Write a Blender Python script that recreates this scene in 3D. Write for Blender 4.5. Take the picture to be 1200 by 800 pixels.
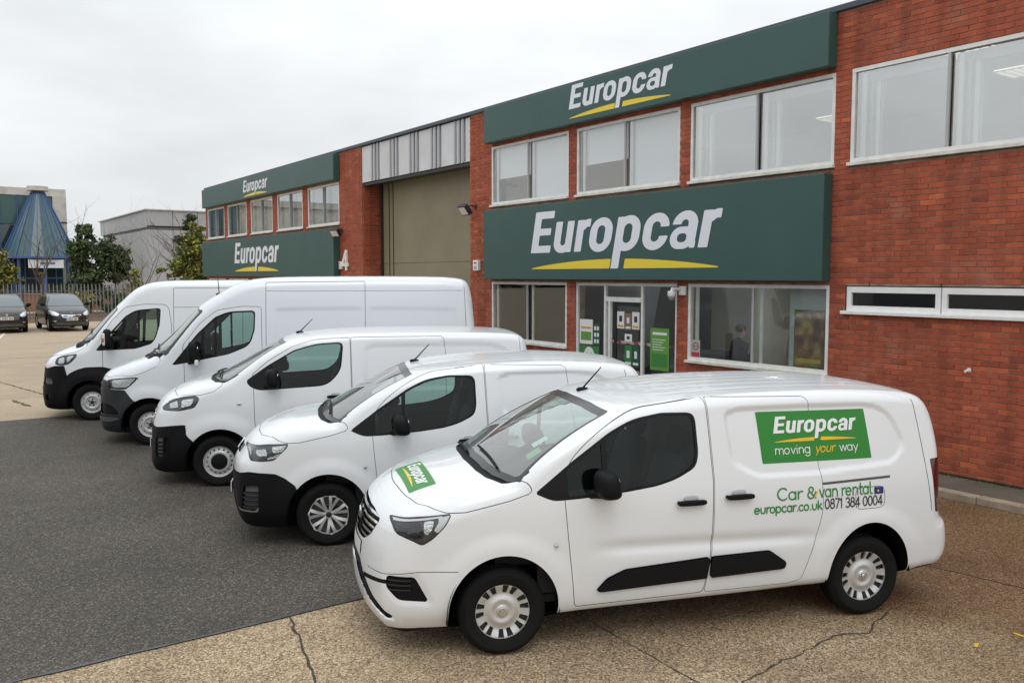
import bpy, bmesh, math, random
import numpy as np
from mathutils import Vector, Matrix

for o in list(bpy.data.objects): bpy.data.objects.remove(o, do_unlink=True)
SC = bpy.context.scene
COL = SC.collection
R = math.radians

# ---------------------------------------------------------------- camera
CAM_H = 2.75
cam = bpy.data.cameras.new('camera'); cam.lens = 30.0; cam.sensor_width = 36.0; cam.clip_start = 0.05; cam.clip_end = 3000
cam_o = bpy.data.objects.new('camera', cam); COL.objects.link(cam_o)
cam_o.location = (0, 0, CAM_H); cam_o.rotation_euler = (R(90 - 4.43), 0, R(-35.44))
SC.camera = cam_o

# ---------------------------------------------------------------- overcast sky and soft sun
SUN_EL, SUN_AZ = R(58), R(205)          # azimuth counted from +y towards +x
world = bpy.data.worlds.new('World'); SC.world = world; world.use_nodes = True
wn = world.node_tree.nodes; wl = world.node_tree.links; wn.clear()
w_out = wn.new('ShaderNodeOutputWorld'); w_bg = wn.new('ShaderNodeBackground'); w_bg.inputs['Strength'].default_value = 0.1
sky = wn.new('ShaderNodeTexSky'); sky.sky_type = 'NISHITA'; sky.sun_disc = False; sky.sun_elevation = SUN_EL; sky.sun_rotation = SUN_AZ
sky.air_density = 2.0; sky.dust_density = 4.0
tc = wn.new('ShaderNodeTexCoord'); sep = wn.new('ShaderNodeSeparateXYZ'); wl.new(tc.outputs['Generated'], sep.inputs[0])
# overcast luminance: horizon to zenith about 1 to 2.6 (CIE overcast sky)
mr = wn.new('ShaderNodeMapRange'); mr.inputs['From Min'].default_value = 0; mr.inputs['From Max'].default_value = 1
mr.inputs['To Min'].default_value = 8.4; mr.inputs['To Max'].default_value = 17.5; wl.new(sep.outputs['Z'], mr.inputs['Value'])
vm = wn.new('ShaderNodeVectorMath'); vm.operation = 'MULTIPLY'; vm.inputs[1].default_value = (1, 1, 3.0); wl.new(tc.outputs['Generated'], vm.inputs[0])
nz = wn.new('ShaderNodeTexNoise'); nz.inputs['Scale'].default_value = 3.0; nz.inputs['Detail'].default_value = 6; nz.inputs['Roughness'].default_value = .5
wl.new(vm.outputs[0], nz.inputs['Vector'])
cr = wn.new('ShaderNodeMapRange'); cr.inputs['From Min'].default_value = .30; cr.inputs['From Max'].default_value = .68; cr.inputs['To Min'].default_value = .84; cr.inputs['To Max'].default_value = 1.06
wl.new(nz.outputs['Fac'], cr.inputs['Value'])
mu = wn.new('ShaderNodeMath'); mu.operation = 'MULTIPLY'; wl.new(mr.outputs[0], mu.inputs[0]); wl.new(cr.outputs[0], mu.inputs[1])
cc = wn.new('ShaderNodeVectorMath'); cc.operation = 'SCALE'; cc.inputs[0].default_value = (.955, .985, 1.01); wl.new(mu.outputs[0], cc.inputs['Scale'])
mx = wn.new('ShaderNodeMix'); mx.data_type = 'RGBA'; mx.inputs['Factor'].default_value = .94
wl.new(sky.outputs[0], mx.inputs[6]); wl.new(cc.outputs[0], mx.inputs[7])
wl.new(mx.outputs[2], w_bg.inputs['Color']); wl.new(w_bg.outputs[0], w_out.inputs[0])

sun = bpy.data.lights.new('sun', 'SUN'); sun.energy = 0.5; sun.angle = R(28); sun.color = (1, .985, .96)
sun_o = bpy.data.objects.new('sun', sun); COL.objects.link(sun_o)
sd = Vector((math.sin(SUN_AZ) * math.cos(SUN_EL), math.cos(SUN_AZ) * math.cos(SUN_EL), math.sin(SUN_EL)))
sun_o.rotation_euler = sd.to_track_quat('Z', 'Y').to_euler(); sun_o.location = (0, 0, 60)

vs = SC.view_settings; vs.view_transform = 'Standard'; vs.look = 'None'; vs.exposure = 0.0; vs.gamma = 1.0; vs.use_curve_mapping = False
try:
    SC.cycles.max_bounces = 8; SC.cycles.transparent_max_bounces = 16; SC.cycles.caustics_reflective = False; SC.cycles.caustics_refractive = False
except Exception: pass
# ---------------------------------------------------------------- helpers
def tag(o, label=None, cat=None, group=None, kind=None):
    if label: o['label'] = label
    if cat: o['category'] = cat
    if group: o['group'] = group
    if kind: o['kind'] = kind
    return o

def empty(name, loc=(0, 0, 0), rz=0.0):
    o = bpy.data.objects.new(name, None); COL.objects.link(o); o.location = loc; o.rotation_euler = (0, 0, rz); o.empty_display_size = .2
    return o

def link(name, me, parent=None, loc=None, rot=None):
    o = bpy.data.objects.new(name, me); COL.objects.link(o)
    if parent is not None: o.parent = parent
    if loc is not None: o.location = loc
    if rot is not None: o.rotation_euler = rot
    return o

def np_mesh(name, V, F, mat, smooth=True, normals=None):
    me = bpy.data.meshes.new(name)
    V = np.asarray(V, np.float32)
    if isinstance(F, np.ndarray):
        n, k = F.shape
        me.vertices.add(len(V)); me.vertices.foreach_set('co', V.ravel())
        me.loops.add(n * k); me.loops.foreach_set('vertex_index', F.astype(np.int32).ravel())
        me.polygons.add(n); me.polygons.foreach_set('loop_start', np.arange(0, n * k, k, dtype=np.int32))
        try: me.polygons.foreach_set('loop_total', np.full(n, k, np.int32))
        except Exception: pass
        me.update(calc_edges=True); me.validate()
    else:
        me.from_pydata([tuple(map(float, v)) for v in V], [], [tuple(int(i) for i in f) for f in F]); me.update()
    if smooth: me.polygons.foreach_set('use_smooth', np.ones(len(me.polygons), bool))
    else: me.polygons.foreach_set('use_smooth', np.zeros(len(me.polygons), bool))
    if normals is not None and len(me.vertices) == len(normals):
        me.normals_split_custom_set_from_vertices(np.asarray(normals, np.float32))
    if mat is not None: me.materials.append(mat)
    return me

class MB:
    """collects shapes into one mesh"""
    def __init__(s): s.v = []; s.f = []
    def add(s, V, F):
        b = len(s.v); s.v += [tuple(map(float, p)) for p in V]; s.f += [tuple(b + int(i) for i in f) for f in F]; return s
    def box(s, c, d, rz=0.0, bev=0.0, M=None):
        dx, dy, dz = d[0] / 2, d[1] / 2, d[2] / 2
        if bev <= 0:
            V = [(x, y, z) for x in (-dx, dx) for y in (-dy, dy) for z in (-dz, dz)]
            F = [(0, 1, 3, 2), (4, 6, 7, 5), (0, 4, 5, 1), (2, 3, 7, 6), (0, 2, 6, 4), (1, 5, 7, 3)]
        else:
            b = min(bev, dx * .95, dy * .95, dz * .95); bm = bmesh.new(); bmesh.ops.create_cube(bm, size=1)
            for v in bm.verts: v.co = Vector((v.co.x * 2 * dx, v.co.y * 2 * dy, v.co.z * 2 * dz))
            bmesh.ops.bevel(bm, geom=list(bm.edges), offset=b, segments=2, profile=.5, affect='EDGES')
            bm.verts.index_update(); V = [tuple(v.co) for v in bm.verts]; F = [[v.index for v in f.verts] for f in bm.faces]; bm.free()
        ca, sa = math.cos(rz), math.sin(rz)
        V = [(c[0] + x * ca - y * sa, c[1] + x * sa + y * ca, c[2] + z) for x, y, z in V]
        if M is not None: V = [tuple(M @ Vector(p)) for p in V]
        return s.add(V, F)
    def cube(s, x0, x1, y0, y1, z0, z1, bev=0.0):
        return s.box(((x0 + x1) / 2, (y0 + y1) / 2, (z0 + z1) / 2), (abs(x1 - x0), abs(y1 - y0), abs(z1 - z0)), 0, bev)
    def tube(s, pts, r, n=8, cap=True):
        P = [Vector(p) for p in pts]; m = len(P); rs = r if isinstance(r, (list, tuple)) else [r] * m
        V = []; prev = None
        for i, p in enumerate(P):
            t = (P[min(i + 1, m - 1)] - P[max(i - 1, 0)]).normalized()
            if prev is None: a = t.orthogonal().normalized()
            else:
                a = prev - t * prev.dot(t); a = a.normalized() if a.length > 1e-6 else t.orthogonal().normalized()
            prev = a; b = t.cross(a)
            for k in range(n):
                q = 2 * math.pi * k / n; V.append(p + (a * math.cos(q) + b * math.sin(q)) * rs[i])
        F = [(i * n + k, i * n + (k + 1) % n, (i + 1) * n + (k + 1) % n, (i + 1) * n + k) for i in range(m - 1) for k in range(n)]
        if cap: F += [tuple(range(n))[::-1], tuple((m - 1) * n + k for k in range(n))]
        return s.add(V, F)
    def lathe(s, prof, n=32, axis='y', c=(0, 0, 0)):
        V = []; 
        for r, h in prof:
            for k in range(n):
                q = 2 * math.pi * k / n; a, b = r * math.cos(q), r * math.sin(q)
                V.append({'y': (c[0] + a, c[1] + h, c[2] + b), 'z': (c[0] + a, c[1] + b, c[2] + h), 'x': (c[0] + h, c[1] + a, c[2] + b)}[axis])
        F = [(i * n + k, i * n + (k + 1) % n, (i + 1) * n + (k + 1) % n, (i + 1) * n + k) for i in range(len(prof) - 1) for k in range(n)]
        return s.add(V, F)
    def sup(s, c, d, e=.5, nu=20, nv=12, fn=None, M=None):
        """superellipsoid: e=1 ellipsoid, smaller is boxier"""
        def sg(w, p): return math.copysign(abs(w) ** p, w)
        V = []
        for j in range(nv + 1):
            ph = -math.pi / 2 + math.pi * j / nv
            for i in range(nu):
                th = 2 * math.pi * i / nu
                x = sg(math.cos(ph), e) * sg(math.cos(th), e); y = sg(math.cos(ph), e) * sg(math.sin(th), e); z = sg(math.sin(ph), e)
                p = (x * d[0] / 2, y * d[1] / 2, z * d[2] / 2)
                if fn: p = fn(*p)
                V.append((c[0] + p[0], c[1] + p[1], c[2] + p[2]))
        if M is not None: V = [tuple(M @ Vector(p)) for p in V]
        F = [(j * nu + i, j * nu + (i + 1) % nu, (j + 1) * nu + (i + 1) % nu, (j + 1) * nu + i) for j in range(nv) for i in range(nu)]
        return s.add(V, F)
    def prism(s, poly, h0, h1, axis='z'):
        n = len(poly)
        def P(a, b, h): return {'z': (a, b, h), 'y': (a, h, b), 'x': (h, a, b)}[axis]
        V = [P(a, b, h0) for a, b in poly] + [P(a, b, h1) for a, b in poly]
        F = [tuple(range(n))[::-1], tuple(range(n, 2 * n))] + [(i, (i + 1) % n, n + (i + 1) % n, n + i) for i in range(n)]
        return s.add(V, F)
    def build(s, name, mat, parent=None, smooth=False, loc=None, rot=None, angle=None):
        me = bpy.data.meshes.new(name); me.from_pydata(s.v, [], s.f); me.update()
        bm = bmesh.new(); bm.from_mesh(me); bmesh.ops.recalc_face_normals(bm, faces=bm.faces); bm.to_mesh(me); bm.free()
        me.materials.append(mat)
        me.polygons.foreach_set('use_smooth', np.full(len(me.polygons), bool(smooth)))
        if smooth:
            try: me.set_sharp_from_angle(angle=R(angle or 40))
            except Exception: pass
        return link(name, me, parent, loc, rot)

def copy_tree(o, parent=None):
    c = o.copy(); COL.objects.link(c); c.parent = parent
    for ch in list(o.children): copy_tree(ch, c)
    return c

# ---------------------------------------------------------------- materials
MATS = {}
def mat(name, col, rough=.5, metal=0.0, spec=.5, coat=0.0, coat_rough=.05, noise=None, bump=None, emit=None, emit_s=1.0, trans=0.0, back=None):
    if name in MATS: return MATS[name]
    m = bpy.data.materials.new(name); m.use_nodes = True; nt = m.node_tree; N = nt.nodes; L = nt.links
    b = N['Principled BSDF']; c4 = (*col, 1)
    b.inputs['Base Color'].default_value = c4; b.inputs['Roughness'].default_value = rough; b.inputs['Metallic'].default_value = metal
    b.inputs['Specular IOR Level'].default_value = spec; b.inputs['Coat Weight'].default_value = coat; b.inputs['Coat Roughness'].default_value = coat_rough
    if trans: b.inputs['Transmission Weight'].default_value = trans
    if emit: b.inputs['Emission Color'].default_value = (*emit, 1); b.inputs['Emission Strength'].default_value = emit_s
    t = N.new('ShaderNodeTexCoord')
    src = None
    if noise:                                   # noise = (scale, amount, detail) -> value variation of the thing's own colour
        g = N.new('ShaderNodeTexNoise'); g.inputs['Scale'].default_value = noise[0]; g.inputs['Detail'].default_value = noise[2] if len(noise) > 2 else 4
        L.new(t.outputs['Object'], g.inputs['Vector'])
        mrn = N.new('ShaderNodeMapRange'); mrn.inputs['From Min'].default_value = .25; mrn.inputs['From Max'].default_value = .75
        mrn.inputs['To Min'].default_value = 1 - noise[1]; mrn.inputs['To Max'].default_value = 1 + noise[1]; L.new(g.outputs['Fac'], mrn.inputs['Value'])
        v = N.new('ShaderNodeVectorMath'); v.operation = 'SCALE'; v.inputs[0].default_value = col; L.new(mrn.outputs[0], v.inputs['Scale'])
        L.new(v.outputs[0], b.inputs['Base Color']); src = v.outputs[0]
    if back:
        ge = N.new('ShaderNodeNewGeometry'); mxx = N.new('ShaderNodeMix'); mxx.data_type = 'RGBA'
        L.new(ge.outputs['Backfacing'], mxx.inputs['Factor']); mxx.inputs[6].default_value = c4; mxx.inputs[7].default_value = (*back, 1)
        if src: L.new(src, mxx.inputs[6])
        L.new(mxx.outputs[2], b.inputs['Base Color'])
    if bump:                                    # bump = (scale, strength, distance)
        g2 = N.new('ShaderNodeTexNoise'); g2.inputs['Scale'].default_value = bump[0]; g2.inputs['Detail'].default_value = 5; L.new(t.outputs['Object'], g2.inputs['Vector'])
        bp = N.new('ShaderNodeBump'); bp.inputs['Strength'].default_value = bump[1]; bp.inputs['Distance'].default_value = bump[2]
        L.new(g2.outputs['Fac'], bp.inputs['Height']); L.new(bp.outputs[0], b.inputs['Normal'])
    MATS[name] = m; return m

def glass_mat(name, tint, refl=.08, f0=.04, rough=.0, veil=0.0):
    """thin sheet glass: tinted see-through with an angle dependent reflection"""
    if name in MATS: return MATS[name]
    m = bpy.data.materials.new(name); m.use_nodes = True; nt = m.node_tree; N = nt.nodes; L = nt.links; N.clear()
    out = N.new('ShaderNodeOutputMaterial'); tr = N.new('ShaderNodeBsdfTransparent'); tr.inputs['Color'].default_value = (*tint, 1)
    gl = N.new('ShaderNodeBsdfGlossy'); gl.inputs['Roughness'].default_value = rough; gl.inputs['Color'].default_value = (1, 1, 1, 1)
    lw = N.new('ShaderNodeLayerWeight'); lw.inputs['Blend'].default_value = .5
    pw = N.new('ShaderNodeMath'); pw.operation = 'POWER'; pw.inputs[1].default_value = 4.0; L.new(lw.outputs['Facing'], pw.inputs[0])
    ma = N.new('ShaderNodeMath'); ma.operation = 'MULTIPLY_ADD'; ma.inputs[1].default_value = 1 - refl; ma.inputs[2].default_value = refl; L.new(pw.outputs[0], ma.inputs[0])
    mi = N.new('ShaderNodeMixShader'); L.new(ma.outputs[0], mi.inputs[0]); L.new(tr.outputs[0], mi.inputs[1]); L.new(gl.outputs[0], mi.inputs[2])
    last = mi.outputs[0]
    if veil:
        df = N.new('ShaderNodeBsdfDiffuse'); df.inputs['Color'].default_value = (.5, .5, .48, 1)  # pale diffuse layer painted in for milky sky reflection and rain film
        m2 = N.new('ShaderNodeMixShader'); m2.inputs[0].default_value = veil; L.new(last, m2.inputs[1]); L.new(df.outputs[0], m2.inputs[2]); last = m2.outputs[0]
    L.new(last, out.inputs[0]); MATS[name] = m; return m

def nt_new(name):
    m = bpy.data.materials.new(name); m.use_nodes = True; MATS[name] = m
    return m, m.node_tree.nodes, m.node_tree.links, m.node_tree.nodes['Principled BSDF']
# ---------------------------------------------------------------- body surfaces (numpy)
def sstep(a, b, x):
    t = np.clip((x - a) / (b - a), 0, 1)
    return t * t * (3 - 2 * t)

def catmull(pts, n=5, closed=True):
    P = np.array(pts, float); m = len(P); out = []
    rng = range(m) if closed else range(m - 1)
    for i in rng:
        if closed:
            a, b, c, d = P[(i - 1) % m], P[i], P[(i + 1) % m], P[(i + 2) % m]
        else:
            a, b, c, d = P[max(i - 1, 0)], P[i], P[i + 1], P[min(i + 2, m - 1)]
        l1 = math.sqrt(max(np.linalg.norm(b - a), 1e-6)); l2 = math.sqrt(max(np.linalg.norm(c - b), 1e-6)); l3 = math.sqrt(max(np.linalg.norm(d - c), 1e-6))
        t0, t1 = 0.0, l1; t2 = t1 + l2; t3 = t2 + l3
        for t in np.linspace(t1, t2, n, endpoint=False):
            A1 = (t1 - t) / (t1 - t0) * a + (t - t0) / (t1 - t0) * b
            A2 = (t2 - t) / (t2 - t1) * b + (t - t1) / (t2 - t1) * c
            A3 = (t3 - t) / (t3 - t2) * c + (t - t2) / (t3 - t2) * d
            B1 = (t2 - t) / (t2 - t0) * A1 + (t - t0) / (t2 - t0) * A2
            B2 = (t3 - t) / (t3 - t1) * A2 + (t - t1) / (t3 - t1) * A3
            out.append((t2 - t) / (t2 - t1) * B1 + (t - t1) / (t2 - t1) * B2)
    if not closed: out.append(P[-1])
    return np.array(out)

def rpoly(pts, r=0.03, n=4):
    """polygon with its corners rounded by radius r (per-point third value overrides r)"""
    m = len(pts); out = []
    for i in range(m):
        p = np.array(pts[i][:2], float); a = np.array(pts[i - 1][:2], float); b = np.array(pts[(i + 1) % m][:2], float)
        rr = pts[i][2] if len(pts[i]) > 2 else r
        la, lb = np.linalg.norm(a - p), np.linalg.norm(b - p)
        k = min(rr, la * 0.48, lb * 0.48)
        if k < 1e-5: out.append(p); continue
        u = p + (a - p) / la * k; v = p + (b - p) / lb * k
        for t in np.linspace(0, 1, n + 1):
            out.append((1 - t) ** 2 * u + 2 * t * (1 - t) * p + t * t * v)
    return np.array(out)

def poly_sdf(P, X, Z):
    X = np.asarray(X, float); Z = np.asarray(Z, float)
    d = np.full(X.shape, 1e9); s = np.ones(X.shape)
    n = len(P)
    for i in range(n):
        ax, az = P[i]; bx, bz = P[(i + 1) % n]
        ex, ez = bx - ax, bz - az; L = ex * ex + ez * ez
        if L < 1e-14: continue
        wx = X - ax; wz = Z - az
        t = np.clip((wx * ex + wz * ez) / L, 0, 1)
        d = np.minimum(d, (wx - ex * t) ** 2 + (wz - ez * t) ** 2)
        c1 = Z >= az; c2 = Z < bz; c3 = ex * wz > ez * wx
        flip = (c1 & c2 & c3) | (~c1 & ~c2 & ~c3)
        s = np.where(flip, -s, s)
    return s * np.sqrt(d)

def rmax(a, b, r):
    u = np.maximum(a + r, 0); v = np.maximum(b + r, 0)
    return np.minimum(np.maximum(a, b), -r) + np.sqrt(u * u + v * v)

def table(pts, sig=0.05):
    a = np.array(sorted(pts)); x = np.linspace(a[0, 0] - .4, a[-1, 0] + .4, 400)
    y = np.interp(x, a[:, 0], a[:, 1])
    if sig > 0:
        k = max(1, int(3 * sig / (x[1] - x[0]))); g = np.exp(-0.5 * (np.arange(-k, k + 1) * (x[1] - x[0]) / sig) ** 2); g /= g.sum()
        y = np.convolve(np.pad(y, k, mode='edge'), g, 'valid')
    return x, y

class Body:
    """smooth vehicle body: side profile x cross-section, rounded where they meet"""
    def __init__(s, spec):
        s.spec = spec
        s.prof = catmull(spec['prof'], 3)
        s.zw = table(spec['zw']); s.xt = table(spec['taper'], .1)
        s.rz = table(spec['rz'], .08)
        b = spec['bow']; s.bow = table(b, .1)           # bow coefficient by height
        s.w0 = max(p[1] for p in spec['zw'])
        s.disp = spec.get('disp')
        s.tab = None
    def make_table(s, h=0.012):
        P = s.prof; x0, z0 = P.min(0) - .5; x1, z1 = P.max(0) + .5
        xs = np.arange(x0, x1, h); zs = np.arange(z0, z1, h)
        s.tab = (x0, z0, h, poly_sdf(P, *np.meshgrid(xs, zs, indexing='ij')))
    def profile(s, X, Z, exact):
        if exact: return poly_sdf(s.prof, X, Z)
        x0, z0, h, T = s.tab
        u = np.clip((X - x0) / h, 0, T.shape[0] - 1.001); v = np.clip((Z - z0) / h, 0, T.shape[1] - 1.001)
        i = u.astype(int); j = v.astype(int); a = u - i; b = v - j
        return (T[i, j] * (1 - a) + T[i + 1, j] * a) * (1 - b) + (T[i, j + 1] * (1 - a) + T[i + 1, j + 1] * a) * b
    def __call__(s, X, Y, Z, exact=True):
        sp = s.spec; A = np.abs(Y); q = np.minimum(A / s.w0, 1.12)
        k = np.interp(Z, *s.bow)
        bow = k * (0.75 * q ** 2 + 0.25 * q ** 5)
        wf = sstep(sp['xmid'][0], sp['xmid'][1], X)
        X2 = X + bow * wf - sp['rearbow'] * q ** 3 * (1 - wf)
        Z2 = Z + sp['crown'] * q ** 2.4 * sstep(.75, 1.1, Z)
        p = s.profile(X2, Z2, exact)
        if 'pdisp' in sp: p = p + sp['pdisp'](X, A, Z)
        w = np.interp(Z, *s.zw) - np.interp(X, *s.xt)
        side = (A - w) * .985
        if s.disp is not None and exact: side = side + s.disp(X, A, Z)
        return rmax(p, side, np.interp(Z, *s.rz))
    def grad(s, P, e=1e-3, exact=True):
        if not exact: e = 1.2e-2
        f0 = s(P[:, 0], P[:, 1], P[:, 2], exact)
        G = np.stack([s(P[:, 0] + e, P[:, 1], P[:, 2], exact) - f0, s(P[:, 0], P[:, 1] + e, P[:, 2], exact) - f0, s(P[:, 0], P[:, 1], P[:, 2] + e, exact) - f0], -1) / e
        return f0, G

def surface_net(body, h):
    P = body.prof; lo = np.array([P[:, 0].min() - .12, -body.w0 - .12, P[:, 1].min() - .12]); hi = np.array([P[:, 0].max() + .12, body.w0 + .12, P[:, 1].max() + .12])
    n = np.ceil((hi - lo) / h).astype(int) + 1
    ny = n[1] if n[1] % 2 == 0 else n[1] + 1                    # symmetric about y = 0
    xs = lo[0] + h * np.arange(n[0]); ys = (np.arange(ny) - (ny - 1) / 2) * h; zs = lo[2] + h * np.arange(n[2])
    body.make_table()
    X, Y, Z = np.meshgrid(xs, ys, zs, indexing='ij')
    f = body(X, Y, Z, exact=False)
    S = f < 0
    c = [S[i:S.shape[0] - 1 + i, j:S.shape[1] - 1 + j, k:S.shape[2] - 1 + k] for i in (0, 1) for j in (0, 1) for k in (0, 1)]
    cnt = sum(a.astype(np.int8) for a in c)
    act = (cnt > 0) & (cnt < 8)
    idx = -np.ones(act.shape, int); I, J, K = np.nonzero(act); idx[I, J, K] = np.arange(len(I))
    pos = np.zeros((len(I), 3)); num = np.zeros(len(I))
    offs = [(0, 0, 0), (1, 0, 0), (0, 1, 0), (0, 0, 1), (1, 1, 0), (1, 0, 1), (0, 1, 1), (1, 1, 1)]
    for a in offs:
        for ax in range(3):
            if a[ax]: continue
            b = list(a); b[ax] = 1
            fa = f[I + a[0], J + a[1], K + a[2]]; fb = f[I + b[0], J + b[1], K + b[2]]
            m = (fa < 0) != (fb < 0); t = np.where(m, fa / np.where(m, fa - fb, 1), 0)
            p = np.stack([np.full(len(I), float(a[0])), np.full(len(I), float(a[1])), np.full(len(I), float(a[2]))], -1); p[:, ax] += t
            pos += p * m[:, None]; num += m
    V = pos / num[:, None] + np.stack([I, J, K], -1)
    V = np.stack([xs[0] + V[:, 0] * h, ys[0] + V[:, 1] * h, zs[0] + V[:, 2] * h], -1)
    quads = []
    for ax in range(3):
        s0 = [slice(1, -1)] * 3; s0[ax] = slice(0, -1); s1 = list(s0); s1[ax] = slice(1, None)
        a = S[tuple(s0)]; b = S[tuple(s1)]
        e = np.argwhere(a != b); fl = a[tuple(e.T)]
        e = e + np.array([0 if q == ax else 1 for q in range(3)])
        o1, o2 = [(1, 2), (2, 0), (0, 1)][ax]
        d1 = np.eye(3, dtype=int)[o1]; d2 = np.eye(3, dtype=int)[o2]
        q = np.stack([idx[tuple((e - d1 - d2).T)], idx[tuple((e - d2).T)], idx[tuple(e.T)], idx[tuple((e - d1).T)]], -1)
        q[~fl] = q[~fl][:, ::-1]; quads.append(q)
    Q = np.concatenate(quads)
    for it in range(4):
        f0, G = body.grad(V, exact=it > 1); g2 = (G * G).sum(-1)
        st = (f0 / np.maximum(g2, .25))[:, None] * G
        ln = np.linalg.norm(st, axis=1, keepdims=True); st *= np.minimum(1, .5 * h / np.maximum(ln, 1e-9))
        V = V - st
    f0, G = body.grad(V); N = G / np.maximum(np.linalg.norm(G, axis=1, keepdims=True), 1e-9)
    d02 = np.linalg.norm(V[Q[:, 0]] - V[Q[:, 2]], axis=1); d13 = np.linalg.norm(V[Q[:, 1]] - V[Q[:, 3]], axis=1)
    A = d02 <= d13
    T = np.concatenate([Q[A][:, [0, 1, 2]], Q[A][:, [0, 2, 3]], Q[~A][:, [0, 1, 3]], Q[~A][:, [1, 2, 3]]])
    return V, N, T

class Skin:
    """triangle skin that can be cut along outlines into labelled panels"""
    def __init__(s, V, N, T):
        s.V, s.N, s.T = V, N, T; s.lab = np.zeros(len(T), int); s.names = ['body']
    def lid(s, name):
        if name not in s.names: s.names.append(name)
        return s.names.index(name)
    def cut(s, sc, sel):
        """split the selected triangles along sc = 0"""
        sc = np.where(np.abs(sc) < 1e-5, 1e-5, sc)
        tv = sc[s.T]; neg = (tv < 0).sum(1)
        mix = sel & (neg > 0) & (neg < 3)
        ii = np.nonzero(mix)[0]
        if not len(ii): return
        T = s.T[ii]; tv = tv[ii]; n = neg[ii]
        lone = np.where(n == 1, (tv < 0).argmax(1), (tv >= 0).argmax(1))
        r = np.arange(len(ii))
        v0 = T[r, lone]; v1 = T[r, (lone + 1) % 3]; v2 = T[r, (lone + 2) % 3]
        E = np.concatenate([np.stack([v0, v1], -1), np.stack([v0, v2], -1)]); Es = np.sort(E, 1)
        key = Es[:, 0].astype(np.int64) * (len(s.V) + 1) + Es[:, 1]
        u, inv = np.unique(key, return_inverse=True); a = u // (len(s.V) + 1); b = u % (len(s.V) + 1)
        t = (sc[a] / (sc[a] - sc[b]))[:, None]
        nv = s.V[a] + t * (s.V[b] - s.V[a]); nn = s.N[a] + t * (s.N[b] - s.N[a]); nn /= np.maximum(np.linalg.norm(nn, axis=1, keepdims=True), 1e-9)
        base = len(s.V); inv = inv.reshape(-1); m = len(ii)
        pa = base + inv[:m]; pb = base + inv[m:]
        s.V = np.concatenate([s.V, nv]); s.N = np.concatenate([s.N, nn])
        lab = s.lab[ii]
        s.T[ii] = np.stack([v0, pa, pb], -1)
        s.T = np.concatenate([s.T, np.stack([pa, v1, v2], -1), np.stack([pa, v2, pb], -1)])
        s.lab = np.concatenate([s.lab, lab, lab])
    def refine(s, m, near=None):
        """split the marked triangles in four"""
        for _ in range(1):
            ii = np.nonzero(m)[0]
            if not len(ii): return
            T = s.T[ii]; E = np.concatenate([T[:, [0, 1]], T[:, [1, 2]], T[:, [2, 0]]]); Es = np.sort(E, 1); key = Es[:, 0].astype(np.int64) * (len(s.V) + 1) + Es[:, 1]
            u, inv = np.unique(key, return_inverse=True); inv = inv.reshape(-1); a = u // (len(s.V) + 1); b = u % (len(s.V) + 1)
            nn = s.N[a] + s.N[b]; nn /= np.maximum(np.linalg.norm(nn, axis=1, keepdims=True), 1e-9); base = len(s.V); k = len(ii)
            s.V = np.concatenate([s.V, (s.V[a] + s.V[b]) / 2]); s.N = np.concatenate([s.N, nn])
            p, q, r = base + inv[:k], base + inv[k:2 * k], base + inv[2 * k:]; lab = s.lab[ii]
            s.T[ii] = np.stack([p, q, r], -1)
            s.T = np.concatenate([s.T, np.stack([T[:, 0], p, r], -1), np.stack([p, T[:, 1], q], -1), np.stack([r, q, T[:, 2]], -1)]); s.lab = np.concatenate([s.lab, lab, lab, lab])
    def coords(s, view):
        V = s.V; A = np.abs(V[:, 1])
        return {'side': (V[:, 0], V[:, 2]), 'leftside': (V[:, 0], V[:, 2]), 'topl': (V[:, 0], V[:, 1]), 'front': (A, V[:, 2]), 'top': (V[:, 0], A), 'rear': (A, V[:, 2])}[view]
    def selmask(s, view, box, only=None, nmin=None):
        C = s.V[s.T].mean(1); n = s.N[s.T].mean(1)
        m = {'side': np.abs(n[:, 1]) > (.25 if nmin is None else nmin), 'topl': n[:, 2] > .2, 'leftside': n[:, 1] > .25, 'front': n[:, 0] > .05, 'top': n[:, 2] > .2, 'rear': n[:, 0] < -.05}[view]
        (x0, x1), (y0, y1), (z0, z1) = box
        m &= (C[:, 0] > x0) & (C[:, 0] < x1) & (np.abs(C[:, 1]) > y0) & (np.abs(C[:, 1]) < y1) & (C[:, 2] > z0) & (C[:, 2] < z1)
        if only is not None: m &= np.isin(s.lab, [s.names.index(o) for o in only if o in s.names])
        return m
    def region(s, name, view, poly, box=((-9, 9), (0, 9), (-9, 9)), only=None, off=0.0, nmin=None, fine=0):
        P = np.asarray(poly)
        for _ in range(fine):
            sd = poly_sdf(P, *s.coords(view)); s.refine(s.selmask(view, box, only, nmin) & (np.abs(sd[s.T]).min(1) < .022))
        sd = poly_sdf(P, *s.coords(view)) + off
        s.cut(sd, s.selmask(view, box, only, nmin))
        m = s.selmask(view, box, only, nmin); sd = poly_sdf(P, *s.coords(view)) + off
        inside = sd[s.T].mean(1) < 0
        s.lab[m & inside] = s.lid(name)
    def region_fn(s, name, fn, only=None, gap=0.0):
        s.cut(fn(s.V), np.ones(len(s.T), bool) if only is None else np.isin(s.lab, [s.names.index(o) for o in only if o in s.names]))
        m = np.ones(len(s.T), bool) if only is None else np.isin(s.lab, [s.names.index(o) for o in only if o in s.names])
        s.lab[m & (fn(s.V)[s.T].mean(1) < 0)] = s.lid(name)
        if gap:
            ids = [s.names.index(o) for o in (only or []) + [name] if o in s.names]
            s.cut(np.abs(fn(s.V)) - gap / 2, np.isin(s.lab, ids))
            s.lab[np.isin(s.lab, ids) & ((np.abs(fn(s.V)) - gap / 2)[s.T].mean(1) < 0)] = s.lid('gap')
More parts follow.
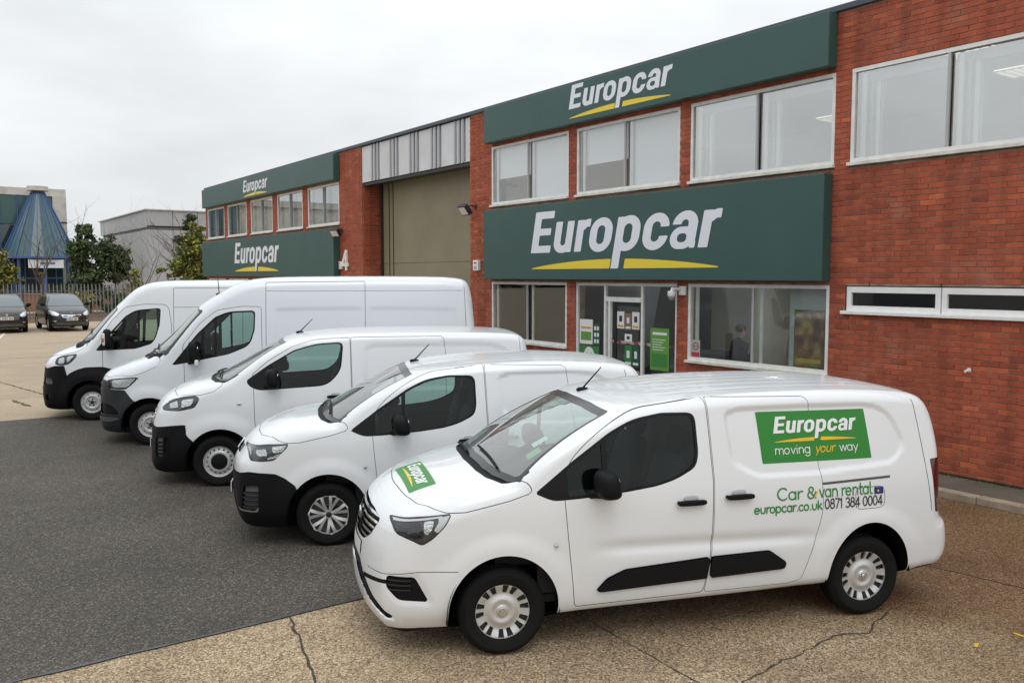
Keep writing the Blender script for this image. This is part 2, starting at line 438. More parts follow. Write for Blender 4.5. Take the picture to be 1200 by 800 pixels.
    def groove(s, view, poly, w=.007, box=((-9, 9), (0, 9), (-9, 9)), only=None, closed=True, name='gap'):
        P = np.asarray(poly)
        def f():
            c = s.coords(view)
            if closed: return np.abs(poly_sdf(P, *c)) - w / 2
            return line_dist(P, *c) - w / 2
        # refine near the line first so that the thin band is resolved
        if closed:
            s.cut(poly_sdf(P, *s.coords(view)), s.selmask(view, box, only))
        s.cut(f(), s.selmask(view, box, only))
        m = s.selmask(view, box, only); s.lab[m & (f()[s.T].mean(1) < 0)] = s.lid(name)

def line_dist(P, X, Z):
    d = np.full(X.shape, 1e9)
    for i in range(len(P) - 1):
        ax, az = P[i]; ex, ez = P[i + 1] - P[i]; L = ex * ex + ez * ez
        if L < 1e-14: continue
        t = np.clip(((X - ax) * ex + (Z - az) * ez) / L, 0, 1)
        d = np.minimum(d, (X - ax - ex * t) ** 2 + (Z - az - ez * t) ** 2)
    return np.sqrt(d)
# ---------------------------------------------------------------- the five vans: outlines in metres, x forward from the front axle, z up
def arch_poly(cx, rx, cz, rz, zb=.0, n=28):
    a = np.linspace(0, math.pi, n)
    return np.array([(cx + rx * math.cos(t), cz + rz * math.sin(t)) for t in a] + [(cx - rx, zb), (cx + rx, zb)])

def flare(X, Z, cx, cz, r0, r1, amp):
    r = np.sqrt((X - cx) ** 2 + (Z - cz) ** 2)
    return -amp * (1 - sstep(r0, r1, r)) * sstep(cz - .25, cz + .1, Z)

def k9_disp(X, A, Z, rec=None, rx=-3.01):
    d = .016 * (1 - sstep(-.045, .005, poly_sdf(_k9 if rec is None else rec, X, Z)))                               # sunk cargo panel
    d += flare(X, Z, 0, .345, .45, .60, .016) + flare(X, Z, rx, .345, .45, .60, .016)
    if rec is None: d += .014 * (1 - sstep(-.02, .05, poly_sdf(_fog, X, Z))) * sstep(.4, .5, X)
    line = .70 + .02 * (X + 1.6)                                                     # soft crease over the rubbing strip
    d += .017 * np.exp(-((Z - line - .035) / .05) ** 2) * sstep(-.55, -.95, X) * sstep(-2.7, -2.2, X)
    d += .012 * sstep(.42, .34, Z) * sstep(-.55, -.45, -np.abs(X + 1.5) + 1.0) * 0
    return d
K9_REC = [(-1.734, 1.70), (-1.85, 1.744), (-2.506, 1.746), (-3.074, 1.734), (-3.24, 1.65), (-3.375, 1.38), (-3.24, 1.235), (-2.463, 1.187), (-1.993, 1.195), (-1.78, 1.314)]
_k9 = rpoly(K9_REC, .09); _k9b = rpoly([(x + (.30 if x < -2.6 else 0), z) for x, z in K9_REC], .09)
_fog = rpoly([(.822, .626), (.636, .630), (.536, .442), (.75, .457), (.829, .539)], .025)
def k9b_disp(X, A, Z): return k9_disp(X, A, Z, _k9b, -2.785)
def K9_REC_SDF(X, Z): return poly_sdf(_k9, X, Z)
def k9_roof(X, A, Z):
    # pressed ribs along the roof
    w = sstep(1.76, 1.80, Z) * sstep(-3.45, -3.2, X) * sstep(-1.25, -1.5, X)
    zl = np.interp(A, [0, .233, .339, .512, .716, .9], [.62, .605, .518, .405, .322, .28])
    lip = -.022 * sstep(.015, .035, zl - Z) * sstep(.55, .7, X) * sstep(.80, .70, A)                # splitter under the bumper
    return .0035 * w * sum(np.exp(-((A - c) / .026) ** 2) for c in (.10, .30, .50)) + lip
K9 = dict(
    prof=[(.965, .36), (.985, .48), (.988, .62), (.975, .76), (.95, .86), (.905, .97), (.82, 1.06), (.68, 1.135), (.45, 1.205), (.18, 1.262), (.10, 1.283), (.03, 1.325),
          (-.20, 1.455), (-.50, 1.603), (-.80, 1.728), (-.93, 1.768), (-1.20, 1.808), (-1.70, 1.842), (-2.3, 1.855), (-2.9, 1.848), (-3.4, 1.815), (-3.60, 1.775),
          (-3.68, 1.70), (-3.74, 1.50), (-3.79, 1.10), (-3.81, .78), (-3.86, .72), (-3.88, .60), (-3.87, .45), (-3.80, .36), (-3.60, .33), (-2.0, .27), (-.2, .24), (.5, .20), (.80, .19), (.91, .24)],
    zw=[(.2, .80), (.30, .885), (.40, .905), (.60, .925), (.85, .928), (1.05, .92), (1.20, .90), (1.40, .868), (1.60, .832), (1.80, .79), (2.0, .75)],
    taper=[(-3.9, .045), (-3.2, .01), (-2.6, 0), (-.6, 0), (-.1, .005), (.3, .03), (.6, .075), (.9, .16)],
    rz=[(.2, .06), (.45, .10), (.8, .13), (1.05, .12), (1.3, .05), (1.6, .06), (1.75, .085), (1.9, .09)],
    bow=[(.2, .26), (.6, .30), (.9, .30), (1.1, .27), (1.25, .24), (1.5, .15), (1.75, .10), (1.9, .08)],
    xmid=(-2.4, -1.6), rearbow=.10, crown=.035, disp=k9_disp, pdisp=k9_roof)

# medium van with black bumper (fourth-widest in the row)
M_REC = [(-1.86, 1.78), (-1.95, 1.845), (-2.93, 1.85), (-3.55, 1.845), (-3.80, 1.78), (-3.95, 1.60), (-3.95, 1.30), (-3.7, 1.20), (-2.0, 1.20), (-1.86, 1.30)]
_mrec = rpoly(M_REC, .10)
def m_disp(X, A, Z):
    d = .013 * (1 - sstep(-.075, .015, poly_sdf(_mrec, X, Z)))
    r = np.sqrt(X ** 2 + (Z - .36) ** 2)
    d += flare(X, Z, 0, .36, .44, .66, .022) + flare(X, Z, -3.30, .36, .44, .66, .022)
    return d
MID = dict(
    prof=[(.955, .30), (.955, .42), (.95, .66), (.942, .76), (.918, .88), (.865, 1.03), (.755, 1.155), (.58, 1.255), (.39, 1.325), (.20, 1.37), (.13, 1.39), (.05, 1.42), (-.24, 1.575), (-.50, 1.73),
          (-.76, 1.865), (-.92, 1.918), (-1.2, 1.955), (-1.7, 1.985), (-2.4, 1.992), (-3.2, 1.988), (-3.8, 1.965), (-4.02, 1.94), (-4.12, 1.87), (-4.18, 1.55), (-4.22, 1.1), (-4.24, .80), (-4.28, .74), (-4.29, .5), (-4.2, .36),
          (-3.9, .33), (-2, .28), (-.2, .27), (.4, .21), (.80, .18), (.92, .22)],
    zw=[(.2, .82), (.32, .90), (.5, .94), (.8, .955), (1.05, .95), (1.25, .93), (1.5, .895), (1.75, .86), (1.95, .825), (2.1, .80)],
    taper=[(-4.2, .03), (-3.6, .005), (-3, 0), (-.6, 0), (-.1, .01), (.3, .04), (.6, .09), (.9, .17)],
    rz=[(.2, .06), (.45, .10), (.8, .14), (1.1, .14), (1.35, .06), (1.6, .06), (1.85, .09), (2, .09)],
    bow=[(.2, .26), (.6, .32), (.9, .32), (1.1, .30), (1.3, .26), (1.6, .15), (1.9, .09)],
    xmid=(-2.6, -1.8), rearbow=.07, crown=.035, disp=m_disp)

# tall van with grey bumper
def s_disp(X, A, Z):
    d = .011 * (1 - sstep(-.08, .01, poly_sdf(_srec, X, Z)))
    d += .010 * (1 - sstep(-.08, .01, poly_sdf(_srec2, X, Z)))
    d += flare(X, Z, 0, .36, .46, .66, .022) + flare(X, Z, -3.67, .36, .46, .66, .022)
    return d
_srec = rpoly([(-1.95, 2.22), (-3.40, 2.235), (-3.40, 1.35), (-1.95, 1.35)], .10)
_srec2 = rpoly([(-3.48, 2.235), (-5.00, 2.21), (-5.05, 1.35), (-3.48, 1.35)], .10)
SPR = dict(
    prof=[(.925, .36), (.935, .50), (.93, .70), (.915, .92), (.895, 1.03), (.85, 1.12), (.68, 1.235), (.47, 1.325), (.25, 1.405), (.18, 1.435), (.12, 1.475), (-.22, 1.775), (-.52, 2.085), (-.66, 2.22), (-.78, 2.31), (-.97, 2.425),
          (-1.20, 2.555), (-1.43, 2.65), (-1.68, 2.70), (-2.1, 2.725), (-3, 2.735), (-4.2, 2.735), (-5.0, 2.71), (-5.18, 2.66), (-5.26, 2.50), (-5.32, 2.0), (-5.38, 1.3), (-5.40, .75), (-5.46, .68), (-5.47, .5), (-5.40, .36),
          (-5, .34), (-3, .32), (-.3, .30), (.3, .22), (.75, .20), (.90, .25)],
    zw=[(.2, .86), (.32, .94), (.5, .985), (.9, 1.0), (1.2, .985), (1.5, .955), (2.0, .905), (2.4, .86), (2.7, .81), (2.9, .78)],
    taper=[(-5.4, .05), (-4.6, .01), (-3, 0), (-.6, 0), (-.1, .01), (.3, .05), (.6, .12), (.8, .2)],
    rz=[(.2, .07), (.45, .12), (.8, .16), (1.1, .15), (1.45, .07), (1.9, .07), (2.3, .12), (2.6, .16), (2.8, .16)],
    bow=[(.2, .32), (.6, .36), (1.1, .36), (1.4, .34), (1.8, .28), (2.2, .24), (2.5, .12), (2.7, .06)],
    xmid=(-3.2, -2.3), rearbow=.06, crown=.03, disp=s_disp)

# tall van at the end of the row
def r_disp(X, A, Z):
    d = flare(X, Z, 0, .38, .46, .66, .03) + flare(X, Z, -4.03, .38, .46, .66, .02)
    return d
REL = dict(
    prof=[(1.03, .36), (1.045, .48), (1.035, .66), (1.02, .80), (1.0, .93), (.98, 1.08), (.855, 1.218), (.665, 1.32), (.45, 1.40), (.36, 1.44), (.30, 1.50), (0, 1.82), (-.32, 2.14), (-.45, 2.255), (-.60, 2.39), (-.77, 2.51),
          (-1.0, 2.605), (-1.35, 2.645), (-1.8, 2.655), (-3, 2.66), (-4.4, 2.655), (-4.75, 2.63), (-4.85, 2.55), (-4.92, 2.0), (-4.97, 1.0), (-4.98, .7), (-5.02, .62), (-5.02, .45), (-4.95, .36),
          (-4.6, .33), (-2, .32), (-.3, .30), (.3, .24), (.80, .20), (1.0, .25)],
    zw=[(.2, .88), (.32, .96), (.5, 1.0), (.9, 1.025), (1.2, 1.02), (1.5, .995), (2.0, .95), (2.4, .915), (2.65, .875), (2.8, .85)],
    taper=[(-5, .03), (-4.4, .01), (-3, 0), (-.5, 0), (0, .02), (.3, .06), (.6, .13), (.85, .22)],
    rz=[(.2, .07), (.45, .12), (.8, .16), (1.1, .15), (1.45, .07), (1.9, .07), (2.3, .10), (2.6, .12), (2.8, .12)],
    bow=[(.2, .36), (.6, .42), (1.1, .40), (1.4, .36), (1.8, .30), (2.2, .24), (2.5, .12), (2.7, .06)],
    xmid=(-2.6, -1.8), rearbow=.05, crown=.025, disp=r_disp)

K9B = dict(K9)
K9B['prof'] = [(.985, .32), (1.01, .45), (1.015, .62), (1.01, .76), (.99, .85), (.94, .93), (.88, 1.01), (.80, 1.09), (.65, 1.175), (.47, 1.232), (.20, 1.268), (.10, 1.285)] + K9['prof'][K9['prof'].index((.03, 1.325)):-2] + [(.82, .19), (.94, .23)]
K9B['prof'] = [(x + (.32 if x < -2.5 and z > .34 else 0), z) for x, z in K9B['prof']]
K9B['prof'] = [(x if not (x < -3.5 and z <= .34) else x + .32, z) for x, z in K9B['prof']]
K9B['disp'] = k9b_disp; K9B['taper'] = [(-3.6, .045), (-2.95, .01), (-2.4, 0)] + K9['taper'][3:]
def _roof_only(X, A, Z): return .0035 * sstep(1.76, 1.80, Z) * sstep(-3.2, -2.95, X) * sstep(-1.25, -1.5, X) * sum(np.exp(-((A - c) / .026) ** 2) for c in (.10, .30, .50))
K9B['pdisp'] = _roof_only
# ---------------------------------------------------------------- lettering: flat shapes cut from a grid along stroke outlines
def sd_box(X, Y, cx, cy, w, h):
    dx = np.abs(X - cx) - w / 2; dy = np.abs(Y - cy) - h / 2
    return np.minimum(np.maximum(dx, dy), 0) + np.hypot(np.maximum(dx, 0), np.maximum(dy, 0))
def sd_rbox(X, Y, cx, cy, w, h, r): return sd_box(X, Y, cx, cy, w - 2 * r, h - 2 * r) - r
def sd_ring(X, Y, cx, cy, w, h, t):
    r = min(w, h) / 2 * .98
    return np.maximum(sd_rbox(X, Y, cx, cy, w, h, r), -sd_rbox(X, Y, cx, cy, w - 2 * t, h - 1.7 * t, max(min(w - 2 * t, h - 1.7 * t) / 2 * .98, .01)))

def logo_word(X, Y):
    """bold sloping capital-E word in the fascia's lettering; x-height 1"""
    sl = math.tan(R(10.5)); X = X - Y * sl
    t = .285; D_ = []
    x = 0.0
    D_.append(np.minimum.reduce([sd_box(X, Y, x + .155, .69, .31, 1.38), sd_box(X, Y, x + .43, 1.26, .86, .24), sd_box(X, Y, x + .40, .70, .80, .23), sd_box(X, Y, x + .44, .12, .88, .24)]))
    x = 1.00                                                          # u
    D_.append(np.minimum.reduce([np.maximum(sd_ring(X, Y, x + .39, .34, .78, .72, t), Y - .42), sd_box(X, Y, x + .1425, .68, t, .64), sd_box(X, Y, x + .6375, .5, t, 1.0)]))
    x = 1.92                                                          # r
    def rr(x): return np.minimum(sd_box(X, Y, x + .1425, .5, t, 1.0), np.maximum.reduce([sd_ring(X, Y, x + .46, .60, .82, .84, t), .70 - Y, X - (x + .53), x + .1 - X]))
    D_.append(rr(x))
    x = 2.48; D_.append(sd_ring(X, Y, x + .43, .5, .86, 1.06, t))     # o
    x = 3.48                                                          # p with its long stem
    D_.append(np.minimum(sd_ring(X, Y, x + .43, .5, .86, 1.06, t), sd_box(X, Y, x + .1425, .225, t, 1.55)))
    x = 4.46; D_.append(np.maximum(sd_ring(X, Y, x + .42, .5, .84, 1.06, t), -sd_box(X, Y, x + .75, .5, .5, .26)))   # c
    x = 5.38                                                          # a
    up = np.maximum(sd_ring(X, Y, x + .41, .60, .78, .86, t), np.minimum(.66 - Y, 9 + 0 * Y))
    D_.append(np.minimum.reduce([up, sd_box(X, Y, x + .66, .40, t, .66), sd_box(X, Y, x + .735, .09, .17, .18), sd_ring(X, Y, x + .38, .285, .74, .62, .22)]))
    x = 6.30; D_.append(rr(x))
    return np.minimum.reduce(D_)
LOGO_W = 6.83 + 1.0 * math.tan(R(10.5))

def swoosh(X, Y):
    """shallow arc under the word, cut where the long stem passes"""
    L = 6.97; u = np.clip(X / L, 0, 1)
    top = -.55 + .28 * np.sin(np.pi * u) ** .8 + .015
    d = np.maximum.reduce([Y - top, -.55 - Y, -X, X - L])
    Xs = X - Y * math.tan(R(10.5))
    return np.maximum(d, -(np.abs(Xs - 3.70) - .26))

def flat_shape(fn, x0, x1, y0, y1, h):
    nx = int((x1 - x0) / h) + 2; ny = int((y1 - y0) / h) + 2
    xs = x0 + h * np.arange(nx); ys = y0 + h * np.arange(ny)
    X, Y = np.meshgrid(xs, ys, indexing='ij'); V = np.stack([X.ravel(), Y.ravel(), 0 * X.ravel()], -1)
    i, j = np.meshgrid(np.arange(nx - 1), np.arange(ny - 1), indexing='ij'); a = (i * ny + j).ravel(); b = a + ny
    T = np.concatenate([np.stack([a, b, b + 1], -1), np.stack([a, b + 1, a + 1], -1)])
    sc = fn(V[:, 0], V[:, 1])
    keep = (sc[T] < 0).any(1); sk = Skin(V, np.tile([0, 0, 1.0], (len(V), 1)), T[keep])
    sk.cut(sc, np.ones(len(sk.T), bool))
    T = sk.T; sc2 = np.concatenate([sc, np.zeros(len(sk.V) - len(sc))])
    ins = sc2[T].min(1) < 0
    T = T[ins]; used = np.unique(T); rm = -np.ones(len(sk.V), int); rm[used] = np.arange(len(used))
    return sk.V[used][:, :2], rm[T]

def arcp(cx, cy, rx, ry, a0, a1, n=12):
    return [(cx + rx * math.cos(R(a)), cy + ry * math.sin(R(a))) for a in np.linspace(a0, a1, n)]
_o = arcp(.3, .3, .3, .3, 0, 360, 18)
GLY = {   # thin round stroke letters: (advance, strokes); x-height .6, cap .95
 'a': (.78, [_o, [(.6, .6), (.6, 0)]]), 'r': (.50, [[(.06, .6), (.06, 0)], arcp(.36, .30, .30, .30, 175, 75, 7)]), 'n': (.76, [[(.06, .6), (.06, 0)], arcp(.33, .33, .27, .27, 180, 0, 9) + [(.6, 0)]]),
 'C': (.98, [arcp(.46, .46, .46, .46, 48, 312, 18)]), 'v': (.68, [[(.02, .6), (.29, 0), (.56, .6)]]), 'e': (.78, [[(.02, .31), (.6, .31)] + arcp(.3, .3, .3, .3, 5, 315, 16)]),
 't': (.50, [[(.18, .9), (.18, .12), (.24, .02), (.38, .0)], [(.0, .6), (.4, .6)]]), 'l': (.38, [[(.08, .95), (.08, .12), (.16, .0), (.3, .0)]]), 'u': (.76, [[(.04, .6)] + arcp(.31, .27, .27, .27, 180, 360, 9) + [(.58, .6)]]),
 'o': (.78, [_o]), 'p': (.78, [_o, [(.0, .6), (.0, -.3)]]), 'c': (.68, [arcp(.3, .3, .3, .3, 48, 312, 14)]), 'k': (.66, [[(.06, .95), (.06, 0)], [(.5, .6), (.08, .26)], [(.2, .36), (.54, 0)]]), '.': (.30, [[(.08, .02), (.09, .03)]]),
 'm': (1.12, [[(.06, .6), (.06, 0)], arcp(.29, .36, .23, .24, 180, 0, 9) + [(.52, 0)], arcp(.75, .36, .23, .24, 180, 0, 9) + [(.98, 0)]]), 'i': (.26, [[(.08, .6), (.08, 0)], [(.08, .82), (.08, .84)]]),
 'g': (.78, [_o, [(.6, .6), (.6, -.08)] + arcp(.32, -.08, .28, .24, 0, -150, 8)]), 'y': (.66, [[(.0, .6), (.28, .02)], [(.56, .6), (.16, -.28)]]), 'w': (.96, [[(.0, .6), (.22, 0), (.44, .6), (.66, 0), (.88, .6)]]),
 '&': (.92, [arcp(.34, .72, .21, .21, -60, 240, 12) + [(.78, .0)], [(.24, .53)] + arcp(.32, .26, .30, .28, 120, 330, 12) + [(.78, .5)]]), ' ': (.36, []),
 '0': (.70, [arcp(.28, .46, .27, .46, 0, 360, 20)]), '8': (.68, [arcp(.28, .70, .22, .22, 0, 360, 14), arcp(.28, .25, .27, .25, 0, 360, 14)]), '7': (.62, [[(.0, .92), (.52, .92), (.18, 0)]]), '1': (.46, [[(.02, .76), (.22, .92), (.22, 0)]]),
 '3': (.64, [arcp(.24, .70, .24, .22, 150, -90, 12) + arcp(.24, .24, .28, .25, 90, -150, 12)]), '4': (.70, [[(.42, 0), (.42, .92), (.0, .24), (.58, .24)]]),
 'U': (.8, [[(.05, .92)] + arcp(.33, .28, .28, .28, 180, 360, 9) + [(.61, .92)]]), 'N': (.8, [[(.05, 0), (.05, .92), (.62, 0), (.62, .92)]]), 'I': (.3, [[(.1, 0), (.1, .92)]]), 'T': (.7, [[(.32, 0), (.32, .92)], [(0, .92), (.64, .92)]])}
def word(text, t=.085, slant=0.0):
    """returns (sdf function, width) for a word in thin round strokes"""
    segs = []; x = 0.0
    for ch in text:
        adv, st = GLY[ch]
        for poly in st: segs.append(np.array([(x + a, b) for a, b in poly]))
        x += adv
    def fn(X, Y):
        X = X - slant * Y; d = np.full(X.shape, 9.0)
        for P in segs:
            m = (X > P[:, 0].min() - .3) & (X < P[:, 0].max() + .3)
            if m.any(): d[m] = np.minimum(d[m], line_dist(P, X[m], Y[m]))
        return d - t / 2
    return fn, x

_SH = {}
def shape(key, fn, *a):
    if key not in _SH: _SH[key] = flat_shape(fn, *a)
    return _SH[key]
def word_shape(text, t=.085, slant=0.0, h=.035):
    fn, w = word(text, t, slant); V, T = shape((text, t, slant), fn, -.35, w + .4, -.5, 1.15, h)
    return V, T, w
def logo_shape(): return shape('logo', logo_word, -.2, 7.2, -.8, 1.55, .035)
def swoosh_shape(): return shape('swoosh', swoosh, -.4, 7.1, -.85, -.2, .03)
# ---------------------------------------------------------------- ground
FX = 11.25                                     # plane of the brick front
def ground_mats():
    m, N, L, b = nt_new('concrete_exposed')
    t = N.new('ShaderNodeNewGeometry')
    def noise(sc, det=4, rough=.55):
        n = N.new('ShaderNodeTexNoise'); n.inputs['Scale'].default_value = sc; n.inputs['Detail'].default_value = det; n.inputs['Roughness'].default_value = rough
        L.new(t.outputs['Position'], n.inputs['Vector']); return n.outputs['Fac']
    def ramp(f, pts):
        r = N.new('ShaderNodeValToRGB'); r.color_ramp.elements.remove(r.color_ramp.elements[1])
        for i, (p, c) in enumerate(pts):
            e = r.color_ramp.elements[0] if i == 0 else r.color_ramp.elements.new(p); e.position = p; e.color = (*c, 1)
        L.new(f, r.inputs[0]); return r.outputs[0]
    def mix(a, c, f, mode='MIX'):
        x = N.new('ShaderNodeMix'); x.data_type = 'RGBA'; x.blend_type = mode
        if isinstance(f, float): x.inputs['Factor'].default_value = f
        else: L.new(f, x.inputs['Factor'])
        for sock, val in ((6, a), (7, c)):
            if isinstance(val, tuple): x.inputs[sock].default_value = (*val, 1)
            else: L.new(val, x.inputs[sock])
        return x.outputs[2]
    vo = N.new('ShaderNodeTexVoronoi'); vo.inputs['Scale'].default_value = 88; L.new(t.outputs['Position'], vo.inputs['Vector'])
    sepc = N.new('ShaderNodeSeparateColor'); L.new(vo.outputs['Color'], sepc.inputs[0])
    stones = ramp(sepc.outputs[0], [(0, (.035, .022, .013)), (.22, (.17, .115, .065)), (.55, (.40, .295, .175)), (.85, (.58, .46, .30)), (1, (.80, .70, .54))])
    fine = ramp(noise(30, 6, .75), [(.34, (.12, .088, .056)), (.5, (.33, .25, .165)), (.68, (.50, .41, .30))])
    base = mix(stones, fine, .30)
    wear = ramp(noise(.55, 6, .6), [(.30, (.50, .45, .40)), (.5, (.88, .85, .80)), (.62, (1.0, .98, .94)), (.8, (1.15, 1.12, 1.06))])
    base = mix(base, wear, .85, 'MULTIPLY')
    # rain-wet brown area towards the brick front and out to the right
    sp = N.new('ShaderNodeSeparateXYZ'); L.new(t.outputs['Position'], sp.inputs[0])
    def mathn(op, a, c):
        x = N.new('ShaderNodeMath'); x.operation = op
        for i, v in enumerate((a, c)):
            if isinstance(v, (int, float)): x.inputs[i].default_value = v
            else: L.new(v, x.inputs[i])
        return x.outputs[0]
    wet = mathn('ADD', mathn('MULTIPLY', sp.outputs['X'], .30), mathn('MULTIPLY', noise(.7, 5), 1.7))
    mrg = N.new('ShaderNodeMapRange'); mrg.inputs['From Min'].default_value = 2.25; mrg.inputs['From Max'].default_value = 3.0; L.new(wet, mrg.inputs['Value'])
    ylim = N.new('ShaderNodeMapRange'); ylim.inputs['From Min'].default_value = 19; ylim.inputs['From Max'].default_value = 16; L.new(sp.outputs['Y'], ylim.inputs['Value'])
    wetf = mathn('MULTIPLY', mrg.outputs[0], ylim.outputs[0])
    far = N.new('ShaderNodeMapRange'); far.inputs['From Min'].default_value = 9; far.inputs['From Max'].default_value = 20; L.new(sp.outputs['Y'], far.inputs['Value'])
    base = mix(base, (.44, .36, .26), mathn('MULTIPLY', far.outputs[0], .55))
    wetc = mix(base, (.42, .30, .19), 1.0, 'MULTIPLY')
    base = mix(base, wetc, mathn('MULTIPLY', wetf, .82))
    L.new(base, b.inputs['Base Color'])
    rg = N.new('ShaderNodeMapRange'); rg.inputs['To Min'].default_value = .85; rg.inputs['To Max'].default_value = .52; L.new(wetf, rg.inputs['Value']); L.new(rg.outputs[0], b.inputs['Roughness'])
    bp = N.new('ShaderNodeBump'); bp.inputs['Strength'].default_value = .6; bp.inputs['Distance'].default_value = .006; L.new(vo.outputs['Distance'], bp.inputs['Height']); L.new(bp.outputs[0], b.inputs['Normal'])

    m, N, L, b = nt_new('asphalt')
    t = N.new('ShaderNodeNewGeometry')
    def noise(sc, det=4, rough=.55):
        n = N.new('ShaderNodeTexNoise'); n.inputs['Scale'].default_value = sc; n.inputs['Detail'].default_value = det; n.inputs['Roughness'].default_value = rough
        L.new(t.outputs['Position'], n.inputs['Vector']); return n.outputs['Fac']
    def ramp(f, pts):
        r = N.new('ShaderNodeValToRGB'); r.color_ramp.elements.remove(r.color_ramp.elements[1])
        for i, (p, c) in enumerate(pts):
            e = r.color_ramp.elements[0] if i == 0 else r.color_ramp.elements.new(p); e.position = p; e.color = (*c, 1)
        L.new(f, r.inputs[0]); return r.outputs[0]
    def mix(a, c, f, mode='MIX'):
        x = N.new('ShaderNodeMix'); x.data_type = 'RGBA'; x.blend_type = mode; x.inputs['Factor'].default_value = f
        L.new(a, x.inputs[6]); L.new(c, x.inputs[7]); return x.outputs[2]
    vo = N.new('ShaderNodeTexVoronoi'); vo.inputs['Scale'].default_value = 95; L.new(t.outputs['Position'], vo.inputs['Vector'])
    sepc = N.new('ShaderNodeSeparateColor'); L.new(vo.outputs['Color'], sepc.inputs[0])
    st = ramp(sepc.outputs[0], [(0, (.016, .015, .013)), (.45, (.060, .055, .048)), (.85, (.118, .108, .094)), (1, (.34, .30, .24))])
    fi = ramp(noise(60, 5, .7), [(.35, (.034, .031, .027)), (.65, (.128, .117, .102))])
    ba = mix(st, fi, .4)
    ba = mix(ba, ramp(noise(.45, 6, .6), [(.3, (.68, .68, .69)), (.7, (1.18, 1.15, 1.11))]), .9, 'MULTIPLY')
    L.new(ba, b.inputs['Base Color']); b.inputs['Roughness'].default_value = .75; b.inputs['Specular IOR Level'].default_value = .2
    bp = N.new('ShaderNodeBump'); bp.inputs['Strength'].default_value = .5; bp.inputs['Distance'].default_value = .004; L.new(vo.outputs['Distance'], bp.inputs['Height']); L.new(bp.outputs[0], b.inputs['Normal'])
ground_mats()
m_conc, m_asph = MATS['concrete_exposed'], MATS['asphalt']

g = MB(); n = 24
xs = [-900, -300, -100, -30, -10, 0, 5, 10, 15, 30, 100, 300, 900]; ys = [-900, -300, -60, -15, 0, 8, 16, 24, 34, 44, 60, 100, 300, 900, 1500]
V = [(x, y, 0) for x in xs for y in ys]; k = len(ys)
g.add(V, [(i * k + j, (i + 1) * k + j, (i + 1) * k + j + 1, i * k + j + 1) for i in range(len(xs) - 1) for j in range(len(ys) - 1)])
ground = tag(g.build('ground', m_conc), kind='structure')

rng = random.Random(4)
# tarmac lane across the yard with a slightly ragged edge and a tar seam along it
def ragged(y, x0, x1, amp, seed):
    r_ = random.Random(seed); out = []; x = x0; off = 0
    while x < x1:
        off = off * .8 + r_.uniform(-amp, amp) * .5; out.append((x, y + off)); x += r_.uniform(.12, .3)
    out.append((x1, y)); return out
near_e = ragged(6.53, -14, 10.25, .02, 1); far_e = ragged(18.6, -14, 10.25, .02, 2)
a = MB(); mid = 12.5
Vn = [(x, y, .006) for x, y in near_e]; Vf = [(x, y, .006) for x, y in far_e]
a.add([(-14, mid, .006), (10.25, mid, .006)] + Vn, [(0,) + tuple(range(2, 2 + len(Vn))) + (1,)])
a.add([(-14, mid, .006), (10.25, mid, .006)] + Vf, [(1,) + tuple(range(1 + len(Vf), 1, -1)) + (0,)])
road = tag(a.build('asphalt_lane', m_asph), kind='structure')
m_tar = mat('tar_seam', (.05, .054, .062), .45, noise=(9, .35))
s_ = MB(); r_ = random.Random(9)
top = []; bot = []
for x, y in near_e:
    w = r_.uniform(.006, .028); top.append((x, y + w, .0105)); bot.append((x, y - w * .7, .0105))
nn = len(top)
s_.add(top + bot, [(i, nn + i, nn + i + 1, i + 1) for i in range(nn - 1)])
tag(s_.build('tar_seam', m_tar), kind='structure')

# cracks and joints in the concrete, filled with dark dirt
m_crack = mat('crack_dirt', (.05, .042, .03), .9, noise=(30, .5))
m_moss = mat('moss', (.075, .10, .03), .95, noise=(40, .5))
def crack(name, pts, w, jit, seed, z=.004, m=m_crack):
    r_ = random.Random(seed); P = []
    for (x0, y0), (x1, y1) in zip(pts[:-1], pts[1:]):
        d = math.hypot(x1 - x0, y1 - y0); k_ = max(2, int(d / .07))
        for i in range(k_): t = i / k_; P.append((x0 + (x1 - x0) * t + r_.uniform(-jit, jit), y0 + (y1 - y0) * t + r_.uniform(-jit, jit)))
    P.append(pts[-1]); A = []; B = []
    for i, (x, y) in enumerate(P):
        x2, y2 = P[min(i + 1, len(P) - 1)]; x1, y1 = P[max(i - 1, 0)]; l = math.hypot(x2 - x1, y2 - y1) or 1; nx, ny = -(y2 - y1) / l, (x2 - x1) / l
        ww = w * r_.uniform(.3, 1.1); A.append((x + nx * ww, y + ny * ww, z)); B.append((x - nx * ww, y - ny * ww, z))
    q = MB(); k_ = len(P); q.add(A + B, [(i, k_ + i, k_ + i + 1, i + 1) for i in range(k_ - 1)])
    return tag(q.build(name, m), kind='structure')
crack('slab_joint', [(2.43, 6.50), (2.30, 5.96), (2.15, 5.3), (2.0, 4.4), (1.9, 3.2)], .012, .016, 3)
crack('slab_joint', [(4.40, 5.6), (4.34, 5.04), (4.27, 3.96), (4.30, 3.2), (4.30, 1.5)], .007, .006, 4)
crack('crack', [(4.35, 3.55), (4.52, 3.64), (4.88, 3.69), (5.3, 3.70), (5.69, 3.72), (5.95, 3.62), (6.2, 3.7), (6.45, 3.75)], .009, .02, 5)
crack('slab_joint', [(2.6, 21.9), (1.6, 27.2), (.9, 31.5), (.2, 36)], .03, .02, 6)
crack('slab_joint', [(-9, 22.2), (2.6, 21.9), (9.5, 21.7)], .012, .015, 7)
crack('slab_joint', [(2.9, 18.65), (2.66, 20.2), (2.6, 21.9)], .02, .02, 8)
crack('slab_joint', [(7.5, 6.3), (7.9, 3.6), (8.2, 1)], .008, .01, 10)
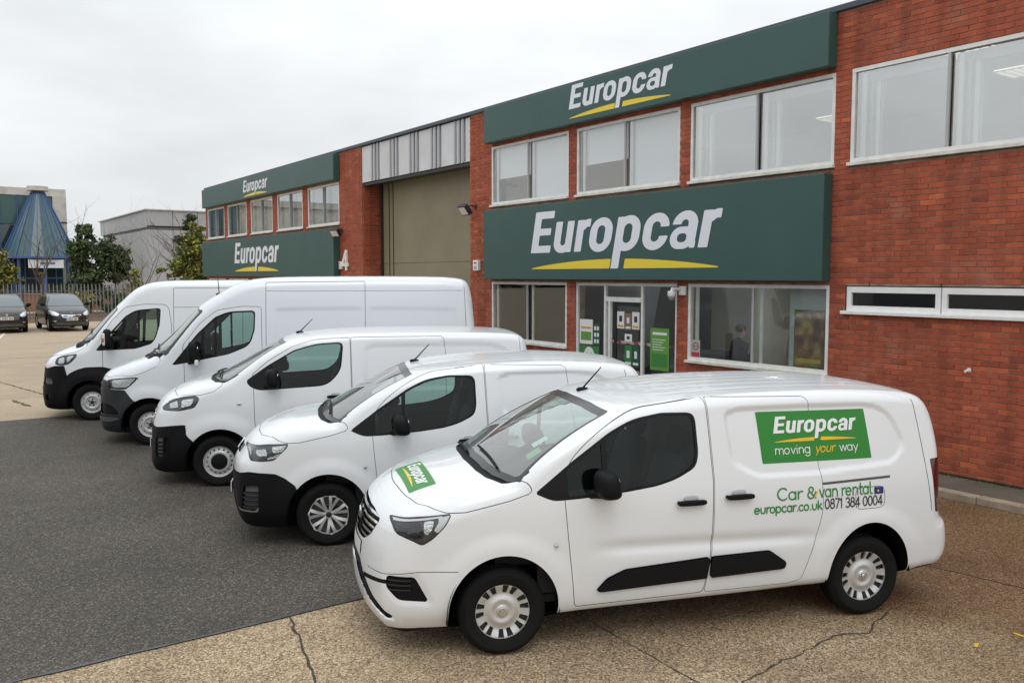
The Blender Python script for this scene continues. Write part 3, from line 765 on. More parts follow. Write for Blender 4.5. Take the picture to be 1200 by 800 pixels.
crack('moss_strip', [(2.05, 20.4), (1.85, 21.6)], .05, .03, 11, .008, m_moss)
crack('slab_joint', [(-12, 33.0), (11, 32.4)], .03, .02, 12)
m_yel = mat('yellow_paint', (.62, .42, .03), .7, noise=(60, .4))
for (x, y, rz, l) in ((6.40, 3.02, .3, .075), (6.85, 2.92, 1.5, .08)):
    q = MB(); q.box((x, y, .005), (l, .028, .003), rz, .0015); q.build('paint_mark', m_yel, ground)
# painted bay line by the far cars
m_wl = mat('white_line', (.62, .60, .56), .8, noise=(8, .3))
for x0, x1, y0, y1 in ((8.3, 9.0, 46.2, 53), (3.2, 3.9, 42.5, 47.5)):
    q = MB(); l = math.hypot(x1 - x0, y1 - y0); q.box(((x0 + x1) / 2, (y0 + y1) / 2, .006), (.10, l, .003), -math.atan2(x1 - x0, y1 - y0)); q.build('bay_line', m_wl, ground)

# pavement strip and kerb stones along the brick front
m_pave = mat('pavement_concrete', (.105, .092, .072), .8, noise=(2.5, .35, 6), bump=(60, .3, .004))
m_kerb = mat('kerb_concrete', (.31, .25, .185), .85, noise=(7, .3, 6), bump=(70, .35, .004))
p = MB(); p.cube(10.53, FX + .02, -6, 17.5, -.05, .088); tag(p.build('pavement', m_pave), kind='structure')
kerb = tag(empty('kerb', (10.4, 5, 0)), kind='structure')
kp = MB(); kp.box((0, 0, .045), (.145, .91, .10), 0, .012); k0 = None
for i in range(18):
    y = -2.0 + i * .915 + 1.03
    if k0 is None: o = kp.build('kerb_stone', m_kerb, kerb, loc=(.05, y - 5, 0)); k0 = o
    else: o = link('kerb_stone', k0.data, kerb, (.05 + rng.uniform(-.006, .006), y - 5, rng.uniform(-.006, .004)))
    o.rotation_euler = (rng.uniform(-.006, .006), 0, rng.uniform(-.008, .008))

# moss and weeds along the wall foot
mo = MB(); rm_ = random.Random(31)
for i in range(260):
    y = rm_.uniform(4.0, 10.6); x = FX - .012 - abs(rm_.gauss(0, .05)); r0 = rm_.uniform(.008, .03); h0 = rm_.uniform(.006, .03)
    mo.add([(x - r0, y, .089), (x, y - r0, .089), (x + r0 * .4, y + r0, .089), (x + rm_.uniform(-.01, .01), y, .089 + h0)], [(0, 1, 3), (1, 2, 3), (2, 0, 3)])
tag(mo.build('moss', m_moss), 'green moss growing along the foot of the brick wall', 'moss', kind='stuff')
# ---------------------------------------------------------------- brick unit with offices and workshop bays
Z0, ZT = .085, 6.555
m, N, L, b = nt_new('brick')
t = N.new('ShaderNodeNewGeometry'); sp = N.new('ShaderNodeSeparateXYZ'); L.new(t.outputs['Position'], sp.inputs[0])
def _m(op, a, c=0.0):
    x = N.new('ShaderNodeMath'); x.operation = op
    for i, v in enumerate((a, c)):
        if isinstance(v, (int, float)): x.inputs[i].default_value = v
        else: L.new(v, x.inputs[i])
    return x.outputs[0]
row = _m('FLOOR', _m('DIVIDE', _m('SUBTRACT', sp.outputs['Z'], Z0), .075))
colm = _m('FLOOR', _m('DIVIDE', _m('ADD', sp.outputs['Y'], _m('MULTIPLY', _m('MODULO', row, 2.0), .1125)), .225))
cb = N.new('ShaderNodeCombineXYZ'); L.new(row, cb.inputs[0]); L.new(colm, cb.inputs[1]); L.new(_m('FLOOR', _m('MULTIPLY', sp.outputs['X'], 3.0)), cb.inputs[2])
wnz = N.new('ShaderNodeTexWhiteNoise'); L.new(cb.outputs[0], wnz.inputs['Vector'])
rp = N.new('ShaderNodeValToRGB'); rp.color_ramp.elements[0].color = (.26, .060, .033, 1); rp.color_ramp.elements[1].color = (.50, .125, .050, 1)
for pos, c in ((.12, (.33, .076, .040)), (.5, (.37, .085, .043)), (.88, (.40, .094, .045))):
    e = rp.color_ramp.elements.new(pos); e.color = (*c, 1)
L.new(wnz.outputs['Value'], rp.inputs[0])
nz_ = N.new('ShaderNodeTexNoise'); nz_.inputs['Scale'].default_value = 14; nz_.inputs['Detail'].default_value = 6; L.new(t.outputs['Position'], nz_.inputs['Vector'])
mr_ = N.new('ShaderNodeMapRange'); mr_.inputs['To Min'].default_value = .72; mr_.inputs['To Max'].default_value = 1.25; L.new(nz_.outputs['Fac'], mr_.inputs['Value'])
n2 = N.new('ShaderNodeTexNoise'); n2.inputs['Scale'].default_value = .8; n2.inputs['Detail'].default_value = 4; L.new(t.outputs['Position'], n2.inputs['Vector'])
mr2 = N.new('ShaderNodeMapRange'); mr2.inputs['To Min'].default_value = .82; mr2.inputs['To Max'].default_value = 1.18; L.new(n2.outputs['Fac'], mr2.inputs['Value'])
sc_ = N.new('ShaderNodeVectorMath'); sc_.operation = 'SCALE'; L.new(rp.outputs[0], sc_.inputs[0]); stv = N.new('ShaderNodeVectorMath'); stv.operation = 'MULTIPLY'; stv.inputs[1].default_value = (5, 5, .35); L.new(t.outputs['Position'], stv.inputs[0])
stn = N.new('ShaderNodeTexNoise'); stn.inputs['Scale'].default_value = 1.0; stn.inputs['Detail'].default_value = 4; L.new(stv.outputs[0], stn.inputs['Vector'])
stm = N.new('ShaderNodeMapRange'); stm.inputs['From Min'].default_value = .3; stm.inputs['From Max'].default_value = .62; stm.inputs['To Min'].default_value = .70; stm.inputs['To Max'].default_value = 1.06; L.new(stn.outputs['Fac'], stm.inputs['Value'])   # rain streak staining
L.new(_m('MULTIPLY', _m('MULTIPLY', mr_.outputs[0], mr2.outputs[0]), stm.outputs[0]), sc_.inputs['Scale'])
# pale bloom of salts low on the wall, in patches
eff = N.new('ShaderNodeTexNoise'); eff.inputs['Scale'].default_value = 1.6; eff.inputs['Detail'].default_value = 7; L.new(t.outputs['Position'], eff.inputs['Vector'])
er = N.new('ShaderNodeMapRange'); er.inputs['From Min'].default_value = .56; er.inputs['From Max'].default_value = .74; er.inputs['To Max'].default_value = .28; L.new(eff.outputs['Fac'], er.inputs['Value'])
mxb = N.new('ShaderNodeMix'); mxb.data_type = 'RGBA'; L.new(er.outputs[0], mxb.inputs['Factor']); L.new(sc_.outputs[0], mxb.inputs[6]); mxb.inputs[7].default_value = (.42, .24, .18, 1)
L.new(mxb.outputs[2], b.inputs['Base Color']); b.inputs['Roughness'].default_value = .78; b.inputs['Specular IOR Level'].default_value = .35
bpb = N.new('ShaderNodeBump'); bpb.inputs['Strength'].default_value = .35; bpb.inputs['Distance'].default_value = .003; L.new(nz_.outputs['Fac'], bpb.inputs['Height']); L.new(bpb.outputs[0], b.inputs['Normal'])
m_brick = m
m_mort = mat('mortar', (.33, .21, .155), .95, noise=(5, .45, 6))
m_white = mat('white_frame', (.74, .74, .72), .42, noise=(6, .10, 5))
m_sill = mat('sill_paint', (.66, .64, .58), .55, noise=(5, .22, 6))
m_alu = mat('alu_track', (.42, .42, .42), .45, .2)
m_wglass = glass_mat('office_glass', (.95, .97, .965), refl=.34)
m_gglass = glass_mat('shop_glass', (.88, .91, .90), refl=.06)
m_int = mat('office_wall', (.55, .54, .50), .9, noise=(2, .05))
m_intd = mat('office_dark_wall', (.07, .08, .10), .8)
m_ceil = mat('ceiling_tile', (.62, .63, .63), .9)
m_carp = mat('carpet', (.10, .10, .11), .95)
m_cap = mat('roof_trim', (.06, .075, .10), .5)

bld = tag(empty('brick_unit_building', (FX, 12, 0)), 'two-storey red brick rental office with white windows and a workshop bay', 'building')
OB = Vector((FX, 12, 0))
def bpart(mb, name, m, parent=bld, smooth=False):
    o = mb.build(name, m, parent, smooth)
    if parent is bld: o.location = -OB
    return o

W_UP = [(16.63, 13.80), (13.54, 10.71), (10.46, 7.63), (7.37, 4.56), (4.28, 1.48)]         # y ranges, far to near
W_LO = [(16.63, 13.84), (13.56, 10.73), (10.46, 7.64)]
W_LEFT = [(39.34, 36.93), (36.46, 34.02), (33.52, 31.10), (30.58, 28.17), (27.70, 25.16)]
OPEN = [(b_, a_, 4.31, 5.70) for a_, b_ in W_UP] + [(b_, a_, 1.20, 2.60) for a_, b_ in (W_LO[0], W_LO[2])] + [(10.73, 13.56, .085, 2.60)]
OPEN += [(1.5, 7.38, 2.23, 2.60)]
OPEN += [(b_, a_, 4.31, 5.66) for a_, b_ in W_LEFT] + [(b_, a_, 1.20, 2.62) for a_, b_ in W_LEFT]
BAY = (17.56, 23.52, .0, 6.7)
YR = (-2.0, 39.65)
def free(z0, z1, ops, y0, y1):
    iv = [(y0, y1)]
    for a_, b_, c_, d_ in ops:
        if d_ <= z0 + .012 or c_ >= z1 - .012: continue
        nv = []
        for p_, q_ in iv:
            if b_ <= p_ or a_ >= q_: nv.append((p_, q_)); continue
            if p_ < a_: nv.append((p_, a_))
            if b_ < q_: nv.append((b_, q_))
        iv = nv
    return iv
ALLOP = OPEN + [BAY]
SIGNS = [(7.64, 16.62, 5.80, 6.56), (7.66, 16.64, 2.70, 4.22), (25.12, 39.5, 5.75, 6.56), (25.15, 39.6, 2.75, 4.18)]     # bricks behind the fascia boards cannot be seen
# mortar backing, in storey bands between openings
zb = sorted(set([Z0 - .1, ZT] + [v for o in OPEN for v in o[2:4] if Z0 < v < ZT]))
bk = MB()
for z0, z1 in zip(zb[:-1], zb[1:]):
    for y0, y1 in free(z0, z1, ALLOP, *YR): bk.cube(FX + .009, FX + .26, y0, y1, z0, z1)
wall = bpart(bk, 'wall', m_mort)
# bricks: the 300 that show largest stand singly, the others are one piece
rows = int((ZT - Z0) / .075); singles = []; rest = []
rb = random.Random(7)
for r in range(rows):
    z0 = Z0 + r * .075; z1 = z0 + .065
    for y0, y1 in free(z0, z1, ALLOP + SIGNS, *YR):
        k0_ = math.floor((y0 + (r % 2) * .1125) / .225) - 1
        while True:
            a_ = k0_ * .225 - (r % 2) * .1125; b_ = a_ + .215; k0_ += 1
            if a_ > y1: break
            if b_ <= y0 + .02: continue
            a2, b2 = max(a_, y0), min(b_, y1)
            if b2 - a2 < .035: continue
            (singles if (4.95 < a2 < 7.5 and b2 - a2 > .2) else rest).append((a2, b2, z0, z1))
def score(q):
    y = (q[0] + q[1]) / 2; z = (q[2] + q[3]) / 2; hid = z < 1.05 and y > 5.3
    return (y - 0) ** 2 + (z - CAM_H) ** 2 * .3 + (50 if hid else 0)
singles.sort(key=score); rest += singles[300:]; singles = singles[:300]
q = MB(); q.cube(0, .03, 0, .215, 0, .065, .0028); brick_me = None
for i, (a2, b2, z0, z1) in enumerate(singles):
    loc = Vector((FX + rb.uniform(-.0022, .0022), a2, z0)) - OB
    if brick_me is None: o = q.build('brick', m_brick, wall, loc=(loc.x + OB.x, a2, z0)); brick_me = o.data
    else: o = link('brick', brick_me, wall)
    o.location = (loc.x + OB.x, a2, z0); o.scale = (1, (b2 - a2) / .215, 1); o.rotation_euler = (0, rb.uniform(-.012, .012), rb.uniform(-.006, .006))
BV = []; BF = []
rr_ = np.array(rest); rn = np.random.default_rng(3)
def brick_np(arr, axis='y', xf=None):
    n_ = len(arr); x0 = (FX if xf is None else xf) + rn.uniform(-.0025, .0025, n_); e = .003
    a_, b_, c_, d_ = arr.T
    P = [np.stack([x0 + e, a_, c_], -1), np.stack([x0 + e, b_, c_], -1), np.stack([x0 + e, b_, d_], -1), np.stack([x0 + e, a_, d_], -1),
         np.stack([x0, a_ + e, c_ + e], -1), np.stack([x0, b_ - e, c_ + e], -1), np.stack([x0, b_ - e, d_ - e], -1), np.stack([x0, a_ + e, d_ - e], -1),
         np.stack([x0 + .02, a_, c_], -1), np.stack([x0 + .02, b_, c_], -1), np.stack([x0 + .02, b_, d_], -1), np.stack([x0 + .02, a_, d_], -1)]
    Vv = np.stack(P, 1).reshape(-1, 3)
    F0 = np.array([(4, 7, 6, 5), (0, 4, 5, 1), (1, 5, 6, 2), (2, 6, 7, 3), (3, 7, 4, 0), (8, 0, 1, 9), (9, 1, 2, 10), (10, 2, 3, 11), (11, 3, 0, 8)])
    Ff = (F0[None] + 12 * np.arange(n_)[:, None, None]).reshape(-1, 4)
    return Vv, Ff
Vv, Ff = brick_np(rr_)
o = link('brick_courses', np_mesh('brick_courses', Vv, Ff, m_brick, False), wall); o['kind'] = 'stuff'
for k_, (x, y) in enumerate(((FX + 1.6, 9.2), (FX + 1.6, 12.2))):                # lit ceiling panels of the shop
    q_ = MB(); q_.cube(x - .3, x + .3, y - .6, y + .6, 2.70, 2.745); bpart(q_, 'ceiling_light', mat('shop_light', (.9, .9, .85), .5, emit=(1, .95, .82), emit_s=6.0))
# right-hand flank of the deep bay: brick return walls and the khaki shutter set back
ret = []
for r in range(rows):
    z0 = Z0 + r * .075; k0_ = 0
    while k0_ * .225 < .80:
        a_ = FX + .03 + k0_ * .225 - (r % 2) * .1125; a2 = max(a_, FX + .03); b2 = min(a_ + .215, FX + .80)
        if b2 - a2 > .03: ret.append((a2, b2, z0, z0 + .065))
        k0_ += 1
Vv, Ff = brick_np(np.array(ret), xf=0.0)
Vr = np.stack([Vv[:, 1], 23.495 + Vv[:, 0], Vv[:, 2]], -1)
o = link('bay_return_bricks', np_mesh('bay_return_bricks', Vr, Ff, m_brick, False), wall); o['kind'] = 'stuff'
rt = MB(); rt.cube(FX + .262, FX + .82, 23.507, 23.85, Z0 - .1, ZT); bpart(rt, 'bay_side_wall', m_mort); rt = MB(); rt.cube(FX + .262, FX + .82, 17.2, 17.55, Z0 - .1, ZT); bpart(rt, 'bay_side_wall', m_mort)
m_shut = mat('shutter_khaki', (.235, .212, .135), .55, noise=(1.2, .12), bump=(3, .15, .01))
m_dark = mat('dark_metal', (.02, .022, .025), .5)
sh = empty('workshop_shutter', (0, 0, 0)); sh.parent = bld; sh.location = -OB
for i in range(3):
    s1 = MB(); z0 = .05 + i * 3.05; s1.cube(FX + .62, FX + .67, 17.6, 23.35, z0 + .004, min(z0 + 3.046, 5.5), .006); s1.build('shutter_panel', m_shut, sh)
fr = MB(); fr.cube(FX + .58, FX + .70, 23.35, 23.45, 0, 5.52); fr.cube(FX + .60, FX + .615, 22.95, 22.97, 0, 5.5); fr.cube(FX + .60, FX + .615, 22.70, 22.715, 0, 5.5); fr.cube(FX + .58, FX + .70, 17.56, 23.5, 5.46, 5.54); fr.build('shutter_frame', m_dark, sh)
# ribbed white cladding over the bay
m_clad = mat('cladding_white', (.60, .61, .62), .45, noise=(2, .08)); m_rib = mat('cladding_rib', (.35, .36, .38), .45)
cl = MB(); pts = [];  y = 23.52; x_ = FX + .02
prof = [(23.52, 0)]
while y > 17.6:
    for dy, dx in ((.62, 0), (.02, .03), (.07, 0), (.02, -.03), (.10, 0), (.02, .03), (.07, 0), (.02, -.03), (.10, 0), (.02, .03), (.07, 0), (.02, -.03)):
        y -= dy
        if y < 17.57: y = 17.57
        prof.append((y, prof[-1][1] + dx))
        if y <= 17.57: break
    if y <= 17.57: break
nv = len(prof); V = [(x_ + d, yy, 5.49) for yy, d in prof] + [(x_ + d, yy, 6.53) for yy, d in prof]
cl.add(V, [(i, i + 1, nv + i + 1, nv + i) for i in range(nv - 1)]); bpart(cl, 'bay_cladding', m_clad)
y = 23.52 - .62
while y > 17.8:
    for dy in (.055, .245, .435):
        q_ = MB(); q_.cube(FX - .004, FX + .018, y - dy - .035, y - dy + .035, 5.50, 6.53); bpart(q_, 'cladding_rib', m_rib)
    y -= 1.15
tr = MB(); tr.cube(FX + .05, FX + .30, 17.57, 23.51, 5.40, 5.47); bpart(tr, 'bay_lintel', m_dark)
# roof edge trim, roof slab, hidden walls
tr = MB(); tr.cube(FX - .05, FX + .30, -2, 39.66, 6.556, 6.645, .01); bpart(tr, 'roof_trim', m_cap)
rf = MB(); rf.cube(FX + .31, FX + 16, -2, 39.64, 6.45, 6.60); bpart(rf, 'roof', m_cap)
ew = MB(); ew.cube(FX + .262, FX + 16, 39.40, 39.64, 0, 6.44); ew.cube(FX + .262, FX + 16, -2, -1.76, 0, 6.44); bpart(ew, 'end_wall', m_brick)
dpc = MB(); dpc.cube(FX - .006, FX + .03, -2, 10.7, .086, .118); dpc.cube(FX - .006, FX + .03, 13.58, 17.55, .086, .118); bpart(dpc, 'damp_course', m_dark)

def window(y1, y0, z0, z1, glass, mull=None, sill=True, track=True, frame=.055, m_fr=None):
    """sliding two-pane window seen from the yard; y1 is the far end"""
    m_fr = m_fr or m_white
    w = empty('window', (FX, (y0 + y1) / 2, z0)); w.parent = bld; w.location = Vector((FX, (y0 + y1) / 2, z0)) - OB
    hw = (y1 - y0) / 2; h = z1 - z0; ym = 0 if mull is None else mull - (y0 + y1) / 2
    f = MB(); x0, x1 = .005, .085
    f.cube(x0, x1, -hw + .002, -hw + frame, .03, h - .002); f.cube(x0, x1, hw - frame, hw - .002, .03, h - .002)
    f.cube(x0 - .004, x1 - .003, -hw + .002, hw - .002, h - frame, h - .001); f.cube(x0 - .003, x1 - .004, -hw + frame, hw - frame, .03, .03 + frame)
    f.build('frame', m_fr, w)
    if sill:
        s_ = MB(); s_.cube(-.06, .06, -hw - .02, hw + .02, -.02, .029, .005); s_.build('sill', m_sill, w)
    if ym is not None:
        t_ = MB(); t_.cube(x0 - .002, x0 + .03, ym - .020, ym + .020, .03 + frame, h - frame); t_.build('mullion', m_alu, w)
        t_ = MB(); t_.cube(.065, .085, ym - .16, ym - .10, .03 + frame, h - frame); t_.build('inner_stile', m_fr, w)
        t_ = MB(); t_.cube(.065, .085, hw - frame - .14, hw - frame - .07, .03 + frame, h - frame); t_.build('inner_stile', m_fr, w)
    for (a_, b_, dx) in ((-hw + frame - .01, ym, .052), (ym, hw - frame + .01, .032)):
        g_ = MB(); g_.cube(x0 + dx, x0 + dx + .004, a_, b_, .03 + frame - .01, h - frame + .01); g_.build('pane', glass, w)
    return w
m_bglass = glass_mat('blind_window_glass', (.97, .98, .98), refl=.12)
wins_up = [window(a_, b_, 4.345, 5.70, m_bglass if i_ < 2 else m_wglass) for i_, (a_, b_) in enumerate(W_UP)]
m_sec = mat('secondary_frame', (.40, .41, .42), .5)
for a_, b_ in W_UP[2:]:                                   # secondary glazing frames just inside the glass
    mid_ = (a_ + b_) / 2
    for y1, y0 in ((a_ - .06, mid_ + .02), (mid_ - .03, b_ + .05)):
        for q0, q1, m_ in ((y1 - .19, y1 - .15, m_sec), (y1 - .30, y1 - .24, m_white), (y1 - .34, y1 - .32, m_sec)):
            q_ = MB(); q_.cube(FX + .15, FX + .19, q0, q1, 4.40, 5.64); bpart(q_, 'secondary_stile', m_)
        q_ = MB(); q_.cube(FX + .14, FX + .20, y0, y1, 5.50, 5.64); bpart(q_, 'top_shade_band', m_sec)  # grey band stands in for the shading at the window top
m_wleft = glass_mat('left_glass', (.84, .88, .90), refl=.20)
for a_, b_ in W_LEFT:
    window(a_, b_, 4.345, 5.66, m_wleft); window(a_, b_, 1.235, 2.62, m_gglass)
window(*W_LO[0], 1.235, 2.60, m_gglass); wlo3 = window(*W_LO[2], 1.235, 2.60, m_gglass)
# strip of small high windows on the right
m_pvc = mat('pvc_white', (.80, .80, .79), .35, noise=(9, .06))
m_hglass = glass_mat('high_glass', (.45, .47, .46), refl=.06)
ww = empty('high_window', (0, 0, 0)); ww.parent = bld; ww.location = -OB
for y1, y0 in ((7.36, 5.96), (5.95, 4.55), (4.54, 3.14), (3.13, 1.52)):
    f = MB(); z0, z1 = 2.235, 2.585
    f.cube(FX + .01, FX + .07, y0 + .003, y0 + .075, z0, z1); f.cube(FX + .01, FX + .07, y1 - .075, y1 - .003, z0, z1)
    f.cube(FX + .012, FX + .068, y0 + .075, y1 - .075, z1 - .085, z1); f.cube(FX + .012, FX + .068, y0 + .075, y1 - .075, z0, z0 + .075); f.build('frame', m_pvc, ww)
    g_ = MB(); g_.cube(FX + .05, FX + .054, y0 + .06, y1 - .06, z0 + .06, z1 - .06); g_.build('pane', m_hglass, ww)
s_ = MB(); s_.cube(FX - .075, FX + .06, 1.45, 7.41, 2.185, 2.234, .006); s_.build('sill', m_pvc, ww)
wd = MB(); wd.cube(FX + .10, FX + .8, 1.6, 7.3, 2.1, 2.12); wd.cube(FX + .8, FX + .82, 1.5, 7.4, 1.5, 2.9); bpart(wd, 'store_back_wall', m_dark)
for y in (7.0, 5.96, 4.86):
    q_ = MB(); q_.cube(FX - .001, FX + .02, y - .005, y + .005, 2.60, 2.66); bpart(q_, 'weep_slot', m_dark)

# ---- rooms behind the glass
def slab(name, x0, x1, y0, y1, z0, z1, m): q_ = MB(); q_.cube(x0, x1, y0, y1, z0, z1); return bpart(q_, name, m)
slab('ground_floor', FX + .27, FX + 7, -1.7, 17.1, .0, .10, m_carp); slab('upper_floor', FX + .27, FX + 7, -1.7, 17.1, 2.75, 4.15, m_ceil)
slab('office_ceiling', FX + .27, FX + 7, -1.7, 17.1, 5.85, 5.95, m_ceil); slab('office_back_wall', FX + 5.0, FX + 5.1, -1.7, 17.1, 4.16, 5.84, m_int)
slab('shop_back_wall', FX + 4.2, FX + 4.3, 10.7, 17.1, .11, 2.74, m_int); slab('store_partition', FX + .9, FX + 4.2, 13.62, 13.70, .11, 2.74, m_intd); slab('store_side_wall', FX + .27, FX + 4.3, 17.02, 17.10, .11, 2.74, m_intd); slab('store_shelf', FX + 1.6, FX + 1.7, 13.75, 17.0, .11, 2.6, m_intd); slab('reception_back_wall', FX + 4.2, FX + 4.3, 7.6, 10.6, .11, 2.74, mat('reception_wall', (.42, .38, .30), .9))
slab('shop_partition', FX + 2.0, FX + 4.2, 10.60, 10.69, .11, 2.74, m_int); slab('shop_side_wall', FX + .27, FX + 4.2, 7.35, 7.42, .11, 2.74, m_int)
slab('left_upper_floor', FX + .27, FX + 6, 23.9, 39.3, 2.75, 4.15, m_ceil); slab('left_ceiling', FX + .27, FX + 6, 23.9, 39.3, 5.75, 5.85, m_ceil); slab('left_back_wall', FX + 5, FX + 5.1, 23.9, 39.3, .1, 5.74, m_int)
m_lit = mat('ceiling_light', (.9, .88, .8), .5, emit=(1, .93, .70), emit_s=1.1)
for k_, (x, y) in enumerate(((FX + 1.05, 6.15), (FX + 2.7, 6.25), (FX + 3.9, 10.2))):
    lt = empty('ceiling_light'); lt.parent = bld; lt.location = Vector((x, y, 5.845)) - OB
    q_ = MB(); q_.cube(-.3, .3, -.3, .3, -.012, 0); q_.build('diffuser', m_lit, lt)
    q_ = MB()
    for i in range(6): q_.cube(-.3, .3, -.3 + i * .12 - .006, -.3 + i * .12 + .006, -.035, -.013)
    for i in range(6): q_.cube(-.3 + i * .12 - .006, -.3 + i * .12 + .006, -.3, .3, -.034, -.014)
    q_.build('louvre', m_white, lt)
# roller blinds and curtains
m_blind = mat('roller_blind', (.84, .87, .88), .85)
def blind(y1, y0, z0, z1):
    q_ = MB(); q_.cube(FX + .115, FX + .119, y0, y1, z0, z1); q_.cube(FX + .112, FX + .124, y0, y1, z0 - .02, z0); return bpart(q_, 'roller_blind', m_blind)
blind(16.56, 15.24, 4.98, 5.68); blind(15.20, 13.88, 4.42, 5.68); blind(13.46, 12.14, 4.98, 5.68); blind(12.10, 10.78, 4.40, 5.68)
m_curt = mat('curtain', (.62, .62, .60), .9)
rc = random.Random(5)
for a_, b_ in W_LEFT:
    for y1, y0 in ((a_ - .06, (a_ + b_) / 2 + rc.uniform(.0, .5)), ((a_ + b_) / 2 - rc.uniform(0, .35), b_ + .06)):
        n_ = 60; V = []
        for i in range(n_ + 1):
            yy = y1 + (y0 - y1) * i / n_; xx = FX + .22 + .028 * math.sin(i * 1.05 + rc.random() * .5)
            V += [(xx, yy, 4.35), (xx + .004 * math.sin(i * 2.1), yy, 5.66)]
        q_ = MB(); q_.add(V, [(2 * i, 2 * i + 2, 2 * i + 3, 2 * i + 1) for i in range(n_)]); bpart(q_, 'curtain', m_curt, smooth=True)
# ---- entrance screen
es = empty('entrance_screen'); es.parent = bld; es.location = -OB
f = MB(); xa, xb = FX + .02, FX + .08
for y in (13.56, 12.70, 11.66, 10.78): f.cube(xa, xb, y - .055, y - .002, .10, 2.60)
f.cube(xa + .002, xb - .002, 10.79, 13.50, 2.545, 2.60); f.build('frame', m_white, es)
f = MB(); f.cube(xa - .015, xb - .01, 11.66, 12.65, 2.24, 2.33); f.cube(xa - .012, xb - .012, 12.50, 12.56, .1, 2.24); f.build('door_frame', m_white, es)
g_ = MB(); g_.cube(FX + .05, FX + .055, 12.70, 13.50, .12, 2.55); g_.build('pane', m_gglass, es)
g_ = MB(); g_.cube(FX + .05, FX + .055, 10.78, 11.61, .12, 2.55); g_.build('pane', m_gglass, es)
g_ = MB(); g_.cube(FX + .05, FX + .055, 11.66, 12.65, 2.33, 2.55); g_.build('pane', m_gglass, es)
f = MB(); f.cube(FX + .09, FX + .13, 12.42, 12.48, .12, 2.22); f.cube(FX + .09, FX + .13, 11.66, 11.72, .12, 2.22); f.cube(FX + .092, FX + .128, 11.72, 12.42, 2.15, 2.22); f.cube(FX + .092, FX + .128, 11.72, 12.42, .12, .25); f.build('door_leaf', m_dark, es)
g_ = MB(); g_.cube(FX + .108, FX + .112, 11.72, 12.42, .25, 2.15); g_.build('pane', m_gglass, es)
# counter, desk and shelving inside the shop
slab('shop_counter', FX + 2.2, FX + 2.9, 11.2, 13.2, .11, 1.15, m_intd); slab('reception_desk', FX + 1.5, FX + 2.3, 8.4, 10.2, .72, .77, m_int); slab('reception_desk_front', FX + 1.55, FX + 1.6, 8.4, 10.2, .11, .72, m_intd)
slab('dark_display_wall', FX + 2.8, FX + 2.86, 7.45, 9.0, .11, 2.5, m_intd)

# ---------------------------------------------------------------- fascia boards with lettering
m_green = mat('fascia_green', (.028, .082, .073), .42, noise=(.9, .10, 5), bump=(5, .05, .004))
m_logo = mat('logo_white', (.74, .76, .82), .45); m_yellow = mat('logo_yellow', (.80, .60, .035), .45)
def flat_on_front(V, x, y0, z0, sx, sz): return np.stack([np.full(len(V), x), y0 - V[:, 0] * sx, z0 + V[:, 1] * sz], -1)
def fascia(name, y1, y0, z0, z1, ly, lz, sx, sz, label):
    root = tag(empty(name, (FX - .11, (y0 + y1) / 2, z0)), label, 'sign', 'green fascia boards on the brick front')
    q_ = MB(); q_.cube(-.11, .105, y0 - (y0 + y1) / 2, y1 - (y0 + y1) / 2, 0, z1 - z0, .012); q_.build('board', m_green, root)
    for nm, (V, T), mm in (('lettering', logo_shape(), m_logo), ('underline', swoosh_shape(), m_yellow)):
        P = flat_on_front(V, -.114 - (.002 if nm == 'lettering' else 0), ly - (y0 + y1) / 2, lz - z0, sx, sz); link(nm, np_mesh(nm, P, T[:, ::-1], mm, False), root)
    return root
fascia('fascia_sign', 16.64, 7.63, 2.66, 4.24, 14.79, 3.22, .752, .62, 'large green fascia board with white and yellow Europcar lettering above the entrance door')
fascia('fascia_sign', 16.62, 7.62, 5.765, 6.55, 13.53, 6.055, .405, .335, 'long green Europcar board along the roof edge above the blinds')
fascia('fascia_sign', 39.55, 25.15, 2.70, 4.22, 34.97, 3.23, .722, .59, 'green Europcar fascia board under the curtained windows, beside the number 4')
fascia('fascia_sign', 39.4, 25.08, 5.72, 6.52, 33.7, 5.975, .392, .325, 'green Europcar roof board above the row of curtained windows')

# number 4, boxes, lamps, camera on the brickwork
def glyph4(X, Y): return np.minimum.reduce([sd_box(X, Y, .44, .46, .17, .92), sd_box(X, Y, .32, .27, .64, .15), np.maximum(line_dist(np.array([(.42, .88), (.04, .27)]), X, Y) - .085, .195 - Y)])
V, T = shape('4', glyph4, -.2, .8, -.1, 1.1, .03)
n4 = tag(empty('unit_number', (FX, 24.6, 2.9)), 'white raised number 4 fixed to the brick pier beside the workshop bay', 'number')
P = np.stack([np.full(len(V), -.05), .33 - V[:, 0] * .68, V[:, 1] * .66], -1); link('numeral', np_mesh('numeral', P, T[:, ::-1], m_white, False), n4)
P2 = P.copy(); P2[:, 0] = -.005
ed = {}
for t_ in T:
    for a_, b_ in ((t_[0], t_[1]), (t_[1], t_[2]), (t_[2], t_[0])): ed.setdefault((min(a_, b_), max(a_, b_)), []).append((a_, b_))
bd = [v[0] for v in ed.values() if len(v) == 1]
link('edge', np_mesh('edge', np.concatenate([P, P2]), np.array([(a_, b_, len(P) + b_, len(P) + a_) for a_, b_ in bd]), m_white, False), n4)
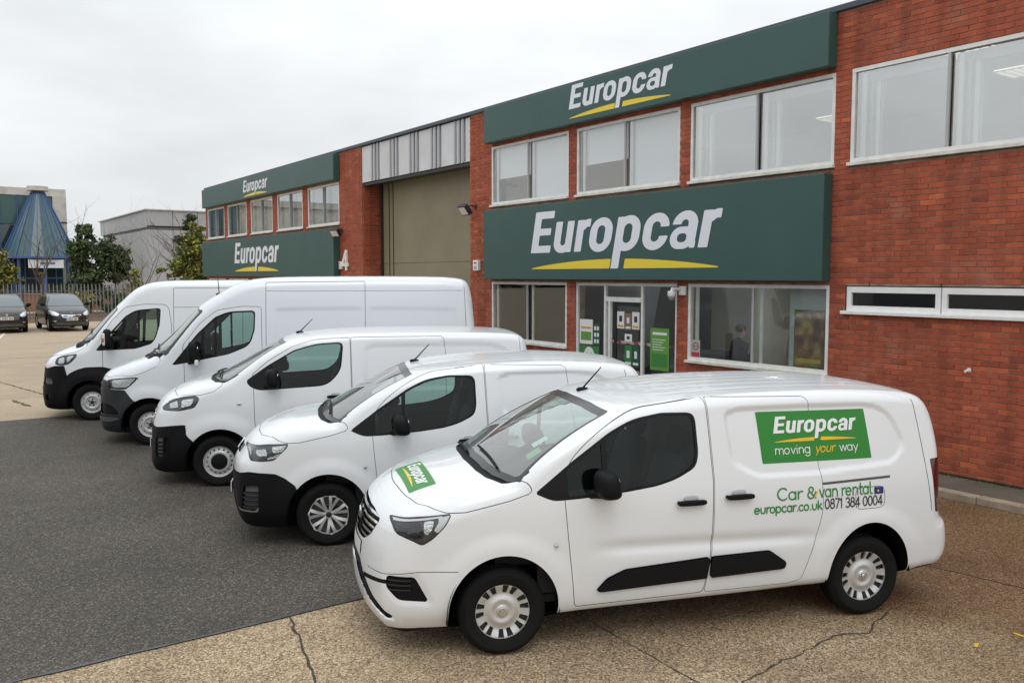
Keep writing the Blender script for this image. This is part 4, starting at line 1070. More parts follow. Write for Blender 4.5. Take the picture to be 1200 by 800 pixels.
def wallbox(y, z, w, h, label):
    r_ = tag(empty('alarm_box', (FX, y, z)), label, 'box'); q_ = MB(); q_.box((-.045, 0, 0), (.09, w, h), 0, .015); q_.build('housing', m_pvc, r_)
    q_ = MB(); q_.box((-.093, 0, .06 * h / .25), (.006, w * .5, h * .14), 0, .002); q_.build('badge', mat('red_badge', (.45, .03, .03), .4), r_); q_ = MB(); q_.box((-.093, 0, -.05 * h / .25), (.006, w * .6, h * .3), 0, .002); q_.build('plate', mat('grey_plate', (.42, .44, .46), .4), r_)
wallbox(17.20, 2.985, .22, .25, 'small white alarm box on the brick pier left of the large fascia board'); wallbox(25.0, 3.06, .16, .24, 'small white alarm box beside the white number 4')
def flood(y, z, rz, label):
    r_ = tag(empty('floodlight', (FX - .05, y, z)), label, 'lamp', 'floodlights on the brick front'); r_.rotation_euler = (0, 0, rz)
    q_ = MB(); q_.tube([(.05, 0, .05), (-.10, 0, .08), (-.22, 0, .0)], .018); q_.box((.045, 0, .05), (.02, .1, .1), 0, .004); q_.build('bracket', m_dark, r_)
    M_ = Matrix.Translation((-.26, 0, -.03)) @ Matrix.Rotation(R(-38), 4, 'Y')
    q_ = MB(); q_.box((0, 0, 0), (.12, .34, .27), 0, .02, M_); q_.build('lamp_housing', m_dark, r_)
    q_ = MB(); q_.box((-.062, 0, 0), (.006, .27, .20), 0, .002, M_); q_.build('lamp_glass', mat('lamp_lens', (.75, .75, .72), .15, coat=1), r_)
flood(17.30, 4.33, R(0), 'black floodlight on the brick pier by the large fascia board'); flood(24.95, 4.10, R(25), 'black floodlight on the pier above the number 4')
cc_ = tag(empty('security_camera', (FX, 10.62, 2.45)), 'white dome security camera above the brick pier beside the entrance door', 'camera')
q_ = MB(); q_.box((-.02, -.05, .03), (.04, .16, .16), 0, .01); q_.tube([(-.03, 0, .06), (-.16, .08, .06), (-.16, .08, .0)], .03); q_.build('mount', m_pvc, cc_)
q_ = MB(); q_.lathe([(.005, .03), (.07, .02), (.075, -.05), (.06, -.075)], 20, 'z', (-.16, .08, 0)); q_.build('housing', m_pvc, cc_, True)
q_ = MB(); q_.lathe([(.062, -.072), (.055, -.11), (.03, -.14), (.002, -.148)], 18, 'z', (-.16, .08, 0)); q_.build('dome', mat('dome_grey', (.35, .36, .37), .1, coat=1), cc_, True)
ov = tag(empty('overflow_pipe', (FX, 5.55, 1.52)), 'short white overflow pipe sticking out of the brick wall behind the lettered van', 'pipe')
q_ = MB(); q_.tube([(.02, 0, 0), (-.10, 0, -.01)], .017, 10); q_.build('pipe', m_pvc, ov, True)
q_ = MB(); q_.lathe([(.018, -.004), (.03, -.003), (.03, .002)], 14, 'x'); q_.build('collar', m_pvc, ov, True)

# posters and stickers on the glass
def poster(name, y1, y0, z0, z1, m_, label, x=FX + .043, deco=None):
    r_ = tag(empty(name, (x, (y0 + y1) / 2, z0)), label, 'poster'); q_ = MB(); hw = (y1 - y0) / 2; h = z1 - z0
    q_.cube(-.002, .002, -hw, hw, 0, h); q_.build('sheet', m_, r_)
    for nm, a_, b_, c_, d_, mm in deco or []:
        q_ = MB(); q_.cube(-.0045, -.0025, hw - b_ * 2 * hw, hw - a_ * 2 * hw, c_ * h, d_ * h); q_.build(nm, mm, r_)
    return r_
pg = mat('poster_green', (.03, .20, .045), .5); pg2 = mat('poster_light_green', (.12, .30, .05), .5); pdk = mat('poster_dark_green', (.012, .09, .05), .5); pw = mat('poster_white', (.75, .76, .75), .6); pr = mat('sign_red', (.60, .04, .05), .5); pbk = mat('print_black', (.03, .03, .03), .6); po = mat('print_orange', (.65, .33, .03), .5)
ds = poster('distance_poster', 13.46, 12.86, .75, 1.33, pg, 'green poster with a white oval of two footprints on the glass beside the door')
q_ = MB(); q_.lathe([(.001, -.004), (.20, -.004)], 28, 'x', (0, 0, .33)); o = q_.build('oval', pw, ds); o.scale = (1, .85, 1.05)
for s_ in (-1, 1):
    q_ = MB(); q_.sup((-.0055, s_ * .065, .33), (.002, .075, .22), .9); q_.build('footprint', pg, ds)
poster('menu_board', 13.46, 13.06, 1.36, 1.86, pw, 'white leaflet holder on the glass above the footprint poster', deco=[('picture', .1, .9, .15, .5, pg2), ('line', .1, .9, .62, .70, po)])
poster('leaflet_board', 13.04, 12.83, 1.35, 1.78, pdk, 'narrow dark green leaflet with white dots on the glass', deco=[('dot', .15 + .4 * i, .42 + .4 * i, .1 + .3 * j, .28 + .3 * j, pw) for i in range(2) for j in range(3)])
poster('offer_poster', 11.42, 10.94, 1.00, 1.78, pg2, 'bright green poster with white lines of print on the glass right of the door', deco=[('heading', .12, .88, .84, .90, pw), ('panel', .08, .92, .08, .40, mat('poster_mid_green', (.05, .22, .05), .5))] + [('line', .12, .8 - .1 * (i_ % 3), .72 - i_ * .06, .735 - i_ * .06, pw) for i_ in range(5)])
poster('mask_notice', 11.31, 11.10, .48, .93, pw, 'white notice with orange line under the bright green poster', deco=[('line', .08, .92, .12, .20, po), ('ring', .3, .7, .45, .75, pbk), ('heart', .38, .62, .53, .67, pw)])
for k_, (y1, y0, z0, z1, m_, lab) in enumerate([(12.40, 12.20, 1.72, 2.05, pw, 'left white notice on the glass door'), (12.18, 12.0, 1.70, 2.02, mat('notice_brown', (.25, .14, .10), .6), 'brown printed notice between two white ones on the glass door'), (11.98, 11.78, 1.72, 2.05, pw, 'right white notice on the glass door'), (12.18, 11.98, 1.45, 1.62, pw, 'small landscape notice in the middle of the glass door'), (12.18, 11.98, 1.0, 1.40, pg, 'green notice low on the glass door, left one'), (11.96, 11.78, 1.0, 1.40, pdk, 'dark green notice low on the glass door, right one')]):
    poster('door_notice', y1, y0, z0, z1, m_, lab, x=FX + .104, deco=[('line', .1, .9, .08, .2, po if m_ is pw else pw), ('ring', .3, .7, .4, .75, pbk if m_ is pw else pw)])
tape = tag(empty('hazard_tape', (FX + .12, 12.1, 1.45)), 'red and white hazard tape stretched inside the glass entrance', 'tape')
for row_, (ya, yb, z) in enumerate(((12.75, 10.85, .0), (12.45, 11.72, -.55))):
    n_ = 16
    for i in range(n_):
        q_ = MB(); a_ = ya + (yb - ya) * i / n_; b_ = ya + (yb - ya) * (i + 1) / n_
        q_.add([(.0, a_ - 12.1, z - .03), (.0, b_ - 12.1, z - .03), (.0, b_ - 12.1 + .04, z + .03), (.0, a_ - 12.1 + .04, z + .03)], [(0, 1, 2, 3)]); q_.build('stripe', pr if i % 2 else pw, tape)
nsm = poster('no_smoking_notice', 10.40, 10.20, 1.30, 1.62, pw, 'small white and red no smoking notice in the corner of the shop window', deco=[('band', .05, .95, .04, .32, pr)])
q_ = MB(); q_.lathe([(.052, -.004), (.07, -.004)], 22, 'x', (0, 0, .21)); q_.build('ring', pr, nsm)
q_ = MB(); q_.box((-.0045, 0, .21), (.002, .11, .014), 0, 0); q_.build('slash', pr, nsm).rotation_euler = (0, 0, 0)
# inner white door with a framed poster seen through the right shop window
idr = tag(empty('inner_door', (FX + .30, 8.18, .11)), 'pale inner door with a framed poster behind the shop window', 'door')
q_ = MB(); q_.cube(-.02, .02, -.36, .36, 0, 2.50, .004); q_.build('leaf', mat('door_pale', (.50, .56, .56), .5), idr)
q_ = MB(); q_.cube(-.032, -.021, -.30, .26, 1.10, 2.1); q_.build('poster_frame', mat('frame_olive', (.12, .11, .06), .5), idr)
m, N, L, b = nt_new('poster_print'); g_ = N.new('ShaderNodeTexCoord'); nz2 = N.new('ShaderNodeTexNoise'); nz2.inputs['Scale'].default_value = 4.5; nz2.inputs['Detail'].default_value = 3; L.new(g_.outputs['Object'], nz2.inputs['Vector'])
rp2 = N.new('ShaderNodeValToRGB'); rp2.color_ramp.elements[0].position = .36; rp2.color_ramp.elements[0].color = (.05, .04, .035, 1); rp2.color_ramp.elements[1].position = .64; rp2.color_ramp.elements[1].color = (.42, .33, .10, 1); e = rp2.color_ramp.elements.new(.5); e.color = (.22, .10, .04, 1)
L.new(nz2.outputs['Fac'], rp2.inputs[0]); L.new(rp2.outputs[0], b.inputs['Base Color'])
q_ = MB(); q_.cube(-.037, -.033, -.28, .24, 1.13, 2.07); q_.build('poster_sheet', m, idr)
q_ = MB(); q_.cube(-.0415, -.0375, -.24, .20, 1.27, 1.33); q_.build('caption', mat('print_yellow', (.55, .42, .05), .5), idr); q_ = MB(); q_.cube(-.0415, -.0375, -.2, .0, 1.15, 1.22); q_.build('badge', pg, idr)
# ---------------------------------------------------------------- vans
m_paint = mat('van_white', (.745, .765, .785), .32, spec=.5, coat=.7, coat_rough=.04, back=(.05, .05, .054))
m_paint2 = mat('van_white_cool', (.70, .735, .775), .32, spec=.5, coat=.7, coat_rough=.04, back=(.05, .05, .054))
m_gap = mat('panel_gap', (.10, .102, .105), .8)
m_plast = mat('black_plastic', (.006, .0062, .0075), .6, spec=.18, bump=(400, .15, .0008))
m_gplast = mat('grey_plastic', (.024, .026, .030), .5, spec=.35, bump=(400, .15, .0008))
m_gloss = mat('black_gloss', (.008, .008, .009), .22, spec=.22)
m_frit = mat('glass_border', (.035, .038, .04), .2)
m_tyre = mat('tyre_rubber', (.0095, .0095, .0095), .85, spec=.18, bump=(90, .2, .002))
m_alloy = mat('wheel_silver', (.62, .62, .61), .36, .55)
m_steel = mat('wheel_steel', (.60, .60, .60), .40, .45)
m_chrome = mat('chrome', (.78, .79, .80), .12, 1.0)
m_refl = mat('lamp_reflector', (.62, .64, .66), .22, .8, bump=(55, .6, .02))
m_lampd = mat('lamp_dark', (.05, .052, .056), .3, .5, bump=(35, .5, .02))
m_red = mat('tail_lamp_red', (.07, .003, .004), .12, coat=1)
m_amber = mat('amber_lamp', (.55, .14, .02), .2, coat=1)
m_lens = glass_mat('lamp_lens_clear', (.93, .95, .95), refl=.07)
m_cabg = glass_mat('van_side_glass', (.56, .71, .665), refl=.03)
m_ws = glass_mat('windscreen_glass', (.74, .88, .83), refl=.16, veil=.15)  # diffuse veil imitates the milky sky reflection on rain-filmed glass
m_seat = mat('seat_fabric', (.022, .023, .026), .9, noise=(30, .2)); m_trim = mat('cabin_trim', (.018, .019, .021), .75, spec=.3); m_bulk = mat('bulkhead_grey', (.16, .165, .17), .7)
m_decal = mat('decal_green', (.020, .215, .024), .4); m_dtext = mat('decal_text_green', (.025, .22, .035), .4); m_dwhite = mat('decal_white', (.82, .82, .84), .4); m_dyel = mat('decal_yellow', (.80, .50, .02), .4); m_dblk = mat('decal_black', (.02, .02, .025), .4)
m_plate = mat('number_plate_white', (.70, .70, .66), .35)

def arch_hole(sk, cx, rx, cz, rz):
    sk.region('hole', 'side', arch_poly(cx, rx, cz, rz, -.2), ((-9, 9), (.45, 9), (-9, 9)))
def bonnet_fn(front, side, back):
    fa = np.array(front); sa = np.array(sorted(side)); ba = np.array(back)
    def f(V):
        A = np.abs(V[:, 1])
        s1 = V[:, 0] - np.interp(A, fa[:, 0], fa[:, 1]); s2 = np.interp(V[:, 0], sa[:, 0], sa[:, 1]) - V[:, 2]; s3 = np.interp(A, ba[:, 0], ba[:, 1]) - V[:, 0]
        k = .06; m12 = rmax(s1, s2, k); return rmax(m12, s3, .03)
    return f

def solve_y(body, x, z):
    x = np.asarray(x, float); z = np.asarray(z, float); lo = np.zeros_like(x) + .2; hi = np.full_like(x, 1.3)
    for _ in range(22):
        mid = (lo + hi) / 2; f = body(x, mid, z); lo = np.where(f < 0, mid, lo); hi = np.where(f < 0, hi, mid)
    return (lo + hi) / 2
def solve_z(body, x, y):
    x = np.asarray(x, float); y = np.asarray(y, float); lo = np.full_like(x, .6); hi = np.full_like(x, 3.0)
    for _ in range(22):
        mid = (lo + hi) / 2; f = body(x, y, mid); lo = np.where(f < 0, mid, lo); hi = np.where(f < 0, hi, mid)
    return (lo + hi) / 2

def extract(sk, lab, push=0.0, side=0):
    i = sk.names.index(lab) if lab in sk.names else -1
    m = sk.lab == i
    if side: m &= (np.sign(sk.V[sk.T].mean(1)[:, 1]) == side)
    T = sk.T[m]
    if not len(T): return None
    u = np.unique(T); rm = np.zeros(len(sk.V), int); rm[u] = np.arange(len(u))
    return sk.V[u] + sk.N[u] * push, rm[T], sk.N[u]
def panel(sk, lab, name, m_, parent, push=0.0, side=0, label=None):
    r = extract(sk, lab, push, side)
    if r is None: return None
    o = link(name, np_mesh(name, r[0], r[1], m_, True, r[2]), parent)
    if label: o['label'] = label
    return o

def wheel_proto(kind, r, w, rim_r):
    """wheel about the y axis, outer face towards +y; returns meshes"""
    t = MB(); hw = w / 2
    prof = [(rim_r - .012, hw - .022), (rim_r + .006, hw - .012), (rim_r + .02, hw - .004), ((r + rim_r) / 2 + .01, hw + .004), (r - .035, hw - .004), (r - .012, hw - .018), (r - .002, hw - .04), (r, hw - .055)]
    for k in range(1, 4):                       # tread grooves
        y = hw - .055 - (w - .11) * k / 4; prof += [(r, y + .008), (r - .008, y + .005), (r - .008, y - .005), (r, y - .008)]
    prof += [(r, -hw + .055), (r - .012, -hw + .018), (r - .04, -hw + .004), (rim_r + .01, -hw + .01), (rim_r - .012, -hw + .022)]
    t.lathe(prof, 56, 'y')
    tm = t.build('tyre', m_tyre, None, True, angle=35); tyre = tm.data; bpy.data.objects.remove(tm)
    meshes = [('tyre', tyre)]
    R0 = rim_r
    def polar(depth, hole, nr, nt, m_, name, r_in, r_out):
        rs = np.linspace(r_in, r_out, nr); ts = np.linspace(0, 2 * math.pi, nt, endpoint=False)
        RR, TT = np.meshgrid(rs, ts, indexing='ij'); Y = depth(RR, TT)
        V = np.stack([RR * np.cos(TT), Y, RR * np.sin(TT)], -1).reshape(-1, 3)
        i, j = np.meshgrid(np.arange(nr - 1), np.arange(nt), indexing='ij'); j2 = (j + 1) % nt
        F = np.stack([(i * nt + j), (i * nt + j2), ((i + 1) * nt + j2), ((i + 1) * nt + j)], -1).reshape(-1, 4)
        T = np.concatenate([F[:, [0, 1, 2]], F[:, [0, 2, 3]]])
        sk = Skin(V, np.tile([0, 1.0, 0], (len(V), 1)), T)
        if hole is not None:
            rr = np.hypot(sk.V[:, 0], sk.V[:, 2]); tt = np.arctan2(sk.V[:, 2], sk.V[:, 0]); sc = hole(rr, tt)
            sk.cut(sc, np.ones(len(T), bool)); rr = np.hypot(sk.V[:, 0], sk.V[:, 2]); tt = np.arctan2(sk.V[:, 2], sk.V[:, 0]); sc = hole(rr, tt)
            sk.T = sk.T[sc[sk.T].mean(1) > 0]
        # skirt: give the pierced disc thickness
        u = np.unique(sk.T); rm = np.zeros(len(sk.V), int); rm[u] = np.arange(len(u)); P = sk.V[u]; T = rm[sk.T]
        E = np.concatenate([T[:, [0, 1]], T[:, [1, 2]], T[:, [2, 0]]]); key = np.sort(E, 1); k = key[:, 0] * len(P) + key[:, 1]
        uq, idx, cnt = np.unique(k, return_index=True, return_counts=True); B = E[idx[cnt == 1]]
        P2 = P.copy(); P2[:, 1] -= .014
        Vn = np.concatenate([P, P2]); S1 = np.stack([B[:, 0], B[:, 1], B[:, 1] + len(P)], -1); S2 = np.stack([B[:, 0], B[:, 1] + len(P), B[:, 0] + len(P)], -1)
        me = np_mesh(name, Vn, np.concatenate([T, S1, S2]), m_, True)
        try: me.set_sharp_from_angle(angle=R(35))
        except Exception: pass
        meshes.append((name, me))
    def per(tt, n, ph=0.0): return (np.mod(tt - ph + math.pi / n, 2 * math.pi / n) - math.pi / n)
    yo = hw - .012
    if kind == 'cover':                                  # pressed cover with seven pairs of slots
        def depth(r_, t_): return yo - .012 - .020 * sstep(.30 * R0, .62 * R0, r_) * (1 - sstep(.62 * R0, .95 * R0, r_)) + .012 * (1 - sstep(.0, .16 * R0, r_)) - .014 * sstep(.16 * R0, .20 * R0, r_) * (1 - sstep(.25 * R0, .45 * R0, r_))
        def hole(r_, t_):
            d = np.full(r_.shape, 9.0)
            for off in (-.185, .185):
                a = per(t_, 7, off) * r_; d = np.minimum(d, np.maximum(np.abs(a) - (.0135 + .030 * np.maximum(r_ / R0 - .6, 0)) , np.abs(r_ - .785 * R0) - .145 * R0))
            return d
        polar(depth, hole, 40, 196, m_alloy, 'wheel_cover', .002, R0)
        cap = MB(); cap.lathe([(.001, yo + .006), (.022, yo + .006), (.026, yo + .001), (.028, yo - .004)], 24, 'y'); o = cap.build('emblem', m_chrome, None, True); meshes.append(('emblem', o.data)); bpy.data.objects.remove(o)
    elif kind == 'spokes':                               # seven split spokes
        def depth(r_, t_): return yo - .004 - .026 * (1 - sstep(.15 * R0, .8 * R0, r_)) - .010 * np.minimum(np.abs(per(t_, 7)) * r_ / .05, 1)
        polar(depth, lambda a, b_: -hole_sp(a, b_, R0, per), 44, 224, m_alloy, 'wheel_cover', .002, R0)
        cap = MB(); cap.lathe([(.001, yo - .018), (.02, yo - .018), (.03, yo - .024)], 24, 'y'); o = cap.build('emblem', m_gplast, None, True); meshes.append(('emblem', o.data)); bpy.data.objects.remove(o)
    else:                                                # pressed steel wheel with round holes
        nh = 16 if kind == 'steel' else 10
        def depth(r_, t_): return yo - .008 - .030 * (1 - sstep(.84 * R0, .97 * R0, r_)) + .030 * sstep(.76 * R0, .60 * R0, r_) - .012 * sstep(.50 * R0, .42 * R0, r_)
        def hole(r_, t_): return np.hypot(per(t_, nh) * r_, r_ - .735 * R0) - (.0125 if kind == 'steel' else .0115)
        polar(depth, hole, 40, 192, m_steel, 'rim', .002, R0)
        cap = MB()
        if kind == 'steel': cap.lathe([(.001, yo + .014), (.07, yo + .014), (.50 * R0 - .004, yo + .002), (.50 * R0, yo - .02)], 32, 'y'); o = cap.build('centre_cap', m_plast, None, True)
        else:
            cap.lathe([(.001, yo + .02), (.03, yo + .02), (.034, yo - .01)], 20, 'y')
            for q in range(5):
                a = 2 * math.pi * q / 5; cap.lathe([(.001, yo + .012), (.011, yo + .012), (.012, yo - .02)], 8, 'y', (.062 * math.cos(a), 0, .062 * math.sin(a)))
            o = cap.build('centre_cap', m_gplast, None, True)
        meshes.append(('centre_cap', o.data)); bpy.data.objects.remove(o)
    bk_ = MB(); bk_.lathe([(.002, hw - .10), (R0 * .98, hw - .085), (R0 * .99, hw - .02)], 32, 'y'); o = bk_.build('wheel_back', m_gap, None, True); meshes.append(('brake_disc', o.data)); bpy.data.objects.remove(o)
    return meshes
def hole_sp(r_, t_, R0, per):
    sp = np.full(r_.shape, 9.0)
    for sgn in (-1, 1):
        cen = sgn * (.05 + .18 * (r_ / R0)); sp = np.minimum(sp, np.abs(per(t_ - cen, 7)) * r_ - (.0105 + .006 * r_ / R0))
    solid = np.minimum.reduce([sp, r_ - .20 * R0, .905 * R0 - r_])      # inside any of these is metal
    return solid

def put_wheel(meshes, parent, x, y, z, steer=0.0):
    for s in (1, -1):
        w = empty('wheel'); w.parent = parent; w.location = (x, s * y, z); w.rotation_euler = (0, 0, (0 if s > 0 else math.pi) + steer)
        w.rotation_euler.rotate_axis('Y', random.Random(x * 3 + s).uniform(0, 6))
        for nm, me in meshes: link(nm, me, w)

def liner(parent, cx, rx, cz, rz, y1, name='wheel_arch_liner'):
    zl = .26 if cx > -1 else .33; P = arch_poly(cx, rx + .012, cz, rz + .012, zl)[:-2]; P = np.concatenate([[(cx + rx + .012, zl)], P, [(cx - rx - .012, zl + .02)]]); n = len(P)
    for s in (1, -1):
        q = MB(); V = [(a, s * y1, b) for a, b in P] + [(a, s * .46, b) for a, b in P]
        q.add(V, [(i, i + 1, n + i + 1, n + i) for i in range(n - 1)] + [tuple(range(n, 2 * n))]); q.build(name, m_plast, parent)

def make_seat(parent, x, y, z):
    s = empty('seat'); s.parent = parent; s.location = (x, y, z)
    q = MB(); q.sup((.22, 0, .08), (.52, .50, .20), .35); q.build('cushion', m_seat, s, True)
    M_ = Matrix.Rotation(R(-14), 4, 'Y'); q = MB(); q.sup((-.06, 0, .42), (.15, .50, .68), .4, M=M_); q.build('backrest', m_seat, s, True)
    q = MB(); q.sup((-.07, 0, .86), (.11, .27, .20), .5, M=M_); q.build('headrest', m_seat, s, True)
def cabin(parent, d):
    """dashboard, wheel on the right, two seats and a bulkhead"""
    xs, zs, zd, xd, hw, zt = d['seat_x'], d['seat_z'], d['dash_z'], d['dash_x'], d['hw'], d['top']
    make_seat(parent, xs, .42, zs); make_seat(parent, xs, -.42, zs)
    q = MB(); q.sup((xd, 0, zd - .14), (.62, 2 * hw, .34), .35, 24, 12); q.cube(xd - .1, xd + .25, -hw + .05, hw - .05, zd - .6, zd - .15); q.build('dashboard', m_trim, parent, True)
    sw = empty('steering_wheel'); sw.parent = parent; sw.location = (xd - .40, -.40, zd + .0); sw.rotation_euler = (0, R(-28 + 90 - 64), 0)
    q = MB(); pts = [(0, .185 * math.cos(a), .185 * math.sin(a)) for a in np.linspace(0, 2 * math.pi, 25)]; q.tube(pts, .016, 8, False); q.build('rim', m_trim, sw, True)
    q = MB(); q.sup((.02, 0, 0), (.06, .16, .12), .5); q.cube(-.005, .01, -.18, .18, -.015, .015); q.tube([(.02, 0, 0), (.25, 0, -.08)], .035); q.build('hub', m_trim, sw, True)
    q = MB(); q.prism([(-hw, .35), (hw, .35), (hw, d['belt']), (hw - .14, zt - .10), (-hw + .14, zt - .10), (-hw, d['belt'])], d['bulk'] - .01, d['bulk'] + .01, 'x'); q.build('bulkhead', m_bulk, parent)
    q = MB(); q.cube(d['bulk'], xd + .3, -hw, hw, .34, .40); q.build('cab_floor', m_trim, parent)
    for s in (1, -1):
        q = MB(); q.cube(d['bulk'] + .02, xd - .05, s * (hw + .005), s * (hw + .03), .42, d['belt'] - .05); q.build('door_card', m_trim, parent)

def mirror(parent, x, y, z, d=(.16, .22, .25), indicator=False, arm=(.10, -.09)):
    for s in (1, -1):
        r = empty('door_mirror'); r.parent = parent; r.location = (x, s * y, z)
        def fn(a, b, c): return (a * (1 - .25 * c / d[2]) + .03 * (c / d[2]), b, c)
        q = MB(); q.sup((0, 0, 0), d, .68, 28, 18, fn); q.build('mirror_housing', m_plast, r, True)
        q = MB(); q.tube([(.0, -s * .02, -d[2] * .38), (arm[0] * .5, -s * .10, -d[2] * .44), (arm[0], s * arm[1] - s * .06, -d[2] * .5)], [.032, .03, .035], 10); q.build('mirror_arm', m_plast, r, True)
        q = MB(); q.sup((-d[0] * .40, 0, 0), (.02, d[1] * .56, d[2] * .54), .6); q.build('mirror_glass', m_chrome, r, True)
        if indicator:
            q = MB(); q.sup((d[0] * .30, s * d[1] * .40, .0), (.05, .06, d[2] * .62), .5); q.build('mirror_cover', m_plate, r, True)
            q = MB(); q.sup((d[0] * .34, s * d[1] * .44, -.01), (.05, .05, d[2] * .28), .6); q.build('indicator', m_amber, r, True)
def handle(parent, body, x, z, l=.22):
    for s in (1, -1):
        y = float(solve_y(body, np.array([x]), np.array([z]))[0]); h = empty('door_handle'); h.parent = parent; h.location = (x, s * y, z)
        q = MB(); q.sup((0, s * .032, 0), (l, .028, .042), .5, 20, 10); q.tube([(-l * .42, 0, 0), (-l * .42, s * .03, 0)], .014); q.tube([(l * .42, 0, 0), (l * .42, s * .03, 0)], .014); q.build('grip', m_plast, h, True)
        q = MB(); q.sup((.0, s * .001, .028), (l * .52, .012, .055), .8, 20, 10); q.build('scoop_shade', mat('scoop_shade_grey', (.50, .51, .52), .35, coat=.5), h, True)  # grey ellipsoid imitates the shade in the handle scoop
def antenna(parent, x, y, z, dx, dz):
    a = empty('antenna'); a.parent = parent; a.location = (x, y, z)
    q = MB(); q.sup((-.02, 0, .012), (.11, .04, .045), .9); q.build('base', m_plast, a, True)
    q = MB(); q.tube([(-.02, 0, .02), (-.02 + dx, 0, dz)], [.008, .0045], 8); q.build('rod', m_plast, a, True)
def wipers(parent, body, specs):
    for (x0, y0, x1, y1) in specs:
        n = 9; xs = np.linspace(x0, x1, n); ys = np.linspace(y0, y1, n); zs = solve_z(body, xs, ys)
        q = MB(); q.tube([(a, b, c + .018) for a, b, c in zip(xs, ys, zs)], .011, 6); q.build('wiper', m_plast, parent, True)

def decal_side(parent, body, V, T, name, m_, x0, z0, sx, sz, lift=.004):
    x = x0 - V[:, 0] * sx; z = z0 + V[:, 1] * sz; y = solve_y(body, x, z) + lift
    link(name, np_mesh(name, np.stack([x, y, z], -1), T[:, ::-1] if False else T, m_, False), parent)

def finish_van(sk, root, paint, extra=(), gl=m_cabg, low=((-6, .37), (-3.5, .37), (-3.4, .33), (-2.6, .30), (-.45, .285), (.3, .26), (.42, .23), (1.2, .21))):
    pr = np.array(low); sk.region_fn('underbody', lambda V: V[:, 2] - np.interp(V[:, 0], pr[:, 0], pr[:, 1]), ['body', 'front_door', 'sliding_door', 'gap'])
    body = panel(sk, 'body', 'body', paint, root)
    gp = panel(sk, 'gap', 'panel_gap', m_gap, body, -.007); gp['kind'] = 'stuff'
    panel(sk, 'underbody', 'underbody', m_plast, root)
    panel(sk, 'bonnet', 'bonnet', paint, root)
    doors = {}
    for s in (1, -1):
        d = panel(sk, 'front_door', 'front_door', paint, root, 0, s); doors[s] = d
        panel(sk, 'window_frame', 'window_frame', m_gloss, d, -.001, s); panel(sk, 'window', 'window', gl, d, -.008, s)
        panel(sk, 'sliding_door', 'sliding_door', paint, root, 0, s)
    panel(sk, 'windscreen', 'windscreen', m_ws, root, -.004); panel(sk, 'windscreen_border', 'windscreen_border', m_frit, root, -.003); panel(sk, 'cowl', 'cowl', m_plast, root, -.012)
    for lab, name, m_, push in extra:
        for s in (1, -1): panel(sk, lab, name, m_, root, push, s)
    for s in (1, -1):
        h = panel(sk, 'headlight', 'headlight', m_lampd, root, -.030, s)
        if h is None: continue
        panel(sk, 'headlight', 'lamp_lens', m_lens, h, .002, s)
        r = panel(sk, 'reflector', 'reflector', m_refl, h, -.018, s); panel(sk, 'reflector', 'lamp_lens', m_lens, h, .002, s)
        for lb in ('drl', 'lamp_black'): panel(sk, lb, 'lamp_lens', m_lens, h, .002, s)
    return body, doors

def emptyvan(name, pose, label):
    r = tag(empty(name, (pose[0], pose[1], 0), R(pose[2])), label, 'van', 'white vans parked side by side in front of the brick unit'); return r
WB = ((-1.4, .5), (0, 9), (1.0, 9))
def cut_glazing(sk, frame, glass_pts, front_poly, ws_in=.03, base=None, zmax=9, bars=(), off=.0):
    P = np.asarray(front_poly); ba = np.array(base)
    def fn(V): return np.maximum.reduce([poly_sdf(P, np.abs(V[:, 1]), V[:, 2]), V[:, 0] - np.interp(np.abs(V[:, 1]), ba[:, 0], ba[:, 1]), -1.6 - V[:, 0], V[:, 2] - zmax])
    sk.region_fn('windscreen_border', fn, ['body', 'cowl', 'bonnet', 'gap']); sk.region_fn('windscreen', lambda V: np.maximum(fn(V) + ws_in, V[:, 0] - np.interp(np.abs(V[:, 1]), ba[:, 0], ba[:, 1]) + .05), ['windscreen_border'])
    sk.region('window_frame', 'side', frame, ((-9, 9), (.5, 9), (.9, 9)), None)
    sk.region('window', 'side', glass_pts, ((-9, 9), (.5, 9), (.9, 9)), ['window_frame'], off)
    for bpoly in bars: sk.region('window_frame', 'side', bpoly, ((-9, 9), (.5, 9), (.9, 9)), ['window'])
def bar(x, w, z0=1.0, z1=2.4, lean=0.0): return [(x - w, z0), (x + w, z0), (x + w + lean, z1), (x - w + lean, z1)]

# ---- van 1 and 2 share one body
POSE = dict(v1=(3.738, 5.724, 158.8), v2=(3.775, 8.78, 155.1), v3=(3.61, 11.945, 156.0), v4=(3.557, 15.354, 155.0), v5=(3.19, 18.56, 157.0))
K9_DOOR = [(-.45, 1.30), (-.447, 1.124), (-.470, .85), (-.527, .325), (-1.556, .342), (-1.608, .695), (-1.627, 1.2), (-1.615, 1.451), (-1.60, 1.818, .02), (-1.015, 1.755, .22), (-.80, 1.65, .12), (-.618, 1.525, .10), (-.50, 1.41, .07)]
K9_SLIDE = [(-1.612, 1.818), (-1.625, 1.451), (-1.637, 1.2), (-1.618, .695), (-1.566, .342), (-2.28, .345), (-2.40, .37), (-2.50, .68), (-2.555, .88), (-2.567, .97), (-2.561, 1.14), (-2.48, 1.80, .06)]
K9_FRAME = [(-.222, 1.19, .01), (-.36, 1.127, .05), (-.569, 1.133), (-.933, 1.160), (-1.159, 1.187), (-1.323, 1.226, .1), (-1.488, 1.309, .12), (-1.516, 1.40, .08), (-1.506, 1.715, .07), (-1.233, 1.722), (-.991, 1.685, .1), (-.801, 1.592), (-.52, 1.408)]
